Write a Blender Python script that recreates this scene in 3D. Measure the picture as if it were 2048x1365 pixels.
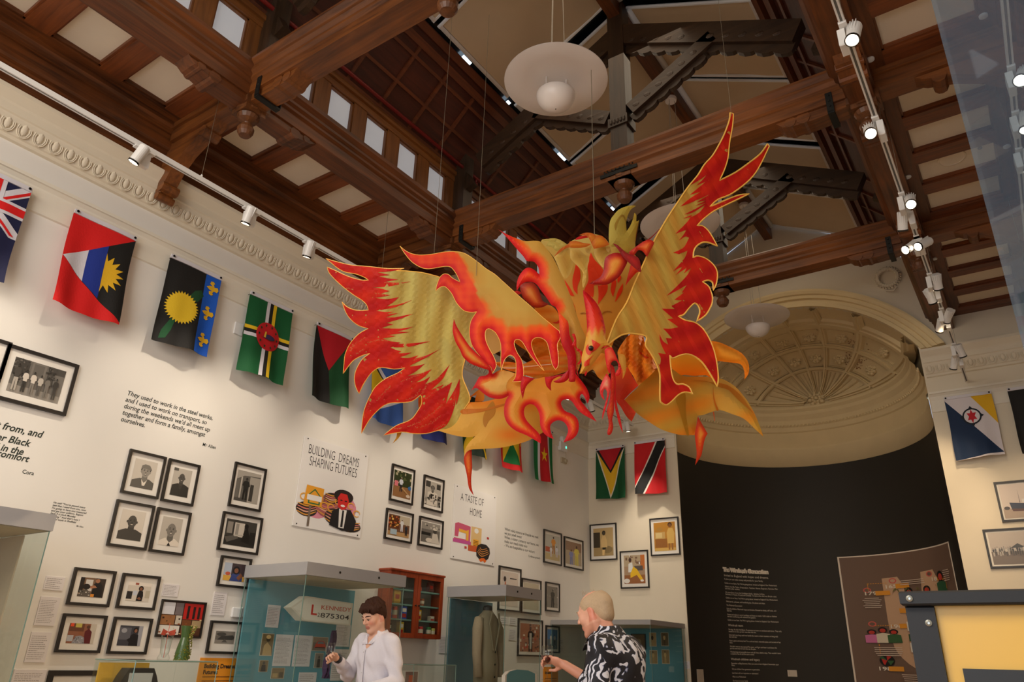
import bpy, math, random
import numpy as np
from mathutils import Vector, Matrix
from mathutils.geometry import delaunay_2d_cdt
random.seed(7)
for o in list(bpy.data.objects): bpy.data.objects.remove(o, do_unlink=True)
SC = bpy.context.scene
COL = SC.collection
# ---------------------------------------------------------------- camera
FPX = 1483.121
yaw, pit, rol = math.radians(-35.0220056), math.radians(23.0932963), math.radians(1.59292166)
CAM = np.array([0, 0, 1.45])
_f = np.array([math.sin(yaw)*math.cos(pit), math.cos(yaw)*math.cos(pit), math.sin(pit)])
_r0 = np.array([math.cos(yaw), -math.sin(yaw), 0.]); _u0 = np.cross(_r0, _f)
_r = math.cos(rol)*_r0 + math.sin(rol)*_u0
_u = -math.sin(rol)*_r0 + math.cos(rol)*_u0
cd = bpy.data.cameras.new('camera'); cam = bpy.data.objects.new('camera', cd); COL.objects.link(cam)
cd.sensor_width = 36; cd.lens = FPX/2048*36; cd.clip_start = .05; cd.clip_end = 100
cam.matrix_world = Matrix(((_r[0], _u[0], -_f[0], 0), (_r[1], _u[1], -_f[1], 0), (_r[2], _u[2], -_f[2], 1.45), (0, 0, 0, 1)))
SC.camera = cam
def ray(x, y): return _f + _r*((x-1024)/FPX) - _u*((y-682.5)/FPX)
def onx(x, y, X): d = ray(x, y); return CAM + d*(X-CAM[0])/d[0]
def ony(x, y, Y): d = ray(x, y); return CAM + d*(Y-CAM[1])/d[1]
def onz(x, y, Z): d = ray(x, y); return CAM + d*(Z-CAM[2])/d[2]
# ---------------------------------------------------------------- view, world, big lights
SC.view_settings.view_transform = 'Standard'; SC.view_settings.look = 'None'
SC.view_settings.gamma = 1; SC.view_settings.exposure = 0.95; SC.view_settings.use_curve_mapping = False
w = bpy.data.worlds.new('world'); SC.world = w; w.use_nodes = True
w.node_tree.nodes['Background'].inputs[0].default_value = (.55, .66, .85, 1)
w.node_tree.nodes['Background'].inputs[1].default_value = .6
def light(name, kind, loc, power, col, target=None, **k):
    d = bpy.data.lights.new(name, kind); d.energy = power; d.color = col
    for a, b in k.items(): setattr(d, a, b)
    o = bpy.data.objects.new(name, d); COL.objects.link(o); o.location = loc
    if target is not None:
        o.rotation_euler = (Vector(target)-Vector(loc)).to_track_quat('-Z', 'Y').to_euler()
    return o
WARM = (1.0, .87, .70)
# unseen area fill added behind and above the camera for ambient light
light('hall_fill_light', 'AREA', (-2.9, -2.6, 5.6), 160, (1, .92, .80), (-2.9, 3.5, 2.2), shape='RECTANGLE', size=5, size_y=2.5)
light('cool_fill_light', 'AREA', (-1.5, -3.6, 2.4), 60, (.74, .85, 1.0), (-3, 4, 3.2), shape='RECTANGLE', size=3, size_y=2.4)  # added cool fill that lifts ceiling and walls; no entrance opening stands here
# daylight filtering down through the skylight blinds
light('skylight_glow', 'AREA', (-2.92, 6.5, 8.0), 35, (1, .82, .60), (-2.92, 6.5, 0), shape='RECTANGLE', size=1.6, size_y=10)
# ---------------------------------------------------------------- materials
MATS = {}
def lin(c):
    return tuple(((v/255)/12.92 if v <= 10.3 else ((v/255+.055)/1.055)**2.4) for v in c)
def mat(name, rgb=None, rough=.6, metal=0, var=.06, scale=6, bump=0, spec=.5, emit=None, estr=0, alpha=1, trans=0, coat=0, stretch=None, trl=0):
    if name in MATS: return MATS[name]
    m = bpy.data.materials.new(name); m.use_nodes = True; nt = m.node_tree; b = nt.nodes['Principled BSDF']
    c = lin(rgb)
    b.inputs['Roughness'].default_value = rough; b.inputs['Metallic'].default_value = metal
    b.inputs['Specular IOR Level'].default_value = spec
    if trans: b.inputs['Transmission Weight'].default_value = trans
    if coat: b.inputs['Coat Weight'].default_value = coat
    tc = nt.nodes.new('ShaderNodeTexCoord'); mp = nt.nodes.new('ShaderNodeMapping')
    nt.links.new(tc.outputs['Object'], mp.inputs[0])
    if stretch: mp.inputs['Scale'].default_value = stretch
    nz = nt.nodes.new('ShaderNodeTexNoise'); nz.inputs['Scale'].default_value = scale; nz.inputs['Detail'].default_value = 5
    nt.links.new(mp.outputs[0], nz.inputs[0])
    mx = nt.nodes.new('ShaderNodeMixRGB'); mx.blend_type = 'MIX'
    mx.inputs[1].default_value = tuple(v*(1-var*1.6) for v in c)+(1,); mx.inputs[2].default_value = tuple(min(1, v*(1+var*1.6)) for v in c)+(1,)
    nt.links.new(nz.outputs[0], mx.inputs[0]); nt.links.new(mx.outputs[0], b.inputs['Base Color'])
    if bump:
        bp = nt.nodes.new('ShaderNodeBump'); bp.inputs['Strength'].default_value = bump; bp.inputs['Distance'].default_value = .02
        nt.links.new(nz.outputs[0], bp.inputs['Height']); nt.links.new(bp.outputs[0], b.inputs['Normal'])
    if emit:
        b.inputs['Emission Color'].default_value = lin(emit)+(1,); b.inputs['Emission Strength'].default_value = estr
    MATS[name] = m; return m
def wood(name, c1, c2, axis, rough=.45, scale=1.0):
    if name in MATS: return MATS[name]
    m = bpy.data.materials.new(name); m.use_nodes = True; nt = m.node_tree; b = nt.nodes['Principled BSDF']
    tc = nt.nodes.new('ShaderNodeTexCoord'); mp = nt.nodes.new('ShaderNodeMapping')
    s = [14*scale]*3; s[axis] = .9*scale; mp.inputs['Scale'].default_value = s
    nt.links.new(tc.outputs['Object'], mp.inputs[0])
    nz = nt.nodes.new('ShaderNodeTexNoise'); nz.inputs['Scale'].default_value = 1.6; nz.inputs['Detail'].default_value = 8; nz.inputs['Distortion'].default_value = .8
    nt.links.new(mp.outputs[0], nz.inputs[0])
    n2 = nt.nodes.new('ShaderNodeTexNoise'); n2.inputs['Scale'].default_value = 1.1; n2.inputs['Detail'].default_value = 3
    nt.links.new(tc.outputs['Object'], n2.inputs[0])
    ad = nt.nodes.new('ShaderNodeMath'); ad.operation = 'MULTIPLY_ADD'; ad.inputs[1].default_value = .5
    nt.links.new(n2.outputs[0], ad.inputs[0]); 
    mu = nt.nodes.new('ShaderNodeMath'); mu.operation = 'MULTIPLY'; mu.inputs[1].default_value = .5
    nt.links.new(nz.outputs[0], mu.inputs[0]); nt.links.new(mu.outputs[0], ad.inputs[2])
    cr = nt.nodes.new('ShaderNodeValToRGB'); cr.color_ramp.elements[0].position = .34; cr.color_ramp.elements[1].position = .66
    cr.color_ramp.elements[0].color = lin(c1)+(1,); cr.color_ramp.elements[1].color = lin(c2)+(1,)
    nt.links.new(ad.outputs[0], cr.inputs[0]); nt.links.new(cr.outputs[0], b.inputs['Base Color'])
    b.inputs['Roughness'].default_value = rough
    bp = nt.nodes.new('ShaderNodeBump'); bp.inputs['Strength'].default_value = .25; bp.inputs['Distance'].default_value = .01
    nt.links.new(nz.outputs[0], bp.inputs['Height']); nt.links.new(bp.outputs[0], b.inputs['Normal'])
    MATS[name] = m; return m
def paintmat(name, rough=.6, trl=0, sheen=0, bump=0, bscale=30, glitter=0):
    """painted / printed surface: colours of the print or the dyed cloth come from the mesh"""
    if name in MATS: return MATS[name]
    m = bpy.data.materials.new(name); m.use_nodes = True; nt = m.node_tree; b = nt.nodes['Principled BSDF']
    at = nt.nodes.new('ShaderNodeAttribute'); at.attribute_name = 'Col'
    nt.links.new(at.outputs['Color'], b.inputs['Base Color']); b.inputs['Roughness'].default_value = rough
    if bump:
        nz = nt.nodes.new('ShaderNodeTexNoise'); nz.inputs['Scale'].default_value = bscale; nz.inputs['Detail'].default_value = 4
        tc = nt.nodes.new('ShaderNodeTexCoord'); nt.links.new(tc.outputs['Object'], nz.inputs[0])
        bp = nt.nodes.new('ShaderNodeBump'); bp.inputs['Strength'].default_value = bump; bp.inputs['Distance'].default_value = .01
        nt.links.new(nz.outputs[0], bp.inputs['Height']); nt.links.new(bp.outputs[0], b.inputs['Normal'])
    if trl:
        tl = nt.nodes.new('ShaderNodeBsdfTranslucent'); nt.links.new(at.outputs['Color'], tl.inputs[0])
        mx = nt.nodes.new('ShaderNodeMixShader'); mx.inputs[0].default_value = trl
        out = nt.nodes['Material Output']; nt.links.new(b.outputs[0], mx.inputs[1]); nt.links.new(tl.outputs[0], mx.inputs[2]); nt.links.new(mx.outputs[0], out.inputs[0])
    MATS[name] = m; return m
def glassmat(name, tint=(235, 245, 240), refl=.10):
    if name in MATS: return MATS[name]
    m = bpy.data.materials.new(name); m.use_nodes = True; nt = m.node_tree
    nt.nodes.remove(nt.nodes['Principled BSDF']); out = nt.nodes['Material Output']
    t = nt.nodes.new('ShaderNodeBsdfTransparent'); t.inputs[0].default_value = lin(tint)+(1,)
    g = nt.nodes.new('ShaderNodeBsdfGlossy'); g.inputs['Roughness'].default_value = .02
    lw_ = nt.nodes.new('ShaderNodeLayerWeight'); lw_.inputs[0].default_value = .5; pw = nt.nodes.new('ShaderNodeMath'); pw.operation = 'POWER'; pw.inputs[1].default_value = 4; nt.links.new(lw_.outputs['Facing'], pw.inputs[0])
    fr = nt.nodes.new('ShaderNodeMath'); fr.operation = 'MULTIPLY_ADD'; fr.inputs[1].default_value = .7; fr.inputs[2].default_value = refl*.3; nt.links.new(pw.outputs[0], fr.inputs[0])
    mx = nt.nodes.new('ShaderNodeMixShader'); nt.links.new(fr.outputs[0], mx.inputs[0]); nt.links.new(t.outputs[0], mx.inputs[1]); nt.links.new(g.outputs[0], mx.inputs[2])
    nt.links.new(mx.outputs[0], out.inputs[0]); MATS[name] = m; return m
# ---------------------------------------------------------------- objects
ORG = {}
def org(parent): return ORG.get(parent.name, Vector((0, 0, 0))) if parent else Vector((0, 0, 0))
def put(name, verts, faces, mats, parent=None, midx=None, smooth=False, cols=None, origin=None):
    me = bpy.data.meshes.new(name)
    V = np.array(verts, dtype=float).reshape(-1, 3)
    if parent is not None: o0 = np.array(org(parent))
    elif origin is not None: o0 = np.array(origin, dtype=float)
    else: o0 = (V.min(0)+V.max(0))/2; o0[2] = V[:, 2].min()
    me.from_pydata((V-o0).tolist(), [], faces)
    if not isinstance(mats, (list, tuple)): mats = [mats]
    for m in mats: me.materials.append(m)
    if midx is not None: me.polygons.foreach_set('material_index', midx)
    if smooth: me.polygons.foreach_set('use_smooth', [True]*len(me.polygons))
    if cols is not None:
        a = me.color_attributes.new('Col', 'FLOAT_COLOR', 'POINT'); a.data.foreach_set('color', np.array(cols, dtype=np.float32).ravel())
    me.update(); me.validate()
    o = bpy.data.objects.new(name, me); COL.objects.link(o)
    if parent is not None: o.parent = parent
    else: o.location = o0.tolist()
    ORG[o.name] = Vector(o0.tolist()); return o
def tag(o, label=None, cat=None, group=None, kind=None):
    if label: o['label'] = label
    if cat: o['category'] = cat
    if group: o['group'] = group
    if kind: o['kind'] = kind
    return o
def thing(name, loc, label, cat, group=None, rz=0):
    o = bpy.data.objects.new(name, None); COL.objects.link(o); o.location = loc; o.rotation_euler = (0, 0, rz)
    o.empty_display_size = .05; ORG[o.name] = Vector(loc); return tag(o, label, cat, group)
def dup(o, loc=None, rot=None, label=None, group=None, parent=None):
    c = o.copy(); COL.objects.link(c)
    if parent is not None: c.parent = parent
    for ch in [x for x in bpy.data.objects if x.parent == o]: dup(ch, parent=c)
    if loc is not None: c.location = loc
    if rot is not None: c.rotation_euler = rot
    if label: c['label'] = label
    if group: c['group'] = group
    return c
class MB:
    def __init__(s): s.v = []; s.f = []; s.m = []; s.c = []
    def add(s, v, f, m=0, col=None):
        n = len(s.v); s.v += [tuple(map(float, p)) for p in v]; s.f += [tuple(i+n for i in q) for q in f]; s.m += [m]*len(f)
        s.c += [col or (1, 1, 1)]*len(v); return s
    def box(s, a, b, m=0, col=None):
        x0, y0, z0 = (min(a[i], b[i]) for i in range(3)); x1, y1, z1 = (max(a[i], b[i]) for i in range(3))
        return s.add([(x0, y0, z0), (x1, y0, z0), (x1, y1, z0), (x0, y1, z0), (x0, y0, z1), (x1, y0, z1), (x1, y1, z1), (x0, y1, z1)],
              [(0, 3, 2, 1), (4, 5, 6, 7), (0, 1, 5, 4), (1, 2, 6, 5), (2, 3, 7, 6), (3, 0, 4, 7)], m, col)
    def bbox(s, a, b, bev, m=0):
        """box with chamfered long edges"""
        x0, y0, z0 = (min(a[i], b[i]) for i in range(3)); x1, y1, z1 = (max(a[i], b[i]) for i in range(3))
        P = []
        for z, d in ((z0, bev), (z0+bev, 0), (z1-bev, 0), (z1, bev)):
            P += [(x0+d, y0+d, z), (x1-d, y0+d, z), (x1-d, y1-d, z), (x0+d, y1-d, z)]
        F = [(3, 2, 1, 0), (12, 13, 14, 15)]
        for k in range(3):
            for i in range(4): j = (i+1) % 4; F.append((k*4+i, k*4+j, k*4+4+j, k*4+4+i))
        return s.add(P, F, m)
    def prism(s, poly, axis, a, b, m=0, col=None):
        """poly in the two remaining axes, extruded from a to b along axis"""
        n = len(poly); P = []
        for t in (a, b):
            for q in poly:
                p = list(q); p.insert(axis, t); P.append(p)
        F = [tuple(range(n))[::-1], tuple(range(n, 2*n))]+[(i, (i+1) % n, n+(i+1) % n, n+i) for i in range(n)]
        return s.add(P, F, m, col)
    def tube(s, pts, r, n=8, m=0, cap=True, col=None):
        pts = [Vector(p) for p in pts]; rr = r if isinstance(r, (list, tuple)) else [r]*len(pts); P = []; F = []
        up = None
        for i, p in enumerate(pts):
            d = (pts[min(i+1, len(pts)-1)]-pts[max(i-1, 0)]).normalized()
            if up is None: up = Vector((0, 0, 1)) if abs(d.z) < .9 else Vector((1, 0, 0))
            a = d.cross(up).normalized(); b_ = d.cross(a).normalized(); up = -b_ if False else a.cross(d)
            for k in range(n):
                t = 2*math.pi*k/n; P.append(p+(a*math.cos(t)+b_*math.sin(t))*rr[i])
        for i in range(len(pts)-1):
            for k in range(n): F.append((i*n+k, i*n+(k+1) % n, (i+1)*n+(k+1) % n, (i+1)*n+k))
        if cap: F += [tuple(range(n))[::-1], tuple(range((len(pts)-1)*n, len(pts)*n))]
        return s.add([tuple(p) for p in P], F, m, col)
    def lathe(s, prof, c=(0, 0, 0), n=24, m=0, axis=(0, 0, 1), col=None):
        """prof: (radius, height) list, revolved round axis through c"""
        ax = Vector(axis).normalized(); q = Vector((0, 0, 1)).rotation_difference(ax); P = []; F = []
        for r, h in prof:
            for k in range(n):
                t = 2*math.pi*k/n; P.append(tuple(Vector(c)+q @ Vector((r*math.cos(t), r*math.sin(t), h))))
        L = len(prof)
        for i in range(L-1):
            for k in range(n): F.append((i*n+k, i*n+(k+1) % n, (i+1)*n+(k+1) % n, (i+1)*n+k))
        F += [tuple(range(n))[::-1], tuple(range((L-1)*n, L*n))]
        return s.add(P, F, m, col)
    def ball(s, c, r, n=12, m=0, col=None, half=False):
        rx, ry, rz = r if isinstance(r, (tuple, list)) else (r, r, r); P = []; F = []; K = n//2
        for i in range(K+1):
            a = -math.pi/2+math.pi*i/K
            for k in range(n):
                t = 2*math.pi*k/n; P.append((c[0]+rx*math.cos(a)*math.cos(t), c[1]+ry*math.cos(a)*math.sin(t), c[2]+rz*math.sin(a)))
        for i in range(K):
            for k in range(n): F.append((i*n+k, i*n+(k+1) % n, (i+1)*n+(k+1) % n, (i+1)*n+k))
        return s.add(P, F, m, col)
    def build(s, name, mats, parent=None, smooth=False, origin=None, cols=False):
        return put(name, s.v, s.f, mats, parent, s.m, smooth, [c+(1,) if len(c) == 3 else c for c in s.c] if cols else None, origin)
def struct(o): o['kind'] = 'structure'; return o
# ---------------------------------------------------------------- flat and curved sheets cut to an outline
def inpoly(px, py, poly):
    x = np.asarray(px); y = np.asarray(py); ins = np.zeros(x.shape, bool); P = np.asarray(poly); n = len(P); j = n-1
    for i in range(n):
        xi, yi = P[i]; xj, yj = P[j]
        c = ((yi > y) != (yj > y))
        if yj != yi: ins ^= c & (x < (xj-xi)*(y-yi)/(yj-yi)+xi)
        j = i
    return ins
def segdist(P, poly, closed=True):
    P = np.asarray(P, float); Q = np.asarray(poly, float); A = Q if closed else Q[:-1]; B = np.roll(Q, -1, 0) if closed else Q[1:]
    out = np.full(len(P), 1e9)
    for a, b in zip(A, B):
        d = b-a; L = d@d
        t = np.clip(((P-a)@d)/(L if L > 0 else 1), 0, 1); out = np.minimum(out, np.hypot(*(P-(a+t[:, None]*d)).T))
    return out
def smooth_poly(pts, k=4, closed=True):
    """Catmull-Rom through the points; a third value marks a sharp corner"""
    n = len(pts); out = []
    P = [np.array(p[:2], float) for p in pts]; S = [len(p) > 2 for p in pts]
    for i in range(n if closed else n-1):
        p1, p2 = P[i], P[(i+1) % n]
        p0 = p1-(p2-p1)*.5 if S[i] or (not closed and i == 0) else P[i-1]
        p3 = p2+(p2-p1)*.5 if S[(i+1) % n] or (not closed and i == n-2) else P[(i+2) % n]
        for j in range(k):
            t = j/k; out.append(.5*((2*p1)+(-p0+p2)*t+(2*p0-5*p1+4*p2-p3)*t*t+(-p0+3*p1-3*p2+p3)*t**3))
    if not closed: out.append(P[-1])
    return np.array(out)
def tri2d(poly, step=None, holes=()):
    poly = np.asarray(poly, float); V = [tuple(p) for p in poly]; E = [(i, (i+1) % len(V)) for i in range(len(V))]
    for h in holes:
        n0 = len(V); V += [tuple(p) for p in h]; E += [(n0+i, n0+(i+1) % len(h)) for i in range(len(h))]
    if step:
        x0, y0 = poly.min(0); x1, y1 = poly.max(0)
        gx, gy = np.meshgrid(np.arange(x0+step*.5, x1, step), np.arange(y0+step*.5, y1, step*.87)); gx = gx+(np.arange(gx.shape[0]) % 2)[:, None]*step*.5
        gx = gx.ravel(); gy = gy.ravel(); k = inpoly(gx, gy, poly); G = np.stack([gx[k], gy[k]], 1)
        if len(G): G = G[segdist(G, poly) > step*.35]
        V += [tuple(p) for p in G]
    r = delaunay_2d_cdt([Vector(v) for v in V], E, [], 0, 1e-7, True)
    W = np.array([tuple(v) for v in r[0]]); T = [tuple(f) for f in r[2]]
    if not T: return W, []
    C = np.array([W[list(t)].mean(0) for t in T]); ok = inpoly(C[:, 0], C[:, 1], poly)
    for h in holes: ok &= ~inpoly(C[:, 0], C[:, 1], h)
    A = np.array([(W[t[1]][0]-W[t[0]][0])*(W[t[2]][1]-W[t[0]][1])-(W[t[1]][1]-W[t[0]][1])*(W[t[2]][0]-W[t[0]][0]) for t in T])
    return W, [t if a > 0 else t[::-1] for t, a, k in zip(T, A, ok) if k and abs(a) > 1e-12]
class Sheet:
    """base outline plus painted layers on top; fmap(u,v,h)->xyz, h measured out of the surface"""
    def __init__(s, fmap, flip=False): s.fm = fmap; s.v = []; s.f = []; s.c = []; s.lay = 0; s.flip = flip
    def layer(s, poly, col, h0=0, step=None, holes=(), thick=0, hfun=None, backcol=None):
        if step:
            Q = []
            for a, b in zip(poly, list(poly[1:])+[poly[0]]):
                n_ = max(1, int(math.hypot(b[0]-a[0], b[1]-a[1])/step)); Q += [(a[0]+(b[0]-a[0])*i/n_, a[1]+(b[1]-a[1])*i/n_) for i in range(n_)]
            poly = Q
        W, T = tri2d(poly, step, holes)
        if not T: return s
        H = np.full(len(W), h0, float)
        if hfun is not None: H = H+hfun(W)
        C = np.array([col]*len(W), float) if not callable(col) else np.asarray(col(W), float)
        n = len(s.v); s.v += [tuple(s.fm(p[0], p[1], h)) for p, h in zip(W, H)]; s.c += [tuple(lin(c)) for c in C]
        s.f += [tuple(n+i for i in (t[::-1] if s.flip else t)) for t in T]
        if thick:
            m = len(s.v); s.v += [tuple(s.fm(p[0], p[1], h-thick)) for p, h in zip(W, H)]
            CB = C if backcol is None else np.array([backcol]*len(W), float)
            s.c += [tuple(lin(c)) for c in CB]; s.f += [tuple(m+i for i in (t if s.flip else t[::-1])) for t in T]
            cnt = {}
            for t in T:
                for a, b in ((t[0], t[1]), (t[1], t[2]), (t[2], t[0])): cnt[(a, b)] = 1
            for (a, b) in cnt:
                if (b, a) not in cnt: s.f.append((n+a, m+a, m+b, n+b) if not s.flip else (n+b, m+b, m+a, n+a))
        return s
    def build(s, name, m, parent=None, smooth=False, origin=None):
        return put(name, s.v, s.f, m, parent, None, smooth, [c+(1,) for c in s.c], origin)
def rect(x0, y0, x1, y1): return [(x0, y0), (x1, y0), (x1, y1), (x0, y1)]
def ell(cx, cy, rx, ry=None, n=20, a0=0): 
    ry = rx if ry is None else ry
    return [(cx+rx*math.cos(2*math.pi*i/n+a0), cy+ry*math.sin(2*math.pi*i/n+a0)) for i in range(n)]
def star(cx, cy, R, r, n=5, a0=math.pi/2):
    return [(cx+(R if i % 2 == 0 else r)*math.cos(a0+math.pi*i/n), cy+(R if i % 2 == 0 else r)*math.sin(a0+math.pi*i/n)) for i in range(2*n)]
def font_mesh(name, body, size, m, fm, shear=0, bold=0, space=1.0, line=1.0, parent=None, align='LEFT', depth=.0015, scx=1.0):
    """lettering laid on a surface: fm(u,v,h) -> xyz with u to the right, v up from the first baseline"""
    cu = bpy.data.curves.new('txt', 'FONT'); cu.body = body; cu.size = size; cu.shear = shear; cu.offset = bold; cu.align_x = align
    cu.space_character = space; cu.space_line = line; cu.extrude = 0; cu.resolution_u = 3
    ob = bpy.data.objects.new('txt', cu); COL.objects.link(ob)
    dg = bpy.context.evaluated_depsgraph_get(); me = ob.evaluated_get(dg).to_mesh()
    V = [v.co.copy() for v in me.vertices]; F = [tuple(p.vertices) for p in me.polygons]
    ob.evaluated_get(dg).to_mesh_clear(); bpy.data.objects.remove(ob, do_unlink=True); bpy.data.curves.remove(cu)
    if not F: return None
    return put(name, [tuple(fm(v.x*scx, v.y, depth)) for v in V], F, m, parent)
# ================================================================ the hall
XC = -2.925; XL = -6.75; XR = .90; YE = 12.28; YB = -4.0
PLA = mat('cream_plaster', (226, 214, 192), rough=.8, var=.03, scale=2, bump=.05)
PLW = mat('white_wall_paint', (233, 228, 220), rough=.75, var=.02, scale=1.5)
PLO = mat('ochre_plaster', (226, 204, 158), rough=.85, var=.05, scale=3, bump=.1)
DARKW = mat('charcoal_wall_paint', (44, 40, 34), rough=.7, var=.08, scale=2)
WX = wood('wood_x', (62, 31, 12), (136, 78, 32), 0); WY = wood('wood_y', (56, 27, 10), (124, 68, 27), 1); WZ = wood('wood_z', (56, 30, 14), (118, 70, 34), 2)
RX = wood('redwood_x', (78, 36, 14), (140, 74, 30), 0); RY = wood('redwood_y', (78, 36, 14), (140, 74, 30), 1)
OZ = wood('oak_z', (92, 52, 20), (140, 86, 38), 2); OY = wood('oak_y', (92, 52, 20), (140, 86, 38), 1)
GX = wood('grey_timber_x', (38, 25, 15), (70, 48, 29), 0); GZ = wood('grey_timber_z', (36, 24, 14), (66, 45, 27), 2)
DRED = wood('roof_boards', (48, 16, 8), (84, 34, 16), 1, rough=.5)
IRON = mat('black_iron', (38, 38, 36), rough=.5, metal=.6)
PANEL = mat('ceiling_panel_white', (236, 222, 200), rough=.8, var=.02)
CREAMP = mat('rail_paint', (232, 224, 208), rough=.55, var=.02)
BLINDM = mat('blind_fabric', (205, 180, 146), rough=.9, var=.05, scale=3)
WPL = mat('white_plastic', (232, 232, 232), rough=.35, var=.01)
FLO = wood('oak_floor', (150, 118, 82), (196, 162, 120), 1, rough=.35)

struct(MB().box((XL-.3, YB, -.1), (XR+.3, YE+2.6, 0)).build('floor', FLO))
struct(MB().box((XL-.25, YB, 0), (XL, YE+.2, 6.6)).build('wall_left', PLW))
struct(MB().box((XR, YB, 0), (XR+.25, YE+.2, 6.6)).build('wall_right', PLW))
struct(MB().box((XL-.25, YB-.25, 0), (XR+.25, YB, 9.4)).build('wall_back', PLW))
# end wall with the arched opening of the apse, and the gable above
AR, AZ, AW, ZS = 2.40, 4.77, 2.03, 6.02
a0 = math.acos(AW/AR)
arch = [(XC+AR*math.cos(a), AZ+AR*math.sin(a)) for a in np.linspace(math.pi-a0, a0, 40)]
out = [(XL, 0), (XC-AW, 0)]+arch+[(XC+AW, 0), (XR, 0), (XR, 6.6), (XC+2.37, 6.6), (XC+2.37, 7.3), (XC+1.6, 8.1), (XC, 8.97), (XC-1.6, 8.1), (XC-2.37, 7.3), (XC-2.37, 6.6), (XL, 6.6)]
s = Sheet(lambda u, v, h: (u, YE-h, v)); s.layer(out, (233, 228, 220), thick=.2)
o = put('wall_end', s.v, s.f, PLA); struct(o)
# apse: curved charcoal wall, cream band, frieze, ribbed cornice
DP = 2.2
def ap(a, r=0, z=0): return (XC+(AW-r)*math.cos(a), YE+.02+(DP-r)*math.sin(a), z)
def apse_strip(prof, n=48, a1=0, a2=math.pi):
    V = []; F = []; L = len(prof)
    for i in range(n+1):
        a = a1+(a2-a1)*i/n
        for (r, z) in prof: V.append(ap(a, r, z))
    for i in range(n):
        for k in range(L-1): F.append((i*L+k, (i+1)*L+k, (i+1)*L+k+1, i*L+k+1))
    return V, F
V, F = apse_strip([(0, 0), (0, 4.9)]); struct(put('wall_apse', V, F, DARKW, smooth=True))
V, F = apse_strip([(0, 4.9), (.01, 4.9), (.012, 5.20), (.03, 5.22), (.03, 5.27), (0, 5.3), (0, 6.3)]); struct(put('wall_apse_upper', V, F, PLO, smooth=True))
prof = [(0, 5.56), (.03, 5.58), (.05, 5.66), (.09, 5.70), (.10, 5.78), (.16, 5.86), (.17, 5.92), (.22, 5.97), (.22, 6.01), (.06, 6.03), (.06, 6.10), (0, 6.14)]
V, F = apse_strip(prof); mb = MB().add(V, F)
for i in range(96):
    a = math.pi*(i+.5)/96; p = ap(a, .075, 5.70); mb.ball(p, (.022, .022, .045), 6)
struct(mb.build('trim_1', PLO))
# half dome with its ribs, coffers and rosettes
PZ = 6.10
def dome(phi, t, h=0):
    # arch point in direction phi from the pole
    dx, dz = math.cos(phi), math.sin(phi); c = PZ-AZ
    k = -dz*c+math.sqrt(max(0, (dz*c)**2-(c*c-AR*AR)))
    x, z = dx*k*t, dz*k*t; y = DP*math.sqrt(max(0, 1-t*t))
    return (XC+x*(1-h/2.2), YE+.02+y*(1-h/2.2), PZ+z*(1-h/2.2))
V = []; F = []; NA, NT = 72, 24
for i in range(NA+1):
    for j in range(NT+1): V.append(dome(math.pi*i/NA, math.sin(math.pi/2*j/NT)))
for i in range(NA):
    for j in range(NT): F.append((i*(NT+1)+j, i*(NT+1)+j+1, (i+1)*(NT+1)+j+1, (i+1)*(NT+1)+j))
struct(put('ceiling_apse', V, F, PLO, smooth=True))
mb = MB()
def ribstrip(mb, path, wdir, wd, h):
    # path of (phi,t); raised band of half-width wd across
    V = []; n = len(path)
    for (p, t) in path:
        for sgn, hh in ((-1, 0), (-.8, h), (-.35, h), (-.3, h*1.5), (.3, h*1.5), (.35, h), (.8, h), (1, 0)):
            if wdir == 'phi': q = dome(p+sgn*wd/max(t, .12)*(.35+.65*t), t, hh+.002)
            else: q = dome(p, min(1, max(0, t+sgn*wd)), hh+.002)
            V.append(q)
    F = [(i*8+k, i*8+k+1, (i+1)*8+k+1, (i+1)*8+k) for i in range(n-1) for k in range(7)]
    mb.add(V, F)
for k in range(7):
    ph = math.pi*k/6
    ribstrip(mb, [(min(max(ph, .05), math.pi-.05), .12+.88*j/20) for j in range(21)], 'phi', .046, .085)
for t in (.955, .80, .545): ribstrip(mb, [(math.pi*j/60, t) for j in range(61)], 't', .024, .085)
for k in range(6):   # inner frames of the coffers and the flutes towards the pole
    for (ta, tb) in ((.83, .925), (.58, .77)):
        pa, pb = math.pi*(k+.17)/6, math.pi*(k+.83)/6
        for t in (ta, tb): ribstrip(mb, [(pa+(pb-pa)*j/8, t) for j in range(9)], 't', .008, .035)
    for f_ in (.25, .5, .75): ribstrip(mb, [(math.pi*(k+f_)/6, .12+.38*j/8) for j in range(9)], 'phi', .016, .03)
struct(mb.build('trim_2', PLO, smooth=False))
def rosette(name, c, n, R, m, lab):
    n = Vector(n).normalized(); mb = MB(); q = Vector((0, 0, 1)).rotation_difference(n)
    for k in range(8):
        a = 2*math.pi*k/8
        for rr, hh, sz in ((.62, .02, .3), (.36, .05, .22)):
            p = Vector(c)+q @ Vector((R*rr*math.cos(a+hh*8), R*rr*math.sin(a+hh*8), R*hh*4)); mb.ball(p, (R*sz, R*sz, R*sz*.8), 6)
    mb.ball(Vector(c)+q @ Vector((0, 0, R*.3)), R*.2, 8)
    return mb.build(name, m)
ri = 0
for t in (.88, .68):
    for k in range(6):
        p0 = dome(math.pi*(k+.5)/6, t); p1 = dome(math.pi*(k+.5)/6, t, .2)
        o = rosette('plaster_rosette', p0, Vector(p1)-Vector(p0), .14, PLO, '')
        row = 'outer' if t > .8 else 'inner'
        side = ['far right end', 'second from right', 'right of centre rib', 'left of centre rib', 'second from left', 'far left end'][k]
        tag(o, 'cream plaster rosette in the %s row of apse coffers, %s' % (row, side), 'rosette', 'plaster rosettes of the apse half dome')
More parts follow.
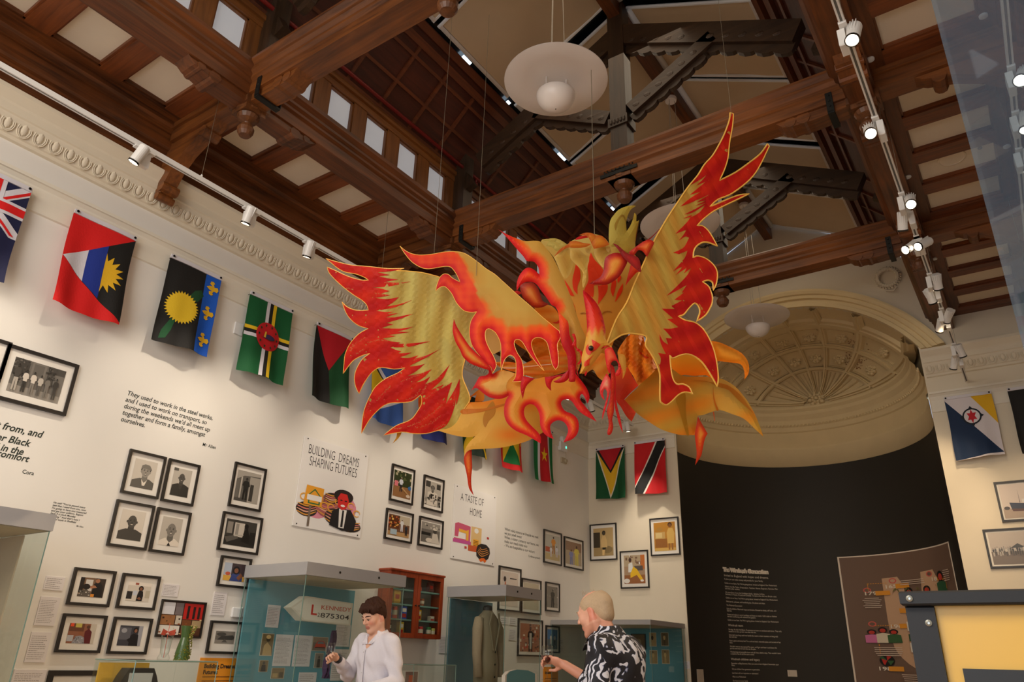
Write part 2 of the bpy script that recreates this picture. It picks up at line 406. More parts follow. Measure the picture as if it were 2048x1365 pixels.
o = rosette('plaster_medallion', dome(math.pi/2, .07, .03), (0, -1, .15), .2, PLO, ''); tag(o, 'round plaster medallion where the apse ribs meet, above the cornice', 'medallion')
# water stain: flaked plaster patch on the right coffer
mb = MB(); rnd = random.Random(3)
for i in range(170):
    ph = math.pi*(.12+.10*rnd.random()); t = .62+.26*rnd.random(); p = dome(ph, t, .012); r = .006+.012*rnd.random()
    mb.ball(p, (r, r, r*.5), 5)
tag(mb.build('flaking_plaster', mat('flaked_plaster', (150, 96, 52), rough=.9, var=.3, scale=30)), 'brown flaking damp patch on the right side of the apse half dome', 'damp patch', kind='stuff')
# archivolt
def ring(prof, name, m, z_min=ZS-.02, n=60, cx=XC, cz=AZ):
    V = []; F = []; L = len(prof)
    for (R_, h) in prof: pass
    for i in range(n+1):
        for (R_, h) in prof:
            b = math.asin(min(1, (z_min-cz)/R_)); a = b+(math.pi-2*b)*i/n
            V.append((cx+R_*math.cos(a), YE-h, cz+R_*math.sin(a)))
    for i in range(n):
        for k in range(L-1): F.append((i*L+k, i*L+k+1, (i+1)*L+k+1, (i+1)*L+k))
    F += [tuple(range(L)), tuple(range(n*L, (n+1)*L))[::-1]]
    return put(name, V, F, m)
struct(ring([(2.40, -.02), (2.40, .05), (2.46, .05), (2.47, .03), (2.53, .03), (2.54, .07), (2.60, .07), (2.61, .10), (2.66, .12), (2.69, .12), (2.70, 0)], 'trim_3', PLO))
for sx in (-1, 1):   # plaster wreaths in the spandrels
    mb = MB(); c = (XC+sx*1.80, YE-.03, 7.32) if sx > 0 else (XC-1.80, YE-.03, 7.32)
    for k in range(26):
        a = 2*math.pi*k/26; mb.ball((c[0]+.15*math.cos(a), c[1], c[2]+.15*math.sin(a)), (.035, .03, .035), 6)
        mb.ball((c[0]+.19*math.cos(a+.1), c[1]+.01, c[2]+.19*math.sin(a+.1)), (.022, .02, .022), 5)
    mb.tube([(c[0]+.1, c[1], c[2]-.2), (c[0]+.05, c[1], c[2]-.26), (c[0]-.06, c[1], c[2]-.23)], .015)
    tag(mb.build('plaster_wreath', PLA), 'plaster wreath on the gable wall above the %s of the apse arch' % ('right' if sx > 0 else 'left'), 'wreath', 'plaster wreaths')
# cornice with egg and dart on side and end walls, picture rail
CORN = [(0, 5.52), (.03, 5.53), (.035, 5.56), (.05, 5.57), (.10, 5.70), (.105, 5.72), (.12, 5.73), (.12, 5.80), (.13, 5.82), (.19, 5.89), (.19, 5.93), (0, 5.95)]
RAIL = [(0, 4.97), (.018, 4.98), (.018, 5.15), (.025, 5.17), (.03, 5.19), (.03, 5.21), (.055, 5.24), (.07, 5.245), (.07, 5.275), (0, 5.285)]
EGGS = MB()
def egg(mb, p, ux, nrm):
    ux = Vector(ux); nrm = Vector(nrm); up = (Vector((0, 0, 1))+nrm*.38).normalized(); n2 = ux.cross(up)
    if n2.dot(nrm) < 0: n2 = -n2
    def P(a, b, c): return tuple(Vector(p)+ux*a+up*b+n2*c)
    V = []; K = 8
    for i in range(4):
        e = math.pi/2*i/4
        for k in range(K):
            t = 2*math.pi*k/K; V.append(P(.030*math.cos(e)*math.cos(t), .054*math.cos(e)*math.sin(t), .016*math.sin(e)))
    V.append(P(0, 0, .016)); F = [(i*K+k, i*K+(k+1) % K, (i+1)*K+(k+1) % K, (i+1)*K+k) for i in range(3) for k in range(K)]+[(3*K+k, 3*K+(k+1) % K, 4*K) for k in range(K)]
    mb.add(V, F)
    for r in (.043, .057):
        pts = [P(r*math.cos(t), .062*math.sin(t)*(r/.04)**.5, .008) for t in np.linspace(math.pi*.85, math.pi*2.15, 8)]; mb.tube(pts, .006, 5, cap=False)
def run_y(prof, side, y0, y1, name, eggs=False, m=PLA):
    X0, sg = (XL, 1) if side < 0 else (XR, -1); mb = MB()
    mb.prism([(X0+sg*d, z) for d, z in prof] if sg > 0 else [(X0+sg*d, z) for d, z in prof][::-1], 1, y0, y1)
    if eggs:
        y = y0+.07
        while y < y1-.15: egg(mb, (X0+sg*.078, y, 5.64), (0, 1, 0), (sg, 0, 0)); y += .135
    return struct(mb.build(name, m))
# prism axis=1 takes (x,z) pairs
run_y(CORN, -1, .6, YE, 'trim_4', True); run_y(CORN, 1, 8, YE, 'trim_5'); run_y(RAIL, -1, -1, YE, 'trim_6', m=CREAMP); run_y(RAIL, 1, -1, YE, 'trim_7', m=CREAMP)
def run_x(prof, x0, x1, name, eggs=False, m=PLA):
    V = []; n = len(prof)
    mb = MB(); mb.prism([(YE-d, z) for d, z in prof][::-1], 0, x0, x1)
    if eggs:
        x = x0+.07
        while x < x1-.1: egg(mb, (x, YE-.078, 5.64), (1, 0, 0), (0, -1, 0)); x += .135
    return struct(mb.build(name, m))
run_x(CORN, XL, XC-AW-.03, 'trim_8', True); run_x(CORN, XC+AW+.03, XR, 'trim_9', True)
run_x(RAIL, XL, XC-AW-.02, 'trim_10', m=CREAMP); run_x(RAIL, XC+AW+.02, XR, 'trim_11', m=CREAMP)
mb = MB()
for a, b in ((XL, .0),): mb.box((XL, -2, 0), (XL+.02, YE, .18))
struct(mb.build('baseboard_left', WPL))
# ---------------------------------------------------------------- side ceilings: boarded frames with white panels
BY = [-2.92, .13, 3.18, 6.23, 9.27, YE+.02]
def ceil_side(sg, name):
    mb = MB(); X = lambda o_: XC+sg*o_
    def bx(o0, o1, y0, y1, z0, z1, m): mb.box((X(o0), y0, z0), (X(o1), y1, z1), m)
    bx(2.5, 2.68, YB, YE, 6.44, 6.58, 1); bx(3.42, 3.56, YB, YE, 6.44, 6.58, 1)
    panels = []
    for i in range(len(BY)-1):
        ys = BY[i]
        cs = [ys+.50+.668*k for k in range(4)]
        edges = [ys]
        for c in cs: edges += [c-.225, c+.225]; panels.append(c)
        edges.append(BY[i+1])
        for k in range(0, len(edges), 2): bx(2.68, 3.42, edges[k], edges[k+1], 6.44, 6.58, 0)
        for c in cs:   # moulded lip round each panel
            for (o0, o1, y0, y1) in ((2.68, 2.70, c-.225, c+.225), (3.40, 3.42, c-.225, c+.225)): bx(o0, o1, y0, y1, 6.46, 6.5, 1)
            for (o0, o1, y0, y1) in ((2.68, 3.42, c-.225, c-.205), (2.68, 3.42, c+.205, c+.225)): bx(o0, o1, y0, y1, 6.46, 6.5, 0)
    # boxed eaves moulding against the wall
    pr = [(3.54, 6.44), (3.54, 6.40), (3.57, 6.38), (3.60, 6.37), (3.60, 6.34), (3.63, 6.34), (3.63, 6.20), (3.65, 6.18), (3.68, 6.17), (3.68, 6.14), (3.72, 6.12), (3.72, 5.94), (3.83, 5.94), (3.83, 6.6), (3.54, 6.6)]
    P = [(X(a), z) for a, z in pr]
    mb.prism(P, 1, YB, YE, 1)
    mb.box((X(2.5), YB, 6.58), (X(3.9), YE, 6.62), 1)
    o = struct(mb.build(name, [RX, WY])); tag(o, 'dark timber boarded side ceiling framing white panels')
    for k, c in enumerate(panels):
        if c < 0: continue
        MB().box((X(2.69), c-.215, 6.50), (X(3.41), c+.215, 6.52)).build('panel', PANEL, o)
    return o
CL = ceil_side(-1, 'ceiling_left'); CR = ceil_side(1, 'ceiling_right')
# ---------------------------------------------------------------- purlins, cross beams, clerestory
PUR = [(2.31, 6.24), (2.31, 6.36), (2.28, 6.38), (2.28, 6.41), (2.25, 6.43), (2.25, 6.46), (2.21, 6.50), (2.21, 6.55), (2.25, 6.58), (2.56, 6.58), (2.56, 6.24)]
for sg, nm in ((-1, 'left'), (1, 'right')):
    mb = MB(); mb.prism([(XC+sg*a, z) for a, z in PUR], 1, YB, YE)
    o = mb.build('purlin_beam', WY); tag(o, 'long moulded dark timber beam above the %s aisle, carrying the upper windows' % nm, 'beam', 'long purlin beams')
    mb = MB(); X = lambda o_: XC+sg*o_
    mb.box((X(2.36), YB, 6.58), (X(2.46), YE, 6.70), 0); mb.box((X(2.36), YB, 7.12), (X(2.46), YE, 7.34), 0)
    mb.box((X(2.33), YB, 7.20), (X(2.40), YE, 7.26), 0)
    wins = []
    for i in range(len(BY)-1):
        ys = [BY[i]+.29+.545*k for k in range(5)]; prev = BY[i]
        for y in ys: mb.box((X(2.37), prev, 6.70), (X(2.45), y, 7.12), 1); prev = y+.35; wins.append(y)
        mb.box((X(2.37), prev, 6.70), (X(2.45), BY[i+1], 7.12), 1)
    struct(mb.build('wall_clerestory_'+nm, [OY, OZ]))
    for k, y in enumerate(wins):
        if y < 0 and sg < 0 or (sg > 0 and y < 2): continue
        t = MB(); 
        for (a, b, c, d) in ((y, y+.02, 6.70, 7.12), (y+.33, y+.35, 6.70, 7.12), (y, y+.35, 6.70, 6.715), (y, y+.35, 7.105, 7.12)): t.box((X(2.385), a, c), (X(2.44), b, d))
        f_ = t.build('window_%d' % (k+1+(30 if sg > 0 else 0)), OZ); struct(f_)
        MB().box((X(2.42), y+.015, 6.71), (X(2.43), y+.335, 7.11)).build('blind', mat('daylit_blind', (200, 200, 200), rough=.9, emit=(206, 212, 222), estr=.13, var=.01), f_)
# roof slopes: boarded panels then skylight blinds
for sg, nm in ((-1, 'left'), (1, 'right')):
    X = lambda o_: XC+sg*o_
    def rp(a, y, h=0):   # point on boarded slope, a 0..1 from eaves to skylight, h inwards
        ox = 2.40+(1.62-2.40)*a; z = 7.30+(8.08-7.30)*a; k = h*.707; return (X(ox-k), y, z-k)
    def strip(mb, a0_, a1_, y0, y1, h0, h1, m):
        V = [rp(a0_, y0, h0), rp(a1_, y0, h0), rp(a1_, y1, h0), rp(a0_, y1, h0), rp(a0_, y0, h1), rp(a1_, y0, h1), rp(a1_, y1, h1), rp(a0_, y1, h1)]
        mb.add(V, [(0, 3, 2, 1), (4, 5, 6, 7), (0, 1, 5, 4), (1, 2, 6, 5), (2, 3, 7, 6), (3, 0, 4, 7)], m)
    mb = MB(); strip(mb, -.05, 1.02, YB, YE, -.05, 0, 0)
    for a in (.02, .34, .66): strip(mb, a, a+.035, YB, YE, 0, .03, 1)
    strip(mb, .78, .86, YB, YE, 0, .05, 1); strip(mb, .92, 1.0, YB, YE, 0, .07, 1)
    for i in range(len(BY)-1):
        for k in range(1, 6): y = BY[i]+(BY[i+1]-BY[i])*k/6; strip(mb, .02, .80, y-.02, y+.02, 0, .028, 1)
    struct(mb.build('ceiling_slope_'+nm, [DRED, wood('roof_ribs', (72, 32, 12), (112, 56, 24), 1)]))
    # blinds
    def sp(a, y, h=0):
        ox = 1.62*(1-a); z = 8.10+(8.93-8.10)*a; return (X(ox)-sg*h*.46, y, z-h*.89)
    glz = MB(); P = [sp(-.02, YB, -.10), sp(1, YB, -.10), sp(1, YE, -.10), sp(-.02, YE, -.10)]; glz.add(P, [(0, 1, 2, 3)])
    struct(glz.build('ceiling_skylight_'+nm, mat('sky_glazing', (16, 22, 26), rough=.2, emit=(190, 225, 255), estr=0)))
    for i in range(1, len(BY)-1):
        y0, y1 = BY[i]+.10, BY[i+1]-.10; ym = (y0+y1)/2
        for j, (ya, yb) in enumerate(((y0, ym-.05), (ym+.05, y1))):
            t = thing('roller_blind', sp(.5, (ya+yb)/2), 'cream roller blind under the %s skylight slope, %s' % (nm, ['bay nearest the camera', 'bay above the near disc lamp', 'bay between middle and far trusses', 'last bay before the gable wall'][i-1]+(', nearer half' if j == 0 else ', farther half')), 'blind', 'skylight roller blinds')
            V = []; n = 8
            for k in range(n+1): V += [sp(.06+.86*k/n, ya, .012*math.sin(k)), sp(.06+.86*k/n, yb, .012*math.sin(k+1))]
            mb = MB().add(V, [(2*k, 2*k+1, 2*k+3, 2*k+2) for k in range(n)]); mb.build('fabric', BLINDM, t, smooth=True)
            mb = MB().tube([sp(.93, ya, .04), sp(.93, yb, .04)], .045, 10); mb.build('roller_tube', WPL, t, smooth=True)
            mb = MB().tube([sp(.045, ya, .0), sp(.045, yb, .0)], .028, 6); mb.build('bottom_bar', mat('white_bar', (225, 215, 205), rough=.4), t)
            for y in (ya, yb): MB().tube([sp(.03, y, 0), sp(.95, y, 0)], .022, 6).build('side_rail', WPL, t)
    # red sprinkler pipe along the eaves
    mb = MB().tube([(X(2.24), YB, 7.30), (X(2.24), YE-.3, 7.30)], .024, 8)
    for y in BY[1:-1]: mb.tube([(X(2.24), y+.2, 7.30), (X(2.24), y+.2, 7.22)], .018, 6); mb.lathe([(.03, 0), (.03, .03)], (X(2.24), y+.2, 7.19), 8)
    tag(mb.build('sprinkler_pipe', mat('red_pipe_paint', (112, 20, 16), rough=.4), smooth=True), 'red painted sprinkler pipe running along the %s roof eaves' % nm, 'pipe', 'red sprinkler pipes')
GLOW = mat('sky_slit', (220, 240, 255), rough=.3, emit=(214, 236, 255), estr=2.2, var=0)
for k, (x_, y_, l_) in enumerate(((921, 132, .16), (1007, 215, .07), (1113, 323, .2), (1214, 426, .1))):
    p = onz(x_, y_, 8.10); struct(MB().add([(XC-1.66, p[1]-l_/2, 8.125), (XC-1.60, p[1]-l_/2, 8.155), (XC-1.60, p[1]+l_/2, 8.155), (XC-1.66, p[1]+l_/2, 8.125)], [(0, 1, 2, 3)]).build('window_%d' % (80+k), GLOW))
mb = MB().box((XC-.07, YB, 8.62), (XC+.07, YE, 8.92)); tag(mb.build('ridge_beam', WY), 'dark timber ridge beam along the top of the roof', 'beam')
struct(MB().add([(XL, YB, 6.62), (XR, YB, 6.62), (XC, YB, 9.5), (XL, YE, 6.62), (XR, YE, 6.62), (XC, YE, 9.5)], [(0, 3, 5, 2), (2, 5, 4, 1)]).build('ceiling_roof', DARKW))
# ---------------------------------------------------------------- roof trusses
def scroll(mb, c, r, y0, y1, m=0, axis=1):
    pts = [(r, 0), (r*.9, r*.45), (r*.5, r*.85), (0, r), (-r*.6, r*.8), (-r, r*.2), (-r*.9, -r*.4), (-r*.5, -r*.85), (0, -r), (r*.6, -r*.8)]
    if axis == 1: mb.prism([(c[0]+a, c[1]+b) for a, b in pts], 1, y0, y1, m)
    else: mb.prism([(c[0]+a, c[1]+b) for a, b in pts], 0, y0, y1, m)
BOSS = [(.0, -.16), (.05, -.155), (.07, -.12), (.075, -.08), (.055, -.04), (.03, -.025), (.035, -.01), (.085, .02), (.10, .06), (.07, .09), (.12, .10), (.12, .13)]
TIEP = [(-.12, 6.26), (-.12, 6.37), (-.15, 6.39), (-.15, 6.42), (-.18, 6.45), (-.18, 6.49), (-.22, 6.53), (-.22, 6.56), (-.17, 6.60), (.17, 6.60), (.22, 6.56), (.22, 6.53), (.18, 6.49), (.18, 6.45), (.15, 6.42), (.15, 6.39), (.12, 6.37), (.12, 6.26)]
def plank(mb, p, q, wd, y0, y1, m=0):
    """timber from p to q in the (offset,z) plane, thickness wd below the line"""
    d = np.array(q)-np.array(p); L = np.hypot(*d); n = np.array((d[1], -d[0]))/L
    if n[1] > 0: n = -n
    P = [p, q, tuple(np.array(q)+n*wd), tuple(np.array(p)+n*wd)]
    mb.prism([(XC+a, z) for a, z in P], 1, y0, y1, m); return n
def fret(mb, p, q, wd, y0, y1, m=0, lobes=6):
    """scalloped board with carved buds under a brace"""
    p = np.array(p); q = np.array(q); d = (q-p); L = np.hypot(*d); e = d/L; n = np.array((e[1], -e[0]))
    if n[1] > 0: n = -n
    top = [p, q]; low = []
    for k in range(lobes, 0, -1):
        for t, s_ in ((k, .78), (k-.15, .95), (k-.5, 1.05), (k-.85, .95)): low.append(p+e*L*t/lobes+n*wd*s_)
    low.append(p+n*wd*.55)
    mb.prism([(XC+a[0], a[1]) for a in top+low], 1, y0, y1, m)
for bi, yb in enumerate(BY[:-1]):
    if yb < 0: continue
    pos = ['truss crossing just above the camera', 'nearest truss at the top left of the photo', 'middle truss behind the near disc lamp', 'far truss in front of the apse'][bi-1]
    t = thing('roof_truss', (XC, yb, 6.26), 'carved dark timber roof truss, '+pos, 'truss', 'roof trusses')
    mb = MB(); mb.prism([(yb+a, z) for a, z in TIEP], 0, XC-2.31, XC+2.31)
    mb.build('tie_beam', WX, t)
    mb = MB(); mb.bbox((XC-.10, yb-.09, 6.60), (XC+.10, yb+.09, 8.80), .02); mb.box((XC-.12, yb-.11, 6.98), (XC+.12, yb+.11, 7.10))
    for k in range(5): mb.ball((XC-.08+.04*k, yb-.115, 7.04), (.018, .012, .04), 6)
    mb.build('king_post', GZ, t)
    for sg in (-1, 1):
        y0, y1 = yb-.08, yb+.08
        mb = MB(); plank(mb, (sg*.08, 8.46), (sg*2.05, 7.42), .26, y0, y1); 
        fret(mb, (sg*1.05, 7.70), (sg*1.95, 7.20), .13, y0+.05, y1-.05, lobes=5)
        fret(mb, (sg*.12, 8.16), (sg*.95, 7.75), .12, y0+.05, y1-.05, lobes=5)
        for k in range(5):
            a = 1.12+.17*k; mb.ball((XC+sg*a, yb-.075, 7.74-.5*(a-1.05)), (.055, .014, .035), 8)
            a = .2+.15*k; mb.ball((XC+sg*a, yb-.075, 8.20-.5*(a-.12)), (.05, .014, .035), 8)
        mb.build('principal_rafter', GX, t)
        mb = MB(); plank(mb, (sg*.10, 7.24), (sg*1.10, 7.78), .17, y0, y1); fret(mb, (sg*.12, 7.10), (sg*1.0, 7.57), .11, y0+.05, y1-.05, lobes=6)
        for k in range(6): a = .22+.14*k; mb.ball((XC+sg*a, yb-.075, 7.10+.54*(a-.05)), (.05, .014, .035), 8)
        mb.build('strut', GX, t)
        mb = MB()   # wall post and curved lower brace
        mb.bbox((XC+sg*2.20, yb-.09, 6.60), (XC+sg*2.38, yb+.09, 7.60), .015)
        mb.prism([(XC+sg*2.24, 7.30), (XC+sg*2.08, 7.02), (XC+sg*2.24, 6.95)], 1, y0+.03, y1-.03)
        mb.build('wall_post', GZ, t)
        # boss under the junction, scrolls and iron strap
        mb = MB()
        for (c0, r) in ((sg*1.92, .065), (sg*1.80, .055)): scroll(mb, (XC+c0, 6.22), r, yb-.10, yb+.10)
        mb.prism([(XC+sg*2.30, 6.27), (XC+sg*1.66, 6.27), (XC+sg*1.72, 6.20), (XC+sg*1.80, 6.17), (XC+sg*2.0, 6.16), (XC+sg*2.30, 6.18)], 1, yb-.09, yb+.09)
        mb.build('bracket', WX, t)
        mb = MB(); mb.box((XC+sg*2.14, yb-.13, 6.165), (XC+sg*2.20, yb-.122, 6.38)); mb.box((XC+sg*2.14, yb+.122, 6.165), (XC+sg*2.20, yb+.13, 6.38)); mb.box((XC+sg*2.14, yb-.125, 6.145), (XC+sg*2.20, yb+.125, 6.165))
        for k in range(3): mb.ball((XC+sg*2.17, yb-.13, 6.22+.06*k), .012, 6)
        mb.build('iron_strap', IRON, t)
        mb = MB(); mb.lathe([(r*1.05, h) for r, h in BOSS], (XC+sg*2.44, yb, 6.05), 16); mb.box((XC+sg*2.30, yb-.13, 6.17), (XC+sg*2.58, yb+.13, 6.24)); mb.box((XC+sg*2.33, yb-.11, 6.12), (XC+sg*2.55, yb+.11, 6.17))
        mb.build('pendant_boss', WZ, t, smooth=False)
        # cross beam in the aisle with its curved bracket down to the wall
        mb = MB(); mb.box((XC+sg*2.56, yb-.11, 6.25), (XC+sg*3.60, yb+.11, 6.50)); mb.box((XC+sg*2.56, yb-.14, 6.38), (XC+sg*3.60, yb+.14, 6.44))
        pts = [(3.72, 5.62), (3.72, 6.26), (2.85, 6.26), (2.95, 6.20), (3.15, 6.15), (3.35, 6.05), (3.50, 5.92), (3.58, 5.78), (3.60, 5.66)]
        mb.prism([(XC+sg*a, z) for a, z in pts], 1, yb-.07, yb+.07)
        for (a, z, r) in ((3.05, 6.17, .06), (3.60, 5.72, .055), (3.64, 5.62, .04)): scroll(mb, (XC+sg*a, z), r, yb-.09, yb+.09)
        mb.build('aisle_beam', WX, t)
        for dy in (-1, 1):   # scroll brackets under the purlin
            mb = MB(); mb.prism([(yb+dy*.12, 6.25), (yb+dy*.75, 6.25), (yb+dy*.66, 6.19), (yb+dy*.52, 6.16), (yb+dy*.12, 6.17)], 0, XC+sg*2.33, XC+sg*2.54)
            scroll(mb, (yb+dy*.46, 6.19), .06, XC+sg*2.32, XC+sg*2.55, axis=0); scroll(mb, (yb+dy*.60, 6.21), .04, XC+sg*2.32, XC+sg*2.55, axis=0)
            mb.build('purlin_bracket', WY, t)
    mb = MB(); mb.lathe([(r*1.15, h) for r, h in BOSS], (XC, yb, 6.18), 18); mb.box((XC-.14, yb-.13, 6.26), (XC+.14, yb+.13, 6.30)); mb.build('centre_boss', WZ, t)
    mb = MB()
    for k in range(-3, 4):
        r = .045-.008*abs(k); mb.tube([(XC+.05*k+r*math.cos(a), yb-.135, 6.36+.05-.012*abs(k)+r*math.sin(a)) for a in np.linspace(0, 5.2, 9)], .009, 5)
    mb.box((XC-.22, yb-.14, 6.31), (XC+.22, yb-.125, 6.35)); mb.build('iron_scrollwork', IRON, t)
# ================================================================ track lighting and disc pendants
TRK = mat('track_white', (225, 222, 218), rough=.35, var=.01); TRG = mat('track_groove', (92, 90, 84), rough=.5)
LENS = mat('lit_lens', (255, 240, 220), rough=.3, emit=(255, 236, 208), estr=9.0, var=0)
LENSD = mat('side_lens', (240, 236, 228), rough=.25, emit=(255, 240, 220), estr=1.2, var=0)
CHR = mat('lamp_ring', (60, 58, 54), rough=.25, metal=.8)
def track(X, Z, y0, y1, label):
    t = thing('lighting_track', (X, (y0+y1)/2, Z), label, 'lighting track', 'white lighting tracks')
    mb = MB(); mb.box((X-.02, y0, Z), (X+.02, y1, Z+.04)); mb.box((X-.02, y0, Z-.006), (X-.008, y1, Z)); mb.box((X+.008, y0, Z-.006), (X+.02, y1, Z)); mb.build('rail', TRK, t)
    MB().box((X-.007, y0+.02, Z-.002), (X+.007, y1-.02, Z)).build('groove', TRG, t)
    y = y0+.45; k = 0
    while y < y1:
        MB().tube([(X, y, Z+.04), (X, y, 6.46)], .0022, 5).build('suspension_cable', mat('steel_wire', (150, 140, 120), rough=.4, metal=.7), t)
        MB().lathe([(.01, 0), (.012, .02), (.004, .035)], (X, y, Z+.04), 8).build('cable_grip', TRK, t)
        y += 2.37; k += 1
def spot(X, Z, px, py, aim, label, power=45, angle=50, lit=True, side=1, y=None, colr=None):
    if y is None: y = onx(px, py, X)[1]
    t = thing('spotlight', (X, y, Z), label, 'spotlight', 'white track spotlights')
    c = Vector((X+side*.055, y+.02, Z-.095)); d = (Vector(aim)-c).normalized()
    mb = MB(); mb.box((X-.025, y-.02, Z-.02), (X+.025, y+.16, Z)); mb.bbox((X-side*.045, y+.02, Z-.16), (X+side*.002, y+.14, Z-.02), .006); mb.build('driver_box', TRK, t)
    mb = MB(); q = Vector((0, 0, 1)).rotation_difference(d)
    mb.lathe([(.040, -.075), (.043, -.065), (.043, .085), (.046, .09), (.046, .10), (.040, .10), (.038, .09)], c, 20, axis=d)
    for k in range(7):   # cooling fins along the back of the head
        a = math.pi*(.15+.7*k/6); n = q @ Vector((math.cos(a), math.sin(a), 0)); s_ = q @ Vector((-math.sin(a), math.cos(a), 0))
        P = []
        for zz in (-.075, .02):
            for w_ in (-.0025, .0025):
                for r in (.040, .055 if zz < 0 else .045): P.append(tuple(c+d*zz+n*r+s_*w_))
        mb.add(P, [(0, 1, 3, 2), (4, 6, 7, 5), (0, 4, 5, 1), (2, 3, 7, 6), (1, 5, 7, 3), (0, 2, 6, 4)])
    mb.build('lamp_head', TRK, t, smooth=False)
    MB().lathe([(.036, .0), (.036, .004)], c+d*.090, 18, axis=d).build('lens', LENS if lit else LENSD, t)
    MB().lathe([(.036, 0), (.042, .002), (.042, .012), (.047, .012), (.047, -.004), (.036, -.004)], c+d*.092, 18, axis=d).build('bezel', CHR, t)
    if power:
        L = light('spot_beam', 'SPOT', c+d*.12, power, colr or WARM, aim, spot_size=math.radians(angle), spot_blend=.9, shadow_soft_size=.035)
        L.parent = t; L.location = Vector(c+d*.12)-Vector((X, y, Z))
    return t
LX, LZ = -5.66, 5.40; RX1, RZ = -.36, 5.35; RX2 = .53
track(LX, LZ, .2, 12.0, 'long white lighting track hung on wires in front of the left wall cornice')
track(RX1, RZ, 1.5, float(onx(1934, 765, RX1)[1]), 'white lighting track running from the top right towards the apse')
track(RX2, RZ, 1.5, 11.5, 'white lighting track at the extreme right edge, seen through glass')
wl = lambda y, z=2.4: (XL, y, z)
spot(LX, LZ, 270, 305, wl(1.7, 2.2), 'white track spotlight nearest the camera on the left wall track, above the group of flags', 52, 68)
spot(LX, LZ, 487, 432, wl(3.6, 2.3), 'second white spotlight along the left wall track, black rimmed, pointing down', 50, 68)
spot(LX, LZ, 608, 500, wl(4.6, 2.3), 'third white spotlight on the left wall track, beside the wing tip', 50, 68)
for k, y in enumerate((5.9, 7.2, 8.5)):
    spot(LX, LZ, 0, 0, wl(y+.2, 2.3), 'white spotlight on the left wall track hidden behind the phoenix wing, %s' % ['nearest', 'middle', 'farthest'][k], 50, 68, y=y)
spot(LX, LZ, 1130, 795, wl(9.4, 2.2), 'white spotlight in the cluster seen through the red flame loop, nearest of three', 50, 66)
spot(LX, LZ, 1148, 808, (-6.0, 10.6, 2.0), 'white spotlight in the cluster seen through the red flame loop, middle of three', 36, 60)
spot(LX, LZ, 1175, 822, (-5.6, YE, 2.0), 'finned white spotlight just right of the red flame loop', 50, 64)
spot(LX, LZ, 1248, 852, (-5.4, YE, 1.6), 'lit white spotlight at the far end of the left track above the corner flags', 50, 60)
pr = [(1685, 48, (-1.0, 2.7, 1.6), 'top right white spotlight nearest the camera, facing the room', 60, 60), (1737, 172, (-.1, 2.6, 2.2), 'glaring white spotlight on the right track below the topmost one', 40, 60),
      (1797, 360, (-.25, 4.2, 2.6), 'white spotlight with a square driver box, halfway along the right track', 50, 60), (1808, 392, (-1.2, 9.5, 1.5), 'finned white spotlight hanging directly below the square driver box', 40, 55),
      (1832, 470, (-2.6, 5.0, 3.3), 'upper of the two white spotlights pointing left in the middle of the right track', 150, 46), (1842, 516, (-2.4, 5.4, 3.5), 'lower of the two white spotlights pointing left in the middle of the right track', 130, 50),
      (1868, 590, (-.5, 11.9, 1.6), 'finned white spotlight at the head of the far cluster near the arch', 40, 60), (1876, 612, (.1, YE, 2.0), 'white spotlight tucked under the head of the far cluster', 34, 60),
      (1889, 645, (-2.9, 14.3, 2.2), 'finned white spotlight in the far cluster beside the arch end', 40, 60), (1896, 668, (-2.4, 14.3, 1.8), 'white spotlight in the far cluster, lens towards the apse', 40, 60),
      (1906, 682, (.2, YE, 2.6), 'lit white spotlight at the lower right of the far cluster', 40, 60), (1912, 697, (-2.0, 13.8, 1.5), 'lowest lit white spotlight of the far cluster', 36, 60)]
for k, (x, y, a, lab, pw, an) in enumerate(pr): spot(RX1, RZ, x, y, a, lab, pw, an, side=-1 if k % 2 else 1, colr=(1, .76, .48))
spot(RX2, RZ, 2005, 78, (-1.2, 2.2, 1.2), 'glaring white spotlight at the top right corner, seen through glass', 24, 50)
spot(RX2, RZ, 2042, 262, (-.6, 5.0, 1.0), 'white spotlight cut by the right edge of the photo, upper one', 24, 50)
spot(RX2, RZ, 2047, 330, (0, 9, 1.5), 'finned white spotlight cut by the right edge of the photo, lower one', 24, 50)
ENM = mat('white_enamel', (236, 226, 218), rough=.35, var=.01); CAB = mat('grey_cable', (170, 160, 146), rough=.5)
